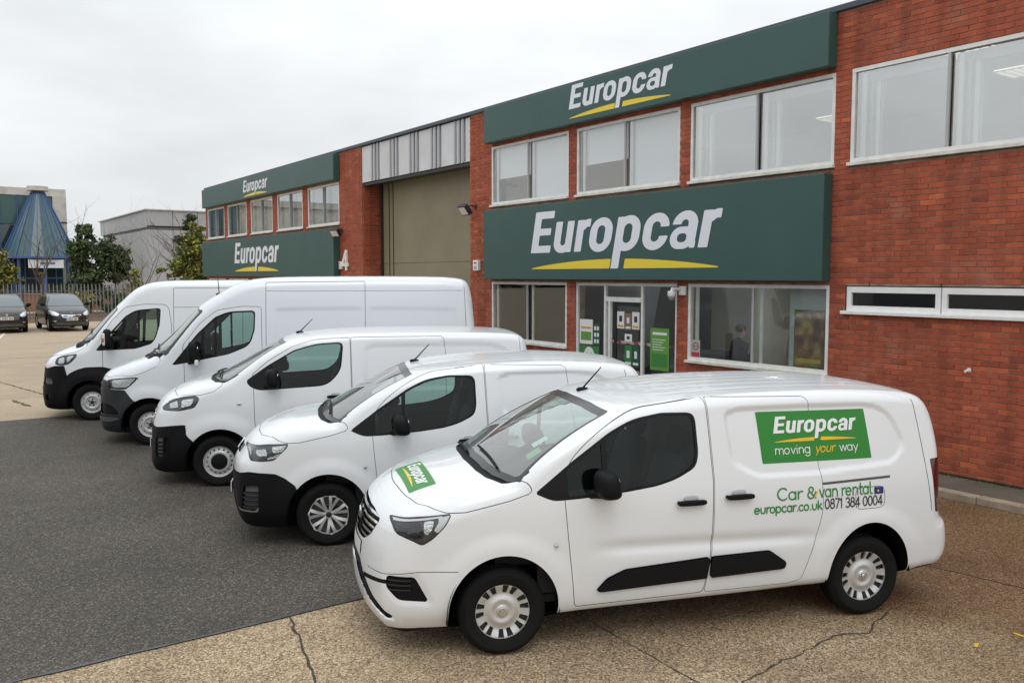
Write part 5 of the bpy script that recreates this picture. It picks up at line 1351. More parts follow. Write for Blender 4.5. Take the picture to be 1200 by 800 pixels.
K9_GLASS = [(-.475, 1.150, .01), (-.933, 1.176), (-1.159, 1.202), (-1.32, 1.242, .1), (-1.465, 1.318, .1), (-1.494, 1.40, .08), (-1.486, 1.690, .06), (-1.238, 1.702), (-1.0, 1.662, .1), (-.81, 1.568), (-.475, 1.345, .01)]
K9_WS = [(-.2, 1.20), (.55, 1.20), (.80, 1.20, .02), (.862, 1.25, .02), (.668, 1.722, .03), (.3, 1.742), (-.2, 1.746)]
def k9_common(sk, van2):
    dx = .32 if van2 else 0.0; rx = -2.785 if van2 else -3.01
    arch_hole(sk, 0.0, .402, .345, .418); arch_hole(sk, rx, .375, .345, .445)
    fr = [(0, .69), (.1, .688), (.35, .665), (.46, .648), (.658, .592), (.80, .50), (.90, .40), (.95, .32)] if not van2 else [(0, .74), (.3, .72), (.55, .672), (.70, .59), (.833, .487), (.95, .33)]
    sk.region_fn('bonnet', bonnet_fn(fr, [(-.5, 1.29), (-.213, 1.200), (-.04, 1.148), (.278, 1.082), (.473, 1.076), (.9, 1.0)], [(0, .125), (.4, .105), (.6, .07), (.78, -.01), (.86, -.15), (.90, -.215), (.95, -.25)]), ['body'], .006)
    sk.region('cowl', 'top', [(.123, -.1), (.123, 0), (.103, .4), (.068, .6), (-.01, .78), (-.10, .84), (-.2, .84), (-.2, -.1)], ((-.2, .2), (0, .86), (1.15, 1.40)), ['body'])
    sk.region('front_door', 'side', rpoly(K9_DOOR, .04), ((-9, 9), (.5, 9), (0, 9)), ['body']); sk.groove('side', rpoly(K9_DOOR, .04), .0055, ((-9, 9), (.5, 9), (0, 9)), ['body', 'front_door'])
    sk.region('sliding_door', 'side', rpoly(K9_SLIDE, .03), ((-9, 9), (.5, 9), (0, 9)), ['body']); sk.groove('side', rpoly(K9_SLIDE, .03), .0042, ((-9, 9), (.5, 9), (0, 9)), ['body', 'sliding_door'])
    cut_glazing(sk, rpoly(K9_FRAME, .03), rpoly(K9_GLASS, .03), rpoly(K9_WS, .02), base=[(0, .075), (.4, .055), (.6, .02), (.78, -.05), (.86, -.13), (.95, -.2)], bars=[bar(-.755, .020, 1.0, 1.8, -.01)])
    sk.region('rail', 'side', [(-2.558, 1.113), (-2.558, 1.133), (-3.184 + dx, 1.153), (-3.184 + dx, 1.133)], ((-9, 9), (.5, 9), (0, 9)), ['body'], fine=2)
    sk.region('strip', 'side', rpoly([(-.685, .44), (-.77, .53), (-.91, .588), (-1.590, .627), (-1.588, .463), (-.72, .432)], .02), ((-9, 9), (.5, 9), (0, 9)), ['front_door'])
    sk.region('strip_rear', 'side', rpoly([(-1.604, .628), (-2.10, .637), (-2.245, .536), (-2.237, .482), (-1.602, .463)], .02), ((-9, 9), (.5, 9), (0, 9)), ['sliding_door'])
    sk.region('tail_lamp', 'side', rpoly([(-3.585 + dx, 1.26), (-3.64 + dx, .82), (-4.2, .82), (-4.2, 1.27)], .01), ((-9, -3.4 + dx), (.62, 9), (0, 9)), ['body'], nmin=-1)
    sk.groove('side', [(-3.60 + dx, .80), (-3.42 + dx, 2.0), (-9, 2), (-9, .80)], .006, ((-9, -3.3 + dx), (.6, 9), (.83, 1.74)), ['body'])
    sk.region('rear_window', 'rear', rpoly([(.06, 1.18), (.66, 1.18), (.60, 1.62), (.06, 1.62)], .05), ((-9, -3.3 + dx), (0, 9), (1, 9)), ['body'])
K9_EXTRA = [('rail', 'door_rail', m_gap, -.004), ('strip', 'rubbing_strip', m_plast, .022), ('strip_rear', 'rubbing_strip', m_plast, .022), ('tail_lamp', 'tail_lamp', m_red, .004), ('rear_window', 'rear_window', m_gloss, -.002)]

# van 1: lettered
b1 = Body(K9); V_, N_, T_ = surface_net(b1, .0205); sk = Skin(V_.copy(), N_.copy(), T_.copy())
k9_common(sk, False)
sk.region('headlight', 'side', rpoly([(.79, 1.015), (.60, 1.050), (.37, 1.078), (.417, .994), (.51, .90), (.586, .855), (.635, .882), (.70, .905), (.758, .925)], .025), ((.3, 1.2), (.50, 9), (.8, 1.12)), ['body'], nmin=-1)
hb = ((.3, 1.2), (.5, 9), (.8, 1.12))
sk.region('lamp_black', 'side', rpoly([(.765, 1.0), (.60, 1.022), (.575, .90), (.64, .90), (.75, .935)], .02), hb, ['headlight'], nmin=-1, fine=1)
sk.region('drl', 'side', rpoly([(.385, 1.068), (.425, .997), (.475, .943), (.505, .962), (.465, 1.02), (.47, 1.048)], .015), hb, ['headlight', 'lamp_black'], nmin=-1, fine=1)
sk.region('drl', 'side', [(.765, 1.014), (.44, 1.062), (.44, 1.050), (.765, 1.000)], hb, ['headlight', 'lamp_black'], nmin=-1, fine=2)
sk.region('reflector', 'side', rpoly([(.57, 1.025), (.50, 1.033), (.515, .965), (.555, .925), (.575, .95)], .02), hb, ['headlight'], nmin=-1, fine=1)
sk.region('grille', 'front', rpoly([(-.2, .765), (.30, .775), (.43, .84), (.50, .965), (.30, 1.0), (-.2, 1.012)], .03), ((.6, 1.3), (0, 9), (.5, 1.1)), ['body'])
for k in range(5):
    z = .80 + k * .042; sk.region('slat', 'front', [(-.2, z), (.6, z + .004), (.6, z + .020), (-.2, z + .016)], ((.6, 1.3), (0, 9), (.5, 1.1)), ['grille'], fine=1)
sk.region('lower_grille', 'front', rpoly([(-.2, .63), (.0, .63), (.233, .612), (.35, .525), (.52, .416), (.735, .330), (.715, .300), (.50, .378), (.32, .487), (.20, .575), (0, .595), (-.2, .595)], .02), ((.5, 1.3), (0, .80), (.2, .7)), ['body'], fine=1)
sk.region('fog', 'side', rpoly([(.822, .626), (.636, .630), (.536, .442), (.75, .457), (.829, .539)], .025), ((.4, 1.3), (.5, 9), (.3, .8)), ['body'], nmin=-1)
for k in range(3): sk.region('fog_slat', 'side', [(.815, .600 - k * .035), (.66, .607 - k * .035), (.66, .594 - k * .035), (.815, .587 - k * .035)], ((.4, 1.3), (.5, 9), (.3, .8)), ['fog'], nmin=-1, fine=1)
sk.region('fog_band', 'front', [(.35, .505), (.72, .560), (.72, .590), (.35, .54)], ((.6, 1.3), (.3, 9), (.3, .8)), ['body'], fine=1)
sk.region('plate', 'front', [(-.2, .645), (.26, .645), (.26, .745), (-.2, .745)], ((.6, 1.3), (0, 9), (.3, .8)), ['body'])
sk.groove('side', [(.2, .664), (.62, .668), (.92, .615), (1.3, .60), (1.3, -1), (.2, -1)], .005, ((.33, 1.2), (.4, 9), (.5, .72)), ['body'])
sk.groove('leftside', rpoly([(-2.86, 1.07), (-3.13, 1.075), (-3.13, .905), (-2.86, .90)], .05), .005, ((-9, 9), (.5, 9), (0, 9)), ['body'])
side_dec = [(-2.023, 1.694), (-2.993, 1.683), (-3.035, 1.295), (-2.058, 1.299)]
sk.region('decal', 'leftside', side_dec, ((-9, 9), (.5, 9), (0, 9)), ['body', 'sliding_door', 'gap'])
sk.region('bonnet_decal', 'topl', [(.640, -.345), (.428, -.325), (.418, .452), (.622, .447)], ((.3, .9), (0, 9), (1, 2)), ['bonnet'])
van1 = emptyvan('cargo_van', POSE['v1'], 'white small van with green Europcar stickers on its side and bonnet')
body1, doors1 = finish_van(sk, van1, m_paint, K9_EXTRA + [('fog', 'fog_lamp_trim', m_plast, -.012), ('fog_slat', 'fog_lamp_slat', m_gplast, .0), ('fog_band', 'bumper_strip', m_plast, -.004), ('lamp_black', 'lamp_bezel', m_gloss, -.022), ('drl', 'daytime_light', mat('drl_white', (.62, .64, .66), .25), -.006)])
panel(sk, 'grille', 'grille', m_plast, van1, -.02); panel(sk, 'slat', 'grille_slat', m_chrome, van1, .004); panel(sk, 'lower_grille', 'lower_grille', m_plast, van1, -.008); panel(sk, 'plate', 'number_plate', m_plate, van1, .008)
dc = panel(sk, 'decal', 'side_sticker', m_decal, van1, .0012); bd_ = panel(sk, 'bonnet_decal', 'bonnet_sticker', m_decal, van1, .0012)
V, T = logo_shape(); x0, z0, s = -2.165, 1.525, .105
decal_side(dc, b1, V, T, 'lettering', m_dwhite, x0, z0, .1065, .092); V, T = swoosh_shape(); decal_side(dc, b1, V, T, 'underline', m_dyel, x0, z0 - .018, .1065, .092)
for txt, m_, xa, sl, th in (('moving', m_dwhite, -2.170, 0, .09), ('your', m_dyel, -2.525, .25, .115), ('way', m_dwhite, -2.745, 0, .09)):
    V, T, w = word_shape(txt, th, sl); decal_side(dc, b1, V, T, 'slogan', m_, xa, 1.365, .0725 if txt != 'your' else .066, .0725)
for txt, m_, xa, za, sx, sz, th in (('Car', m_dtext, -2.165, 1.020, .098, .098, .12), ('&', m_dtext, -2.425, 1.020, .092, .092, .125), ('van rental', m_dtext, -2.53, 1.022, .0775, .098, .125), ('europcar.co.uk', m_dtext, -1.965, .928, .0655, .073, .155), ('0871 384 0004', m_dblk, -2.580, .928, .0665, .080, .125)):
    V, T, w = word_shape(txt, th); decal_side(body1, b1, V, T, 'lettering', m_, xa, za, sx, sz)
def tick(X, Y): return line_dist(np.array([(0, 0), (.25, .3)]), X, Y) - .06
V, T = shape('tick', tick, -.2, .5, -.2, .5, .03); decal_side(body1, b1, V, T, 'tick_mark', m_dyel, -2.487, 1.03, .09, .12, .0055)
def rect(X, Y): return sd_box(X, Y, .5, .5, 1, 1)
V, T = shape('rect', rect, -.2, 1.2, -.2, 1.2, .05); decal_side(body1, b1, V, T, 'flag_sticker', mat('flag_blue', (.02, .03, .16), .4), -3.03, 1.015, .085, .055)
V, T = shape('star', lambda X, Y: np.hypot(X - .5, Y - .5) - .22, -.1, 1.1, -.1, 1.1, .05); decal_side(body1, b1, V, T, 'flag_star', m_dyel, -3.045, 1.02, .04, .04, .0055)
V, T = logo_shape(); V2, T2 = swoosh_shape()
for Vq, Tq, nm, mm in ((V, T, 'lettering', m_dwhite), (V2, T2, 'underline', m_dyel)):
    y = -.27 + Vq[:, 0] * .090; x = .545 - Vq[:, 1] * .075 - .012 * (y + .3) * 0; zz = solve_z(b1, x, y) + .003
    link(nm, np_mesh(nm, np.stack([x, y, zz], -1), Tq, mm, False), bd_)
wh = wheel_proto('cover', .323, .205, .212); put_wheel(wh, van1, 0, .765, .323, R(-2)); put_wheel(wh, van1, -3.01, .765, .323)
for c_, a_ in (((0.0, .402, .345, .418), 1), ((-3.01, .375, .345, .445), 1)): liner(van1, *c_, .90)
handle(doors1[1], b1, -1.435, 1.055, .235); handle(van1, b1, -1.835, 1.075, .235); mirror(van1, -.73, 1.02, 1.252, (.17, .24, .205))
antenna(van1, -.93, -.19, 1.765, -.17, .20); wipers(van1, b1, [(.03, -.70, .075, -.10), (-.01, -.05, -.02, .58)])
K9_CAB = dict(seat_x=-1.28, seat_z=.62, dash_z=1.22, dash_x=-.22, hw=.78, top=1.82, bulk=-1.72, belt=1.16)
cabin(van1, K9_CAB)
for k, (y, z) in enumerate(((.0, .0),)):
    q = MB(); q.sup((0, 0, 0), (.03, .045, .03), .8); q.build('side_indicator', m_refl, body1, True, loc=(-.377, float(solve_y(b1, np.array([-.377]), np.array([.809]))[0]), .809))
q = MB(); q.lathe([(.001, .0), (.045, 0), (.055, -.01)], 20, 'x', (.955, 0, .90)); q.build('badge', m_chrome, van1, True)
st = [(-.36, .55, .115, .075, mat('sticker_pale', (.62, .75, .66), .5)), (-.28, .66, .10, .08, mat('sticker_green', (.12, .42, .16), .5))]
for x, y, a_, c_, m_ in st:
    n_ = 4; xs_ = np.linspace(x - a_ / 2, x + a_ / 2, n_); ys_ = np.linspace(y - c_ / 2, y + c_ / 2, n_); X, Y = np.meshgrid(xs_, ys_, indexing='ij'); Z = solve_z(b1, X.ravel(), Y.ravel()) - .008
    i, j = np.meshgrid(np.arange(n_ - 1), np.arange(n_ - 1), indexing='ij'); a0 = (i * n_ + j).ravel(); link('windscreen_sticker', np_mesh('windscreen_sticker', np.stack([X.ravel(), Y.ravel(), Z], -1), np.stack([a0, a0 + n_, a0 + n_ + 1, a0 + 1], -1), m_, True), van1)

# van 2: black bumper, split-spoke wheel covers
b2 = Body(K9B); V_, N_, T_ = surface_net(b2, .027); sk = Skin(V_, N_, T_)
k9_common(sk, True)
sk.region('headlight', 'side', rpoly([(.86, 1.012), (.80, 1.025), (.60, 1.062), (.373, 1.077), (.40, 1.03), (.525, .906), (.66, .89), (.769, .892), (.80, .966)], .02), ((.3, 1.3), (.3, 9), (.8, 1.12)), ['body'], nmin=-1)
for P in ([(.73, 1.0), (.62, 1.02), (.60, .95), (.71, .945)], [(.56, 1.045), (.40, 1.06), (.45, .99), (.54, .975)], [(.85, 1.0), (.79, 1.01), (.77, .95), (.81, .945)]): sk.region('reflector', 'side', rpoly(P, .02), ((.3, 1.3), (.3, 9), (.8, 1.12)), ['headlight'], nmin=-1, fine=1)
sk.region('reflector', 'side', [(.60, .93), (.43, .985), (.50, .93), (.60, .915)], ((.3, 1.3), (.3, 9), (.8, 1.12)), ['headlight'], nmin=-1, fine=1)
sk.region('bumper', 'side', rpoly([(1.4, .735), (.94, .745), (.778, .785), (.519, .773), (.42, .725), (.325, .655), (.30, .60), (.30, -.1), (1.4, -.1)], .015), ((.25, 1.4), (0, 9), (0, .9)), ['body', 'hole'], nmin=-1)
arch_hole(sk, 0.0, .402, .345, .418)
sk.region('vent', 'side', rpoly([(.835, .640), (.682, .655), (.691, .401), (.861, .391)], .02), ((.5, 1.4), (.4, 9), (.2, .8)), ['bumper'], nmin=-1)
for k in range(4): sk.region('vent_slat', 'side', [(.87, .575 - k * .048), (.68, .585 - k * .048), (.68, .560 - k * .048), (.87, .55 - k * .048)], ((.5, 1.4), (.4, 9), (.2, .8)), ['vent'], nmin=-1, fine=1)
sk.region('chrome_strip', 'side', rpoly([(.955, .56), (.940, .56), (.905, .395), (.72, .392), (.70, .43), (.685, .42), (.70, .374), (.91, .372)], .012), ((.5, 1.4), (.4, 9), (.2, .8)), ['bumper', 'vent'], nmin=-1, fine=2)
sk.region('grille', 'front', [(-.2, .90), (.40, .91), (.40, .99), (-.2, .985)], ((.6, 1.4), (0, 9), (.7, 1.1)), ['body'])
van2 = emptyvan('cargo_van', POSE['v2'], 'white small van with plain sides, black bumper and split-spoke wheel covers')
body2, doors2 = finish_van(sk, van2, m_paint, K9_EXTRA + [('vent', 'bumper_vent', m_gap, -.02), ('vent_slat', 'vent_slat', m_gplast, .0), ('chrome_strip', 'chrome_strip', m_chrome, .004)])
panel(sk, 'bumper', 'bumper', m_plast, van2, .006); panel(sk, 'grille', 'grille', m_gloss, van2, -.01)
wh = wheel_proto('spokes', .325, .205, .210); put_wheel(wh, van2, 0, .765, .325, R(-1)); put_wheel(wh, van2, -2.785, .765, .325)
for c_ in ((0.0, .402, .345, .418), (-2.785, .375, .345, .445)): liner(van2, *c_, .90)
handle(doors2[1], b2, -1.435, 1.055, .235); handle(van2, b2, -1.835, 1.075, .235); mirror(van2, -.73, 1.02, 1.252, (.17, .24, .205))
antenna(van2, -.93, -.19, 1.765, -.17, .20); wipers(van2, b2, [(.03, -.70, .075, -.10), (-.01, -.05, -.02, .58)]); cabin(van2, K9_CAB)
q = MB(); q.sup((0, 0, 0), (.03, .045, .03), .8); q.build('side_indicator', m_refl, body2, True, loc=(-.37, float(solve_y(b2, np.array([-.37]), np.array([.82]))[0]), .82))

# van 3
b3 = Body(MID); V_, N_, T_ = surface_net(b3, .03); sk = Skin(V_, N_, T_)
arch_hole(sk, -.02, .418, .36, .412); arch_hole(sk, -3.30, .40, .36, .43)
sk.region_fn('bonnet', bonnet_fn([(0, .63), (.4, .602), (.766, .524), (.86, .36), (.95, .2)], [(-.3, 1.46), (-.076, 1.345), (.05, 1.25), (.199, 1.215), (.36, 1.20), (.524, 1.177), (.9, 1.1)], [(0, .17), (.5, .13), (.75, .045), (.88, -.07), (.95, -.15)]), ['body'], .006)
sk.region('cowl', 'top', [(.165, -.1), (.165, 0), (.125, .5), (.04, .75), (-.07, .87), (-.30, .87), (-.3, -.1)], ((-.25, .3), (0, .88), (1.25, 1.50)), ['body'])
D3 = [(-.43, 1.46), (-.452, 1.28), (-.462, .84), (-.50, .36), (-1.66, .36), (-1.705, .8), (-1.703, 1.29), (-1.693, 1.925), (-1.25, 1.905), (-.95, 1.82), (-.65, 1.645)]
S3 = [(-1.703, 1.925), (-1.713, 1.29), (-1.715, .8), (-1.67, .36), (-2.85, .36), (-2.965, .7), (-2.968, 1.72), (-2.945, 1.925, .05)]
sd3 = ((-9, 9), (.5, 9), (0, 9))
sk.region('front_door', 'side', rpoly(D3, .04), sd3, ['body']); sk.groove('side', rpoly(D3, .04), .007, sd3, ['body', 'front_door'])
sk.region('sliding_door', 'side', rpoly(S3, .03), sd3, ['body']); sk.groove('side', rpoly(S3, .03), .006, sd3, ['body', 'sliding_door'])
FR3 = [(-.355, 1.385, .03), (-.40, 1.31, .05), (-.52, 1.255, .06), (-1.394, 1.298, .12), (-1.571, 1.49, .1), (-1.608, 1.868, .08), (-1.247, 1.850, .1), (-.958, 1.767), (-.635, 1.58)]
GL3 = [(-.70, 1.285), (-1.385, 1.318, .12), (-1.55, 1.497, .1), (-1.586, 1.848, .07), (-1.25, 1.832, .1), (-.965, 1.750), (-.70, 1.60)]
cut_glazing(sk, rpoly(FR3, .03), rpoly(GL3, .02), rpoly([(-.2, 1.30), (.6, 1.30), (.80, 1.33, .03), (.872, 1.40, .03), (.755, 1.868, .03), (-.2, 1.885)], .02), base=[(0, .115), (.5, .07), (.75, -.02), (.88, -.12), (.95, -.2)])
sk.region('headlight', 'side', rpoly([(.73, 1.035), (.663, 1.096), (.582, 1.150), (.42, 1.192), (.264, 1.208), (.215, 1.165), (.285, 1.048), (.478, 1.008), (.68, 1.008)], .03), ((.1, 1.3), (.4, 9), (.9, 1.25)), ['body'], nmin=-1)
for P in ([(.63, 1.10), (.52, 1.145), (.50, 1.06), (.62, 1.045)], [(.46, 1.15), (.30, 1.175), (.33, 1.08), (.46, 1.055)]): sk.region('reflector', 'side', rpoly(P, .02), ((.1, 1.3), (.4, 9), (.9, 1.25)), ['headlight'], nmin=-1, fine=1)
sk.region('bumper', 'side', rpoly([(1.4, .775), (.80, .787), (.591, .820), (.403, .832), (.397, .697), (.295, .596), (.27, .5), (.27, -.1), (1.4, -.1)], .012), ((.22, 1.4), (0, 9), (0, .9)), ['body', 'hole'], nmin=-1)
arch_hole(sk, -.02, .418, .36, .412)
sk.region('vent', 'side', rpoly([(.80, .655), (.699, .668), (.708, .409), (.80, .405)], .015), ((.5, 1.4), (.4, 9), (.2, .8)), ['bumper'], nmin=-1)
for k in range(4): sk.region('vent_slat', 'side', [(.83, .60 - k * .05), (.69, .606 - k * .05), (.69, .585 - k * .05), (.83, .58 - k * .05)], ((.5, 1.4), (.4, 9), (.2, .8)), ['vent'], nmin=-1, fine=1)
sk.region('fog', 'side', rpoly([(.685, .66), (.60, .675), (.615, .50), (.69, .47)], .03), ((.4, 1.4), (.4, 9), (.2, .8)), ['bumper'], nmin=-1)
sk.region('grille', 'front', [(-.2, .84), (.45, .85), (.45, .95), (-.2, .945)], ((.6, 1.4), (0, 9), (.7, 1.1)), ['body'])
sk.groove('side', [(-4.05, .8), (-4.0, 2.0), (-9, 2), (-9, .8)], .006, ((-9, -3.8), (.6, 9), (.83, 1.90)), ['body'])
sk.region('tail_lamp', 'side', [(-4.07, 1.7), (-4.10, 1.0), (-5, 1.0), (-5, 1.7)], ((-9, -3.9), (.74, 9), (0, 9)), ['body'], nmin=-1)
van3 = emptyvan('cargo_van', POSE['v3'], 'white medium van on pierced steel wheels with black hub caps and bumper')
body3, doors3 = finish_van(sk, van3, m_paint, [('vent', 'bumper_vent', m_gap, -.02), ('vent_slat', 'vent_slat', m_plast, .0), ('fog', 'fog_lamp', m_gloss, -.012), ('tail_lamp', 'tail_lamp', m_red, .003)])
panel(sk, 'bumper', 'bumper', m_plast, van3, .006); panel(sk, 'grille', 'grille', m_gloss, van3, -.01)
wh = wheel_proto('steel', .335, .215, .213); put_wheel(wh, van3, 0, .80, .335, R(-1)); put_wheel(wh, van3, -3.30, .80, .335)
liner(van3, -.02, .418, .36, .412, .93); liner(van3, -3.30, .40, .36, .43, .93)
handle(doors3[1], b3, -1.50, 1.155, .235); handle(van3, b3, -1.92, 1.155, .235); mirror(van3, -.70, 1.05, 1.42, (.17, .25, .25), arm=(.10, -.10))
antenna(van3, -.98, -.19, 1.925, -.18, .20); wipers(van3, b3, [(.06, -.66, .11, -.05), (.03, .05, .0, .62)])
cabin(van3, dict(seat_x=-1.32, seat_z=.75, dash_z=1.36, dash_x=-.20, hw=.80, top=1.95, bulk=-1.80, belt=1.27))
q = MB(); q.sup((0, 0, 0), (.06, .03, .03), .8); q.build('side_indicator', m_refl, body3, True, loc=(-.27, float(solve_y(b3, np.array([-.27]), np.array([1.09]))[0]), 1.09))

# van 4
b4 = Body(SPR); V_, N_, T_ = surface_net(b4, .036); sk = Skin(V_, N_, T_)
arch_hole(sk, 0, .44, .36, .43); arch_hole(sk, -3.67, .42, .36, .43)
sk.region_fn('bonnet', bonnet_fn([(0, .86), (.4, .83), (.767, .665), (.9, .40), (1, .2)], [(-.4, 1.56), (-.221, 1.43), (-.118, 1.288), (.1, 1.19), (.23, 1.148), (.665, 1.083), (1, 1.0)], [(0, .23), (.5, .15), (.8, -.03), (.95, -.18), (1.05, -.25)]), ['body'], .007)
sk.region('cowl', 'top', [(.225, -.1), (.225, 0), (.145, .5), (-.03, .79), (-.13, .93), (-.4, .93), (-.4, -.1)], ((-.4, .3), (0, .94), (1.35, 1.52)), ['body'])
D4 = [(-.52, 1.62), (-.541, 1.299), (-.543, 1.02), (-.60, .45), (-1.62, .45), (-1.70, .8), (-1.76, 1.5), (-1.752, 2.235), (-1.45, 2.245), (-1.06, 2.185), (-.80, 1.98)]
sd4 = ((-9, 9), (.5, 9), (0, 9))
sk.region('front_door', 'side', rpoly(D4, .04), sd4, ['body']); sk.groove('side', rpoly(D4, .04), .008, sd4, ['body', 'front_door'])
S4 = [(-1.83, 2.632), (-1.82, .45), (-3.38, .45), (-3.43, 1.0), (-3.44, 2.648)]
sk.region('sliding_door', 'side', rpoly(S4, .02), sd4, ['body']); sk.groove('side', rpoly(S4, .02), .008, sd4, ['body', 'sliding_door'])
sk.groove('side', [(-1.0, 2.49), (-5.15, 2.49), (-5.15, -1), (-1.0, -1)], .006, ((-5.1, -1.83), (.5, 9), (2.4, 2.6)), ['body', 'sliding_door'])
sk.groove('side', [(-5.18, .5), (-5.12, 2.6), (-9, 2.6), (-9, .5)], .008, ((-9, -5), (.5, 9), (.7, 2.55)), ['body'])
FR4 = [(-.345, 1.302, .03), (-.531, 1.330), (-1.226, 1.465), (-1.50, 1.575, .15), (-1.585, 1.655, .1), (-1.648, 1.863), (-1.660, 2.178, .06), (-1.233, 2.163, .12), (-1.023, 2.073), (-.743, 1.804)]
GL4 = [(-.66, 1.375), (-1.226, 1.485), (-1.50, 1.60, .15), (-1.565, 1.67, .1), (-1.625, 1.866), (-1.636, 2.150, .05), (-1.24, 2.137, .12), (-1.04, 2.052), (-.76, 1.785), (-.66, 1.69)]
cut_glazing(sk, rpoly(FR4, .03), rpoly(GL4, .02), rpoly([(-.2, 1.38), (.7, 1.38), (.90, 1.40, .03), (.952, 1.45, .03), (.86, 2.185, .04), (.5, 2.235), (-.2, 2.25)], .03), base=[(0, .17), (.5, .09), (.8, -.09), (.95, -.24), (1.05, -.3)], zmax=2.4, bars=[bar(-.82, .028, 1.2, 2.3, -.02), bar(-1.02, .018, 1.2, 2.3, -.02)])
sk.region('headlight', 'side', rpoly([(.70, 1.06), (.60, 1.088), (.36, 1.112), (.144, 1.122), (.25, 1.02), (.359, .928), (.48, .922), (.64, .93), (.66, 1.0)], .02), ((.1, 1.3), (.5, 9), (.85, 1.2)), ['body'], nmin=-1)
sk.region('reflector', 'side', rpoly([(.62, 1.07), (.36, 1.095), (.20, 1.105), (.36, .955), (.60, .95)], .03), ((.1, 1.3), (.5, 9), (.85, 1.2)), ['headlight'], nmin=-1, fine=1)
sk.region('bumper', 'side', rpoly([(1.4, 1.04), (.70, 1.06), (.655, .98), (.63, .922), (.389, .916), (.30, .80), (.24, .734), (.12, .716), (0, .71), (0, -.1), (1.4, -.1)], .015), ((.0, 1.4), (0, 9), (0, 1.08)), ['body', 'hole'], nmin=-1)
arch_hole(sk, 0, .44, .36, .43)
sk.region('vent', 'side', rpoly([(.95, .70), (.76, .70), (.62, .67), (.50, .57), (.47, .52), (.95, .53)], .03), ((.3, 1.4), (.3, 9), (.3, .9)), ['bumper'], nmin=-1)
sk.region('lip', 'side', rpoly([(1.2, .47), (.50, .48), (.46, .45), (.62, .40), (1.2, .39)], .02), ((.3, 1.4), (.0, 9), (.3, .9)), ['bumper'], nmin=-1)
sk.region('tail_lamp', 'side', [(-5.24, 1.5), (-5.28, .85), (-6, .85), (-6, 1.5)], ((-9, -5), (.8, 9), (0, 9)), ['body'], nmin=-1)
van4 = emptyvan('high_roof_van', POSE['v4'], 'tall white high-roof van with grey bumper and air vent slots on its bonnet')
body4, doors4 = finish_van(sk, van4, m_paint2, [('vent', 'bumper_vent', m_plast, -.025), ('tail_lamp', 'tail_lamp', m_red, .003)])
panel(sk, 'bumper', 'bumper', m_gplast, van4, .006); panel(sk, 'lip', 'bumper_lip', mat('grey_plastic_pale', (.075, .08, .088), .45), van4, .022)
wh = wheel_proto('steel5', .345, .225, .215); put_wheel(wh, van4, 0, .83, .345, R(-1)); put_wheel(wh, van4, -3.67, .83, .345)
liner(van4, 0, .44, .36, .43, .96); liner(van4, -3.67, .42, .36, .43, .96)
mirror(van4, -.72, 1.13, 1.52, (.17, .24, .36), arm=(.10, -.12)); antenna(van4, -1.0, .35, 2.42, .02, .34)
q = MB(); q.sup((-.78 + .72, 1.24 - 1.13, 1.36 - 1.52), (.06, .05, .10), .5); o = q.build('mirror_lamp', m_plate, van4, True, loc=(-.72, 1.13, 1.52))
wipers(van4, b4, [(.05, -.70, .13, -.05), (.02, .05, -.10, .72)])
cabin(van4, dict(seat_x=-1.35, seat_z=.85, dash_z=1.46, dash_x=-.22, hw=.84, top=2.35, bulk=-1.95, belt=1.36))
for k in range(5):                                              # dark slots of the bonnet vent
    xs_ = np.linspace(.17 - k * .032, .05 - k * .032, 5); ys_ = np.linspace(.50, .80, 5) - 0; zs_ = solve_z(b4, xs_ - .02, ys_) + .003
    q = MB(); q.tube([(a_ - .02, b_, c_) for a_, b_, c_ in zip(xs_, ys_, zs_)], .010, 6); q.build('bonnet_vent', m_plast, van4, True)

# van 5
b5 = Body(REL); V_, N_, T_ = surface_net(b5, .038); sk = Skin(V_, N_, T_)
arch_hole(sk, 0, .42, .38, .40); arch_hole(sk, -4.03, .42, .38, .40)
sd5 = ((-9, 9), (.5, 9), (0, 9))
sk.region_fn('bonnet', bonnet_fn([(0, .93), (.4, .90), (.7, .76), (.9, .46), (1, .2)], [(-.3, 1.60), (.0, 1.50), (.08, 1.40), (.25, 1.31), (.5, 1.255), (.65, 1.245), (1.1, 1.1)], [(0, .40), (.5, .31), (.8, .16), (.95, .02), (1.05, -.1)]), ['body'], .008)
sk.region('cowl', 'top', [(.395, -.1), (.395, 0), (.305, .5), (.155, .8), (.03, .93), (-.3, .93), (-.3, -.1)], ((-.2, .45), (0, .95), (1.35, 1.55)), ['body'])
D5 = [(-.20, 1.6), (-.222, 1.31), (-.224, .96), (-.30, .40), (-1.42, .40), (-1.46, .9), (-1.46, 1.8), (-1.41, 2.19, .12), (-1.0, 2.205), (-.64, 2.15), (-.40, 1.90)]
sk.region('front_door', 'side', rpoly(D5, .04), sd5, ['body']); sk.groove('side', rpoly(D5, .04), .009, sd5, ['body', 'front_door'])
S5 = [(-1.505, 2.505), (-1.49, .40), (-2.75, .40), (-2.78, 2.50)]
sk.region('sliding_door', 'side', rpoly(S5, .02), sd5, ['body']); sk.groove('side', rpoly(S5, .02), .009, sd5, ['body', 'sliding_door'])
sk.groove('side', [(-1.0, 2.14), (-4.8, 2.13), (-4.8, -1), (-1.0, -1)], .008, ((-4.7, -1.5), (.5, 9), (2.05, 2.25)), ['body', 'sliding_door'])
sk.groove('side', [(-2.78, 2.505), (-4.8, 2.50), (-4.8, -1), (-2.78, -1)], .008, ((-4.7, -2.80), (.5, 9), (2.4, 2.6)), ['body'])
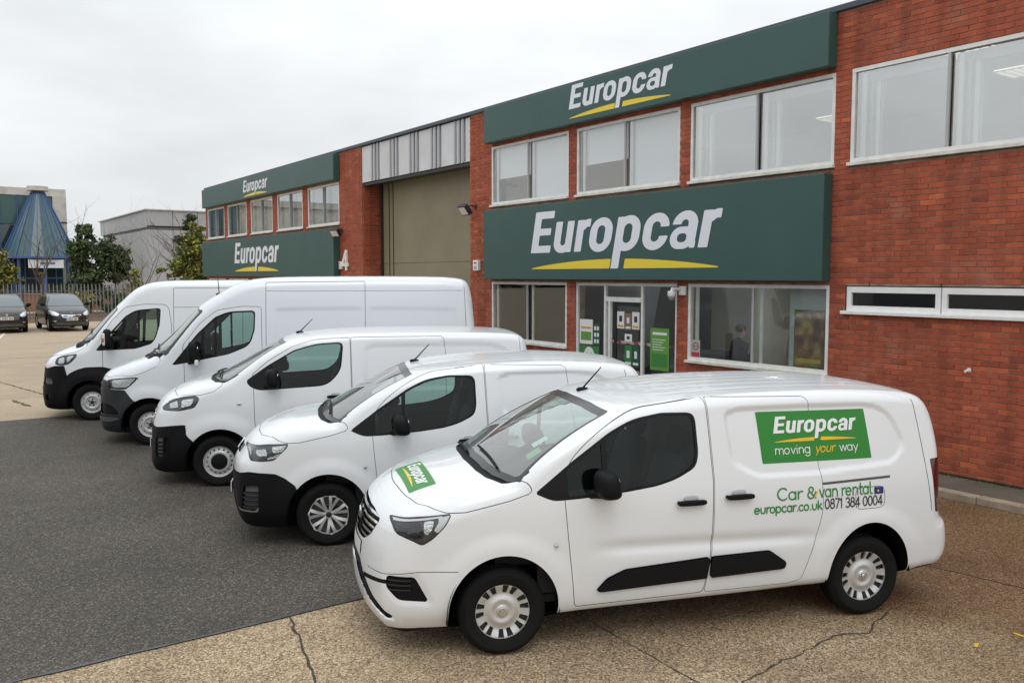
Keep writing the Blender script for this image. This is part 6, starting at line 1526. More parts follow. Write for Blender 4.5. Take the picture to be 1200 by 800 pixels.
FR5 = [(-.095, 1.330, .03), (-.807, 1.357), (-1.097, 1.445, .15), (-1.17, 1.55, .1), (-1.247, 1.80), (-1.275, 2.130, .06), (-.817, 2.092, .1), (-.636, 1.978), (-.381, 1.693)]
GL5 = [(-.38, 1.36), (-.807, 1.378), (-1.085, 1.462, .15), (-1.15, 1.56, .1), (-1.222, 1.80), (-1.248, 2.103, .05), (-.82, 2.068, .1), (-.65, 1.962), (-.42, 1.69), (-.38, 1.64)]
cut_glazing(sk, rpoly(FR5, .03), rpoly(GL5, .02), rpoly([(-.2, 1.40), (.7, 1.42), (.90, 1.46, .03), (.95, 1.54, .03), (.90, 2.12, .04), (.5, 2.20), (-.2, 2.22)], .03), base=[(0, .34), (.5, .25), (.8, .10), (.95, -.04), (1.05, -.15)], zmax=2.4, bars=[bar(-.56, .030, 1.2, 2.3, -.08), bar(-.86, .022, 1.2, 2.3, -.02)])
sk.region('headlight', 'side', rpoly([(.66, 1.09), (.62, 1.20), (.50, 1.245), (.34, 1.265), (.225, 1.285), (.238, 1.221), (.371, 1.088), (.47, 1.061), (.60, 1.06)], .03), ((.1, 1.3), (.4, 9), (1, 1.35)), ['body', 'bonnet', 'gap'], nmin=-1)
for P in ([(.60, 1.19), (.49, 1.225), (.47, 1.10), (.60, 1.09)], [(.42, 1.235), (.29, 1.255), (.40, 1.12), (.44, 1.13)]): sk.region('reflector', 'side', rpoly(P, .03), ((.1, 1.3), (.4, 9), (1, 1.35)), ['headlight'], nmin=-1, fine=1)
sk.region('bumper', 'side', rpoly([(1.5, 1.0), (.80, 1.0), (.657, 1.047), (.471, 1.058), (.431, .877), (.38, .80), (.38, -.1), (1.5, -.1)], .015), ((.3, 1.5), (0, 9), (0, 1.1)), ['body', 'hole'], nmin=-1)
sk.region('arch_trim', 'side', rpoly([(.43, .88), (.27, .97), (.089, 1.025), (-.229, 1.03), (-.46, .96), (-.60, .84), (-.66, .66), (-.70, .50), (-.70, .36), (.43, .36)], .06), sd5, ['body', 'front_door', 'gap'])
arch_hole(sk, 0, .42, .38, .40)
sk.region('vent', 'side', rpoly([(1.05, .82), (.72, .82), (.70, .70), (1.05, .69)], .03), ((.3, 1.5), (.3, 9), (.5, 1.0)), ['bumper'], nmin=-1)
sk.region('fog', 'side', rpoly([(.86, .50), (.75, .51), (.73, .40), (.85, .39)], .03), ((.3, 1.5), (.3, 9), (.3, .6)), ['bumper'], nmin=-1)
sk.region('tail_lamp', 'side', [(-4.85, 2.0), (-4.88, 1.1), (-6, 1.1), (-6, 2.0)], ((-9, -4.7), (.8, 9), (0, 9)), ['body'], nmin=-1)
van5 = emptyvan('high_roof_van', POSE['v5'], 'tall white van with black wheel arch trim, last in the row beside the fence side')
van5['label'] = 'tall white van with black wheel arch trim and a white mirror cover with amber lamp'
body5, doors5 = finish_van(sk, van5, m_paint, [('vent', 'bumper_vent', m_gap, -.03), ('fog', 'fog_lamp', m_gloss, -.02), ('arch_trim', 'arch_trim', m_plast, .012), ('tail_lamp', 'tail_lamp', m_red, .003)])
panel(sk, 'bumper', 'bumper', m_plast, van5, .008)
wh = wheel_proto('steel5', .355, .225, .215); put_wheel(wh, van5, 0, .86, .355, R(-1)); put_wheel(wh, van5, -4.03, .86, .355)
liner(van5, 0, .42, .38, .40, .99); liner(van5, -4.03, .42, .38, .40, .99)
mirror(van5, -.36, 1.15, 1.56, (.17, .22, .38), True, arm=(.05, -.12)); wipers(van5, b5, [(.18, -.70, .29, -.05), (.15, .05, .03, .74)])
handle(doors5[1], b5, -1.33, 1.35, .05)
cabin(van5, dict(seat_x=-1.05, seat_z=.88, dash_z=1.46, dash_x=.02, hw=.88, top=2.35, bulk=-1.60, belt=1.36))

# front plates and maker's emblems
def nose_x(body, y, z):
    lo, hi = 0.0, 1.6
    for _ in range(24):
        m_ = (lo + hi) / 2
        if float(body(np.array([m_]), np.array([y]), np.array([z]))[0]) < 0: lo = m_
        else: hi = m_
    return lo
for vn, bd, zp in ((van2, b2, .52), (van3, b3, .50), (van4, b4, .56), (van5, b5, .56)):
    x = nose_x(bd, .0, zp); q = MB(); q.cube(x + .004, x + .016, -.26, .26, zp - .056, zp + .056, .004); q.build('number_plate', m_plate, vn)
for vn, bd, zc in ((van2, b2, .945), (van3, b3, .90), (van5, b5, 1.02)):
    for k in range(2):                                  # two stacked chevrons
        q = MB()
        for s in (-1, 1):
            pts = [(nose_x(bd, s * y, zc + k * .045 - y * .5) + .010, s * y, zc + k * .045 - y * .5) for y in (0, .04, .08)]; q.tube(pts, .009, 6)
        q.build('emblem', m_chrome, vn, True)
q = MB(); x = nose_x(b4, 0, .93); pts = [(x + .012, .10 * math.cos(a), .93 + .10 * math.sin(a)) for a in np.linspace(0, 2 * math.pi, 25)]; q.tube(pts, .008, 6, False)
for k in range(3): a = math.pi / 2 + k * 2 * math.pi / 3; q.tube([(x + .014, 0, .93), (x + .012, .10 * math.cos(a), .93 + .10 * math.sin(a))], [.012, .004], 6)
q.build('emblem', m_chrome, van4, True)
for k in range(2):
    q = MB(); z = .88 + k * .10; pts = [(nose_x(b4, y, z) + .006, y, z) for y in np.linspace(-.52, .52, 15)]; q.tube(pts, .012, 6); q.build('grille_bar', m_gplast, van4, True)
# ---------------------------------------------------------------- person standing in the shop
def person(loc, rz):
    r = tag(empty('person', loc, rz), 'person in a dark jacket standing behind the shop window with their back turned', 'person')
    J = dict(pel=(0, 0, .95), sp=(.0, 0, 1.15), ch=(.0, 0, 1.36), nk=(.01, 0, 1.50), hd0=(.03, 0, 1.57), hd=(.045, 0, 1.66), hdt=(.03, 0, 1.735),
             hl=(0, .10, .90), kl=(.02, .11, .50), al=(-.01, .11, .09), tl=(.13, .12, .04), hr=(0, -.10, .90), kr=(.03, -.11, .50), ar=(.0, -.11, .09), tr=(.14, -.12, .04),
             sl=(0, .19, 1.41), el=(-.02, .25, 1.14), wl=(.17, .20, 1.02), sr=(0, -.19, 1.41), er=(-.02, -.25, 1.14), wr=(.17, -.20, 1.02))
    Ed = [('pel', 'sp'), ('sp', 'ch'), ('ch', 'nk'), ('nk', 'hd0'), ('hd0', 'hd'), ('hd', 'hdt'), ('pel', 'hl'), ('hl', 'kl'), ('kl', 'al'), ('al', 'tl'), ('pel', 'hr'), ('hr', 'kr'), ('kr', 'ar'), ('ar', 'tr'), ('ch', 'sl'), ('sl', 'el'), ('el', 'wl'), ('ch', 'sr'), ('sr', 'er'), ('er', 'wr')]
    rad = dict(pel=(.15, .11), sp=(.155, .105), ch=(.17, .12), nk=(.058, .058), hd0=(.07, .075), hd=(.078, .095), hdt=(.06, .075), hl=(.085, .085), kl=(.058, .06), al=(.04, .045), tl=(.04, .03), sl=(.065, .065), el=(.05, .05), wl=(.036, .03))
    k = list(J); me = bpy.data.meshes.new('body'); me.from_pydata([J[a] for a in k], [(k.index(a), k.index(b)) for a, b in Ed], []); me.update()
    o = link('body', me, r); sm = o.modifiers.new('skin', 'SKIN'); o.modifiers.new('sub', 'SUBSURF').levels = 2; o.modifiers['sub'].render_levels = 2
    for i, a in enumerate(k):
        key = a if a in rad else a[:-1] + 'l'; me.skin_vertices[0].data[i].radius = rad.get(key, (.06, .06)); me.skin_vertices[0].data[i].use_root = (a == 'pel')
    m, N, L, b = nt_new('person_cloth'); g = N.new('ShaderNodeTexCoord'); s = N.new('ShaderNodeSeparateXYZ'); L.new(g.outputs['Object'], s.inputs[0])
    rp = N.new('ShaderNodeValToRGB'); rp.color_ramp.interpolation = 'CONSTANT'; mr = N.new('ShaderNodeMath'); mr.operation = 'DIVIDE'; mr.inputs[1].default_value = 2.0; L.new(s.outputs['Z'], mr.inputs[0]); L.new(mr.outputs[0], rp.inputs[0])
    rp.color_ramp.elements[0].color = (.03, .03, .035, 1); e = rp.color_ramp.elements[1]; e.position = .46; e.color = (.020, .022, .032, 1); e2 = rp.color_ramp.elements.new(.762); e2.color = (.40, .24, .17, 1)
    L.new(rp.outputs[0], b.inputs['Base Color']); b.inputs['Roughness'].default_value = .85; me.materials.append(m)
    q = MB(); q.sup((.022, 0, 1.695), (.205, .175, .17), .85, 20, 12); q.build('hair', mat('hair_dark', (.03, .022, .016), .7), r, True)
    for s in (-1, 1):
        hd = MB(); w = Vector((.17, s * .20, 1.02)); hd.sup(tuple(w + Vector((.05, 0, -.01))), (.10, .035, .08), .7)
        for f in range(4): hd.tube([tuple(w + Vector((.09, s * -.002, .025 - f * .018))), tuple(w + Vector((.135 - abs(f - 1.3) * .008, -s * .01, .02 - f * .018))), tuple(w + Vector((.15 - abs(f - 1.3) * .012, -s * .03, .018 - f * .018)))], .008, 6)
        hd.tube([tuple(w + Vector((.04, -s * .01, .035))), tuple(w + Vector((.085, -s * .035, .045)))], .009, 6); hd.build('hand', mat('skin', (.40, .24, .17), .6), r, True)
    for s in (-1, 1):
        q = MB(); q.sup((.03, s * .082, 1.655), (.035, .018, .06), .9, 10, 8); q.build('ear', MATS['skin'], r, True)
person((12.35, 10.22, .10), R(-20))

# ---------------------------------------------------------------- palisade fence
m_galv = mat('galvanised', (.20, .205, .21), .6, .35, noise=(3, .2)); m_post = mat('fence_post_dark', (.10, .105, .11), .6, .3)
FY = 58.0
fen = tag(empty('palisade_fence', (8, FY, 0)), 'grey steel palisade fence with pointed pales behind the parked cars', 'fence')
pl = MB(); w = .034; V = [(-w, 0, .05), (-w * .4, -.012, .05), (w * .4, -.012, .05), (w, 0, .05)]; top = [(-w, 0, 2.12), (-w * .4, -.012, 2.16), (w * .4, -.012, 2.16), (w, 0, 2.12)]; tip = [(0, -.004, 2.27)]
pl.add(V + top + tip, [(0, 1, 5, 4), (1, 2, 6, 5), (2, 3, 7, 6), (3, 0, 4, 7), (4, 5, 8), (5, 6, 8), (6, 7, 8), (7, 4, 8)])
p0 = pl.build('pale', m_galv, fen); rf_ = random.Random(12); first = True; x = -9.0
while x < 24:
    o = p0 if first else link('pale', p0.data, fen); first = False; o.location = (x - 8, rf_.uniform(-.006, .006), rf_.uniform(-.015, .015)); o.rotation_euler = (0, rf_.uniform(-.012, .012), 0); x += .215
q = MB(); q.box((0, .035, 1.82), (33, .05, .05)); q.build('rail', m_post, fen); q = MB(); q.box((0, .035, .42), (33, .05, .05)); q.build('rail', m_post, fen)
pm = None
for i in range(13):
    if pm is None: q = MB(); q.box((0, .11, 1.08), (.10, .06, 2.2)); o = q.build('post', m_post, fen); pm = o.data
    else: o = link('post', pm, fen)
    o.location = (-16 + i * 2.75, 0, 0)

# ---------------------------------------------------------------- cars by the fence
CARP = [(.86, .42), (.87, .58), (.83, .70), (.70, .80), (.40, .90), (.02, .985), (-.08, 1.01), (-.40, 1.20), (-.72, 1.37), (-.95, 1.445), (-1.4, 1.48), (-2.0, 1.475), (-2.5, 1.42), (-2.9, 1.30), (-3.2, 1.12), (-3.33, .98), (-3.42, .75), (-3.42, .45), (-3.3, .28), (-2, .2), (0, .2), (.6, .19), (.80, .26)]
CAR = dict(prof=CARP, zw=[(.15, .80), (.3, .86), (.6, .90), (.85, .89), (.95, .86), (1.2, .75), (1.45, .60), (1.6, .52)], taper=[(-3.4, .14), (-2.8, .03), (-2, 0), (-.4, 0), (.2, .03), (.6, .10), (.9, .22)], rz=[(.2, .07), (.6, .12), (.9, .08), (1.2, .06), (1.4, .10)], bow=[(.2, .20), (.6, .26), (.95, .22), (1.2, .16), (1.5, .10)], xmid=(-2.2, -1.4), rearbow=.18, crown=.05)
def car(loc, rz, scale, paint, label, kia):
    b = Body(CAR); V_, N_, T_ = surface_net(b, .05); sk = Skin(V_, N_, T_)
    arch_hole(sk, 0, .36, .32, .36); arch_hole(sk, -2.60, .36, .32, .36)
    sk.region('windscreen', 'front', rpoly([(-.2, 1.03), (.72, 1.02), (.77, 1.05), (.56, 1.40), (-.2, 1.435)], .04), ((-1.3, .2), (0, 9), (.95, 1.6)))
    sk.region('side_window', 'side', rpoly([(-.45, 1.00), (-1.5, .99), (-2.6, 1.04), (-2.45, 1.33), (-1.6, 1.39), (-1.05, 1.34)], .05), ((-9, 9), (.4, 9), (.9, 9)))
    sk.region('headlight', 'front', rpoly([(.50, .70), (.66, .80), (.86, .84), (.86, .70), (.72, .64), (.56, .63)], .02), ((.2, 1.2), (.3, 9), (.5, .95)), ['body'])
    if kia:
        sk.region('surround', 'front', rpoly([(-.2, .55), (.36, .56), (.45, .68), (-.2, .655)], .03), ((.5, 1.2), (0, 9), (.4, .9)), ['body']); sk.region('grille', 'front', rpoly([(.03, .585), (.33, .59), (.385, .645), (.03, .63)], .02), ((.5, 1.2), (0, 9), (.4, .9)), ['surround'])
    else: sk.region('grille', 'front', rpoly([(-.2, .50), (.48, .52), (.52, .70), (-.2, .69)], .03), ((.5, 1.2), (0, 9), (.4, .9)), ['body'])
    sk.region('lower_grille', 'front', rpoly([(-.2, .24), (.60, .25), (.66, .36), (-.2, .37)], .03), ((.4, 1.2), (0, 9), (.1, .5)), ['body'])
    sk.region('fog_lamp', 'front', rpoly([(.62, .40), (.78, .41), (.77, .45), (.62, .45)], .01), ((.2, 1.2), (0, 9), (.1, .6)), ['body'])
    r = tag(empty('parked_car', loc, rz), label, 'car', 'cars parked in front of the fence'); r.scale = (scale, scale * .93, scale * 1.10)
    bd = panel(sk, 'body', 'body', paint, r); cg = MATS.get('car_glass') or mat('car_glass', (.16, .19, .20), .1, spec=.6)
    panel(sk, 'windscreen', 'windscreen', cg, r)
    for s in (1, -1): panel(sk, 'side_window', 'side_window', m_gloss, r, 0, s); panel(sk, 'headlight', 'headlight', m_refl, r, .003, s); panel(sk, 'fog_lamp', 'fog_lamp', m_refl, r, .002, s)
    panel(sk, 'surround', 'grille_surround', m_chrome, r, .006); panel(sk, 'grille', 'grille', m_gap, r, -.004); panel(sk, 'lower_grille', 'lower_grille', m_gap, r, -.004)
    pz = .50 if kia else .58
    q = MB(); q.cube(.885, .90, -.26, .26, pz - .058, pz + .058); q.build('number_plate', m_plate, r)
    if kia: q = MB(); q.cube(.896, .9015, -.258, -.215, pz - .05, pz + .05); q.build('plate_band', mat('plate_blue', (.02, .05, .30), .4), r)
    q = MB()
    rl = random.Random(int(loc[0] * 10))
    for k in range(7):                                          # plate characters too far off to read
        y0 = -.19 + k * .058 + (.03 if k > 3 else 0); q.cube(.9003, .903, y0, y0 + .036, pz - .036, pz + .036)
    q.build('plate_characters', mat('plate_print', (.12, .12, .11), .5), r)['kind'] = 'stuff'
    wm = []
    t = MB(); t.lathe([(.19, .085), (.21, .10), (.29, .10), (.315, .07), (.318, .0), (.315, -.09), (.2, -.1)], 30, 'y'); o = t.build('tyre', m_tyre, None, True); wm.append(('tyre', o.data)); bpy.data.objects.remove(o)
    t = MB(); t.lathe([(.002, .07), (.06, .07), (.08, .05), (.17, .07), (.2, .09)], 24, 'y'); o = t.build('rim', m_alloy, None, True); wm.append(('rim', o.data)); bpy.data.objects.remove(o)
    put_wheel(wm, r, 0, .76, .318); put_wheel(wm, r, -2.60, .76, .318)
    liner(r, 0, .36, .32, .36, .85); liner(r, -2.60, .36, .32, .36, .85)
    for s in (1, -1):
        q = MB(); q.sup((-.42, s * .97, 1.06), (.14, .20, .13), .6, 16, 10); q.tube([(-.40, s * .84, 1.02), (-.40, s * .92, 1.04)], .025); q.build('door_mirror', m_plast, r, True)
    q = MB(); q.lathe([(.001, 0), (.05, 0), (.055, -.01)], 16, 'x', (.885, 0, .72 if kia else .70)); q.build('badge', m_chrome, r, True)
car((6.60, 47.5, .0), R(-90 + 3), 1.12, mat('car_grey_metallic', (.026, .026, .029), .3, .3, coat=.5), 'dark grey hatchback with a chrome-edged split grille, parked beside the van row', True)
car((3.95, 47.6, .0), R(-90 - 2), 1.12, mat('car_black', (.006, .006, .007), .3, .0, coat=.4), 'black hatchback with a wide dark grille and white number plate, parked nose out', False)
m_silver = mat('car_silver_blue', (.25, .29, .34), .25, .6, coat=1)

# ---------------------------------------------------------------- trees
def leaf_mat(name, cols):
    m, N, L, b = nt_new(name); g = N.new('ShaderNodeNewGeometry'); rp = N.new('ShaderNodeValToRGB')
    rp.color_ramp.elements[0].color = (*cols[0], 1); rp.color_ramp.elements[1].color = (*cols[-1], 1)
    for i, c in enumerate(cols[1:-1]): e = rp.color_ramp.elements.new((i + 1) / (len(cols) - 1)); e.color = (*c, 1)
    L.new(g.outputs['Random Per Island'], rp.inputs[0]); L.new(rp.outputs[0], b.inputs['Base Color']); b.inputs['Roughness'].default_value = .6
    b.inputs['Subsurface Weight'].default_value = 0; return m
m_lf_dark = leaf_mat('leaves_dark', [(0.0189, 0.0378, 0.0135), (0.0432, 0.0743, 0.0243), (0.0675, 0.1013, 0.0297), (0.1215, 0.1418, 0.0405)])
m_lf_olive = leaf_mat('leaves_olive', [(0.0525, 0.0825, 0.018), (0.1275, 0.165, 0.03), (0.225, 0.24, 0.0375), (0.375, 0.315, 0.0525)])
m_lf_yel = leaf_mat('leaves_yellow', [(0.078, 0.1105, 0.0195), (0.169, 0.182, 0.0286), (0.286, 0.26, 0.039), (0.39, 0.325, 0.052)])
m_bark = mat('bark', (.075, .058, .045), .9, noise=(8, .4, 5)); m_twig = mat('twig_bare', (.12, .085, .07), .9, noise=(8, .4, 5))
def limb(mb, p, d, l, r, depth, rr, tips, n=5):
    pts = [Vector(p)]; dd = Vector(d).normalized(); rs = [r]
    for i in range(n):
        dd = (dd + Vector((rr.uniform(-.22, .22), rr.uniform(-.22, .22), rr.uniform(-.08, .16)))).normalized(); pts.append(pts[-1] + dd * l / n); rs.append(r * (1 - .6 * (i + 1) / n))
    mb.tube(pts, rs, 6)
    tips += [tuple(q) for q in pts[2:]]
    if depth > 0:
        for k in range(3):
            i = rr.randint(2, n); a = rr.uniform(0, 2 * math.pi); nd = dd * .8 + Vector((math.cos(a), math.sin(a), rr.uniform(.0, .5))) * .8
            limb(mb, pts[i], nd, l * rr.uniform(.5, .75), rs[i] * .75, depth - 1, rr, tips)
def tree(name, loc, h, crown, leaf_n, leaf_s, m_leaf, label, seed, m_tr=None, group='trees and bushes beyond the fence', cat='tree', trunk_r=.12, depth=2, clumps=None, fork=.35):
    rr = random.Random(seed); rg = np.random.default_rng(seed); root = tag(empty(name, loc), label, cat, group); tb = MB(); tips = []
    th = h * fork; tb.tube([(0, 0, -.1), (rr.uniform(-.1, .1), 0, th * .5), (rr.uniform(-.15, .15), 0, th)], [trunk_r, trunk_r * .8, trunk_r * .7], 8)
    for k in range(5):
        a = rr.uniform(0, 6.28); limb(tb, (0, 0, th * rr.uniform(.7, 1)), (math.cos(a) * .5, math.sin(a) * .5, 1), (h - th) * rr.uniform(.5, .95), trunk_r * .5, depth, rr, tips)
    tb.build('trunk', m_tr or m_bark, root, True)
    if leaf_n:
        C = []
        for (cx, cy, cz, rx, ry, rz, n_) in crown:
            k = max(4, int(n_ / 90))
            u = rg.normal(size=(k, 3)); u /= np.linalg.norm(u, axis=1, keepdims=True); u *= (rg.uniform(.25, 1.0, (k, 1)) ** .6); cen = np.array([cx, cy, cz]) + u * [rx, ry, rz]
            per_ = rg.multinomial(n_, rg.dirichlet(np.ones(k) * 3))
            for c_, m_ in zip(cen, per_): C.append(c_ + rg.normal(size=(m_, 3)) * min(rx, rz) * .17 * [1, 1, .75])
        C = np.concatenate(C); n_ = len(C); C = C[C[:, 2] > .1]; n_ = len(C)
        a = rg.normal(size=(n_, 3)); a /= np.linalg.norm(a, axis=1, keepdims=True); b = np.cross(a, rg.normal(size=(n_, 3))); b /= np.linalg.norm(b, axis=1, keepdims=True)
        s1 = leaf_s * rg.uniform(.6, 1.3, (n_, 1)); s2 = s1 * .5
        V = np.stack([C - a * s1, C + b * s2, C + a * s1, C - b * s2], 1).reshape(-1, 3); F = np.arange(4 * n_).reshape(-1, 4)
        o = link('crown', np_mesh('crown', V, F, m_leaf, False), root)
    return root
tree('leafy_tree', (4.3, 62.5, 0), 4.6, [(0, 0, 3.4, 1.5, 1.2, 1.3, 2600), (-.3, 0, 2.0, 1.7, 1.2, 1.2, 2200), (.9, .2, 2.6, .9, .8, 1.0, 900)], 1, .13, m_lf_yel, 'yellow-green leafy tree in front of the glass cone, behind the fence', 1)
tree('ivy_tree', (10.6, 66, 0), 6.6, [(-.2, 0, 5.2, .75, .7, 1.2, 1500), (.2, 0, 4.0, 1.6, 1.2, 1.4, 3000), (1.7, 0, 3.7, 1.0, .9, 1.3, 1800), (.3, 0, 2.2, 2.0, 1.2, 1.3, 2600), (-.7, .4, 4.3, .9, .8, 1.0, 1200)], 1, .14, m_lf_dark, 'dark evergreen tree with dense ivy and a bare tip beside the glass cone', 2)
tree('dark_tree', (12.5, 67, 0), 5.6, [(0, 0, 4.2, .95, .9, 1.3, 2200), (.1, 0, 3.2, 1.2, 1.0, 1.0, 1600)], 1, .14, m_lf_dark, 'small dark round-headed tree in front of the grey shed, left of the bare bush', 3, fork=.45, trunk_r=.09)
tree('olive_tree', (16.6, 61.5, 0), 6.7, [(-.0, 0, 5.7, .55, .5, .75, 900), (.0, 0, 4.6, 1.15, .9, 1.0, 3000), (.1, 0, 3.4, 1.5, 1.0, 1.2, 4200), (-1.5, 0, 3.1, 1.1, .7, .5, 1100), (.4, 0, 2.2, 1.8, 1.0, 1.0, 2600)], 1, .13, m_lf_olive, 'olive-green tree with yellowing leaves between the grey shed and the brick unit', 4)
tree('conifer_top', (16.9, 63.5, 0), 7.2, [(0, 0, 6.3, .55, .5, .8, 1100), (0, 0, 5.0, .95, .8, .9, 1500), (0, 0, 3.8, 1.1, .9, .9, 1200)], 1, .13, m_lf_dark, 'dark green tree rising behind the olive-green one by the brick unit', 14)
tree('bare_bush', (12.6, 61, 0), 5.4, [(.1, 0, 2.6, .5, .4, 1.4, 700), (-.4, 0, 1.6, .9, .5, .9, 700)], 1, .11, m_lf_yel, 'bare twiggy bush with a few yellow leaves in front of the grey shed', 5, m_twig, cat='bush', trunk_r=.075, depth=2, fork=.12)
tree('bare_climber', (7.35, 63.5, 0), 6.4, [(0, 0, 2.0, .5, .4, 1.2, 200)], 1, .11, m_lf_olive, 'bare brown branching shrub standing in front of the glass cone', 6, m_twig, cat='bush', trunk_r=.10, depth=2, fork=.4)
for k, (x, y, h, m_, lab) in enumerate([(5.6, 60.2, 1.5, m_lf_olive, 'low olive bush just behind the fence under the glass cone'), (9.2, 60.4, 2.2, m_lf_yel, 'yellow-green bush behind the fence under the ivy tree'), (10.9, 60.0, 1.8, m_lf_dark, 'dark low bush behind the fence beside the yellow-green one'), (2.2, 60.6, 2.4, m_lf_olive, 'olive bush behind the fence at the black car'), (14.2, 60.2, 1.9, m_lf_olive, 'olive bush behind the fence below the olive-green tree'), (0.2, 61, 2.8, m_lf_olive, 'wide olive bush behind the fence left of the black car')]):
    tree('bush', (x, y, 0), h, [(0, 0, h * .55, .9, .6, h * .45, 1100)], 1, .10, m_, lab, 20 + k, m_twig, cat='bush', trunk_r=.04, depth=1, fork=.2)
# rough verge of soil and a low brick border at the fence foot
m_soil = mat('soil', (.12, .075, .04), .95, noise=(6, .5, 6), bump=(12, .6, .05))
q = MB(); nx = 60
V = []; rv = random.Random(3)
for i in range(nx + 1):
    x = -12 + i * 36 / nx
    for j, (y, z) in enumerate(((56.2, .002), (56.7, .10), (57.5, .16), (58.6, .14), (60.5, .12), (70, .05))): V.append((x, y + rv.uniform(-.12, .12), z * rv.uniform(.5, 1.5) if j else .002))
q.add(V, [(i * 6 + j, (i + 1) * 6 + j, (i + 1) * 6 + j + 1, i * 6 + j + 1) for i in range(nx) for j in range(5)]); tag(q.build('verge', m_soil, None, True), kind='structure')
q = MB(); q.cube(6, 30, 74.0, 74.3, 0, 1.3); bw = tag(empty('low_brick_wall', (18, 74, 0)), 'low red brick wall beyond the fence in front of the grey shed', 'wall'); o = q.build('wall', mat('far_brick', (.27, .12, .08), .85, noise=(4, .25, 5)), bw); o.location = (-18, -74, 0)
q = MB(); q.cube(5.95, 30.05, 73.95, 74.35, 1.301, 1.38); o = q.build('coping', m_kerb, bw); o.location = (-18, -74, 0)

# ---------------------------------------------------------------- office block with the glass cone
m_stone = mat('pale_panel', (.52, .50, .45), .8, noise=(1.2, .22, 6)); m_teal = mat('teal_glass', (.045, .105, .105), .15, spec=.5); m_teald = mat('teal_glass_dark', (.018, .045, .048), .08, spec=.7, coat=.6); m_blue = mat('blue_frame', (.05, .10, .27), .5); m_pale_blue = mat('cone_glass', (.06, .12, .13), .2, spec=.5)
cb_ = tag(empty('glass_cone_office', (4, 99, 0)), 'office block with teal glass and a blue-ribbed glass cone over its entrance', 'building'); OC = Vector((4, 99, 0))
def cpart(mb, name, m_, parent=None, smooth=False):
    o = mb.build(name, m_, parent or cb_, smooth)
    if parent is None: o.location = -OC
    return o
q = MB(); q.cube(-22, 13.9, 99.0, 112, 0, 11.35); cpart(q, 'block', m_stone)
q = MB(); q.cube(-22.1, 14.0, 98.7, 98.98, 10.75, 11.5); cpart(q, 'parapet', m_stone)
q = MB(); q.cube(12.75, 14.0, 98.6, 98.9, 0, 10.74); cpart(q, 'corner_panel', m_stone); q = MB(); q.cube(12.8, 14.02, 98.58, 98.61, 8.05, 8.2); cpart(q, 'corner_joint', m_dark)
for i in range(14):
    x = 11.2 - i * 1.55
    for z0, z1, m_ in ((7.9, 10.6, m_teal), (4.2, 7.75, m_teald), (1.0, 4.1, m_teald)):
        g_ = MB(); g_.cube(x, x + 1.45, 98.80, 98.86, z0, z1); cpart(g_, 'pane', m_)
    g_ = MB(); g_.cube(x - .10, x - .003, 98.66, 98.9, 0, 10.7); cpart(g_, 'mullion', m_blue)
CC = Vector((11.15, 96.0, 0)); ns = 16; za, zb_, ra, rb2 = 10.9, 4.45, .55, 3.35
for i in range(ns):
    a0, a1 = 2 * math.pi * i / ns, 2 * math.pi * (i + 1) / ns; p = lambda a, r, z: (CC.x + r * math.cos(a), CC.y + r * math.sin(a), z)
    g_ = MB(); g_.add([p(a0, rb2, zb_), p(a1, rb2, zb_), p(a1, ra, za), p(a0, ra, za)], [(0, 1, 2, 3)]); cpart(g_, 'cone_pane', m_pale_blue if i % 2 else m_teal)
    g_ = MB(); g_.tube([p(a0, rb2 + .06, zb_), p(a0, ra + .03, za)], [.065, .04], 6); cpart(g_, 'cone_rib', m_blue)
    am = (a0 + a1) / 2; g_ = MB(); g_.tube([p(am, rb2 * .985 + .0, zb_), p(am, ra, za)], [.03, .02], 5); cpart(g_, 'glazing_bar', m_blue)
    if i % 2 == 0: g_ = MB(); g_.tube([p(a0, 2.95, 0), p(a0, 2.95, zb_)], .16, 8); cpart(g_, 'column', m_blue)
q = MB(); q.lathe([(.05, 11.0), (.95, 11.0), (.95, 11.42), (.05, 11.45)], 20, 'z', tuple(CC)); cpart(q, 'cone_cap', m_stone)
q = MB(); q.lathe([(3.2, 4.38), (3.52, 4.36), (3.52, 4.54), (3.3, 4.56)], 32, 'z', tuple(CC)); cpart(q, 'cone_ring', m_blue)
q = MB(); q.cube(9.75, 12.75, 92.85, 93.0, 3.45, 4.25); cpart(q, 'name_board', mat('board_white', (.62, .64, .66), .5))
for x0, x1, m_ in ((10.75, 11.2, m_blue), (11.25, 11.55, mat('board_teal', (.05, .35, .32), .4)), (11.6, 12.0, m_blue)):
    q = MB(); q.cube(x0, x1, 92.83, 92.846, 3.8, 3.98); cpart(q, 'board_mark', m_)
q = MB(); q.cube(9.3, 13.1, 96.3, 96.4, 0, 4.4); cpart(q, 'entrance_glass', m_teald)
for x in (9.8, 10.7, 11.6, 12.5): q = MB(); q.cube(x - .05, x + .05, 96.1, 96.28, 0, 4.3); cpart(q, 'entrance_frame', m_blue)
q = MB(); q.cube(9.3, 13.1, 96.12, 96.26, 2.4, 2.55); cpart(q, 'entrance_rail', m_blue)

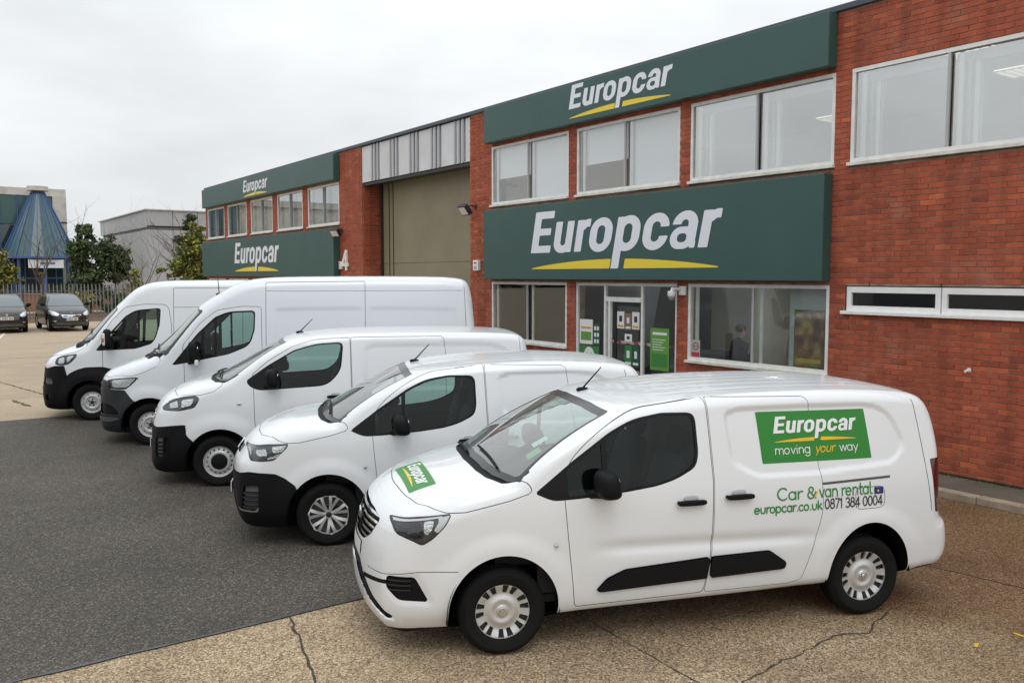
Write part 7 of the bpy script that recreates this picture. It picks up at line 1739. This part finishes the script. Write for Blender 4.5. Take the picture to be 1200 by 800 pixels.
# ---------------------------------------------------------------- grey shed
m_shed = mat('shed_grey', (.36, .365, .375), .6, noise=(.6, .06)); m_shed2 = mat('shed_light', (.45, .455, .465), .6, noise=(.6, .06))
gb = tag(empty('grey_shed', (32, 100, 0)), 'plain grey metal-clad shed with dark band under its roof', 'building'); OG = Vector((32, 100, 0))
def gpart(mb, name, m_): o = mb.build(name, m_, gb); o.location = -OG; return o
q = MB(); q.cube(20.6, 48, 92.3, 117, 0, 9.25); gpart(q, 'core', m_shed)
for i in range(11):
    x0 = 20.3 + i * 2.5
    for z0, z1 in ((0, 7.35), (7.75, 9.3)): q = MB(); q.cube(x0 + .02, x0 + 2.48, 92.0, 92.28, z0, z1, .03); gpart(q, 'cladding_panel', m_shed)
for i in range(24):
    y0 = 92.0 + i * 1.04
    for z0, z1 in ((0, 7.3), (7.62, 9.3)): q = MB(); q.cube(20.3, 20.58, y0 + (.02 if i else .3), y0 + 1.03, z0, z1, .02); gpart(q, 'cladding_panel', m_shed2)
q = MB(); q.cube(20.35, 48, 92.1, 92.2, 7.35, 7.42); q.cube(20.35, 48, 92.1, 92.2, 7.62, 7.70); gpart(q, 'dark_band', m_dark)
q = MB(); q.cube(20.1, 48.2, 91.85, 117.2, 9.31, 9.42); gpart(q, 'roof_edge', m_shed2)
q = MB(); q.cube(25.6, 30, 91.95, 91.99, 5.6, 7.2); gpart(q, 'window', mat('shed_window', (.30, .36, .38), .1, coat=.5))
# stand-in for buildings opposite, added to block low sky and show in reflections
ou = tag(empty('added_yard_unit', (-30, 8, 0)), 'long pale industrial unit added behind the camera to block low sky, facing the brick front', 'building')
q = MB(); q.cube(-16, 0, -45, 50, 0, 7.6); q.build('wall', m_shed2, ou); q = MB(); q.cube(-16.2, .25, -45.2, 50.2, 7.61, 8.1); q.build('roof_edge', m_shed, ou)
for i in range(9):
    y0 = -40 + i * 10; q = MB(); q.cube(.01, .06, y0, y0 + 4.4, 0, 4.6); q.build('roller_door', mat('door_grey', (.20, .22, .25), .5), ou); q = MB(); q.cube(.01, .05, y0 + 5.4, y0 + 8.6, 2.6, 4.2); q.build('window', m_gloss, ou)
# distant tree line closes the yard behind everything
m_far = leaf_mat('leaves_far', [(.02, .032, .014), (.04, .055, .02), (.06, .07, .03)])
rg = np.random.default_rng(8); n_ = 26000
X = rg.uniform(-160, 120, n_); hh = 5 + 2.2 * np.sin(X * .13) + 1.5 * np.sin(X * .41 + 1); Z = rg.uniform(0, 1, n_) ** .8 * hh; Y = 150 + rg.uniform(0, 6, n_)
a = rg.normal(size=(n_, 3)); a /= np.linalg.norm(a, axis=1, keepdims=True); b_ = np.cross(a, rg.normal(size=(n_, 3))); b_ /= np.linalg.norm(b_, axis=1, keepdims=True); C = np.stack([X, Y, Z], -1); s1 = rg.uniform(.3, .8, (n_, 1))
V = np.stack([C - a * s1, C + b_ * s1 * .7, C + a * s1, C - b_ * s1 * .7], 1).reshape(-1, 3)
tag(link('tree_line', np_mesh('tree_line', V, np.arange(4 * n_).reshape(-1, 4), m_far, False)), 'far line of trees beyond the sheds', 'trees', kind='stuff')
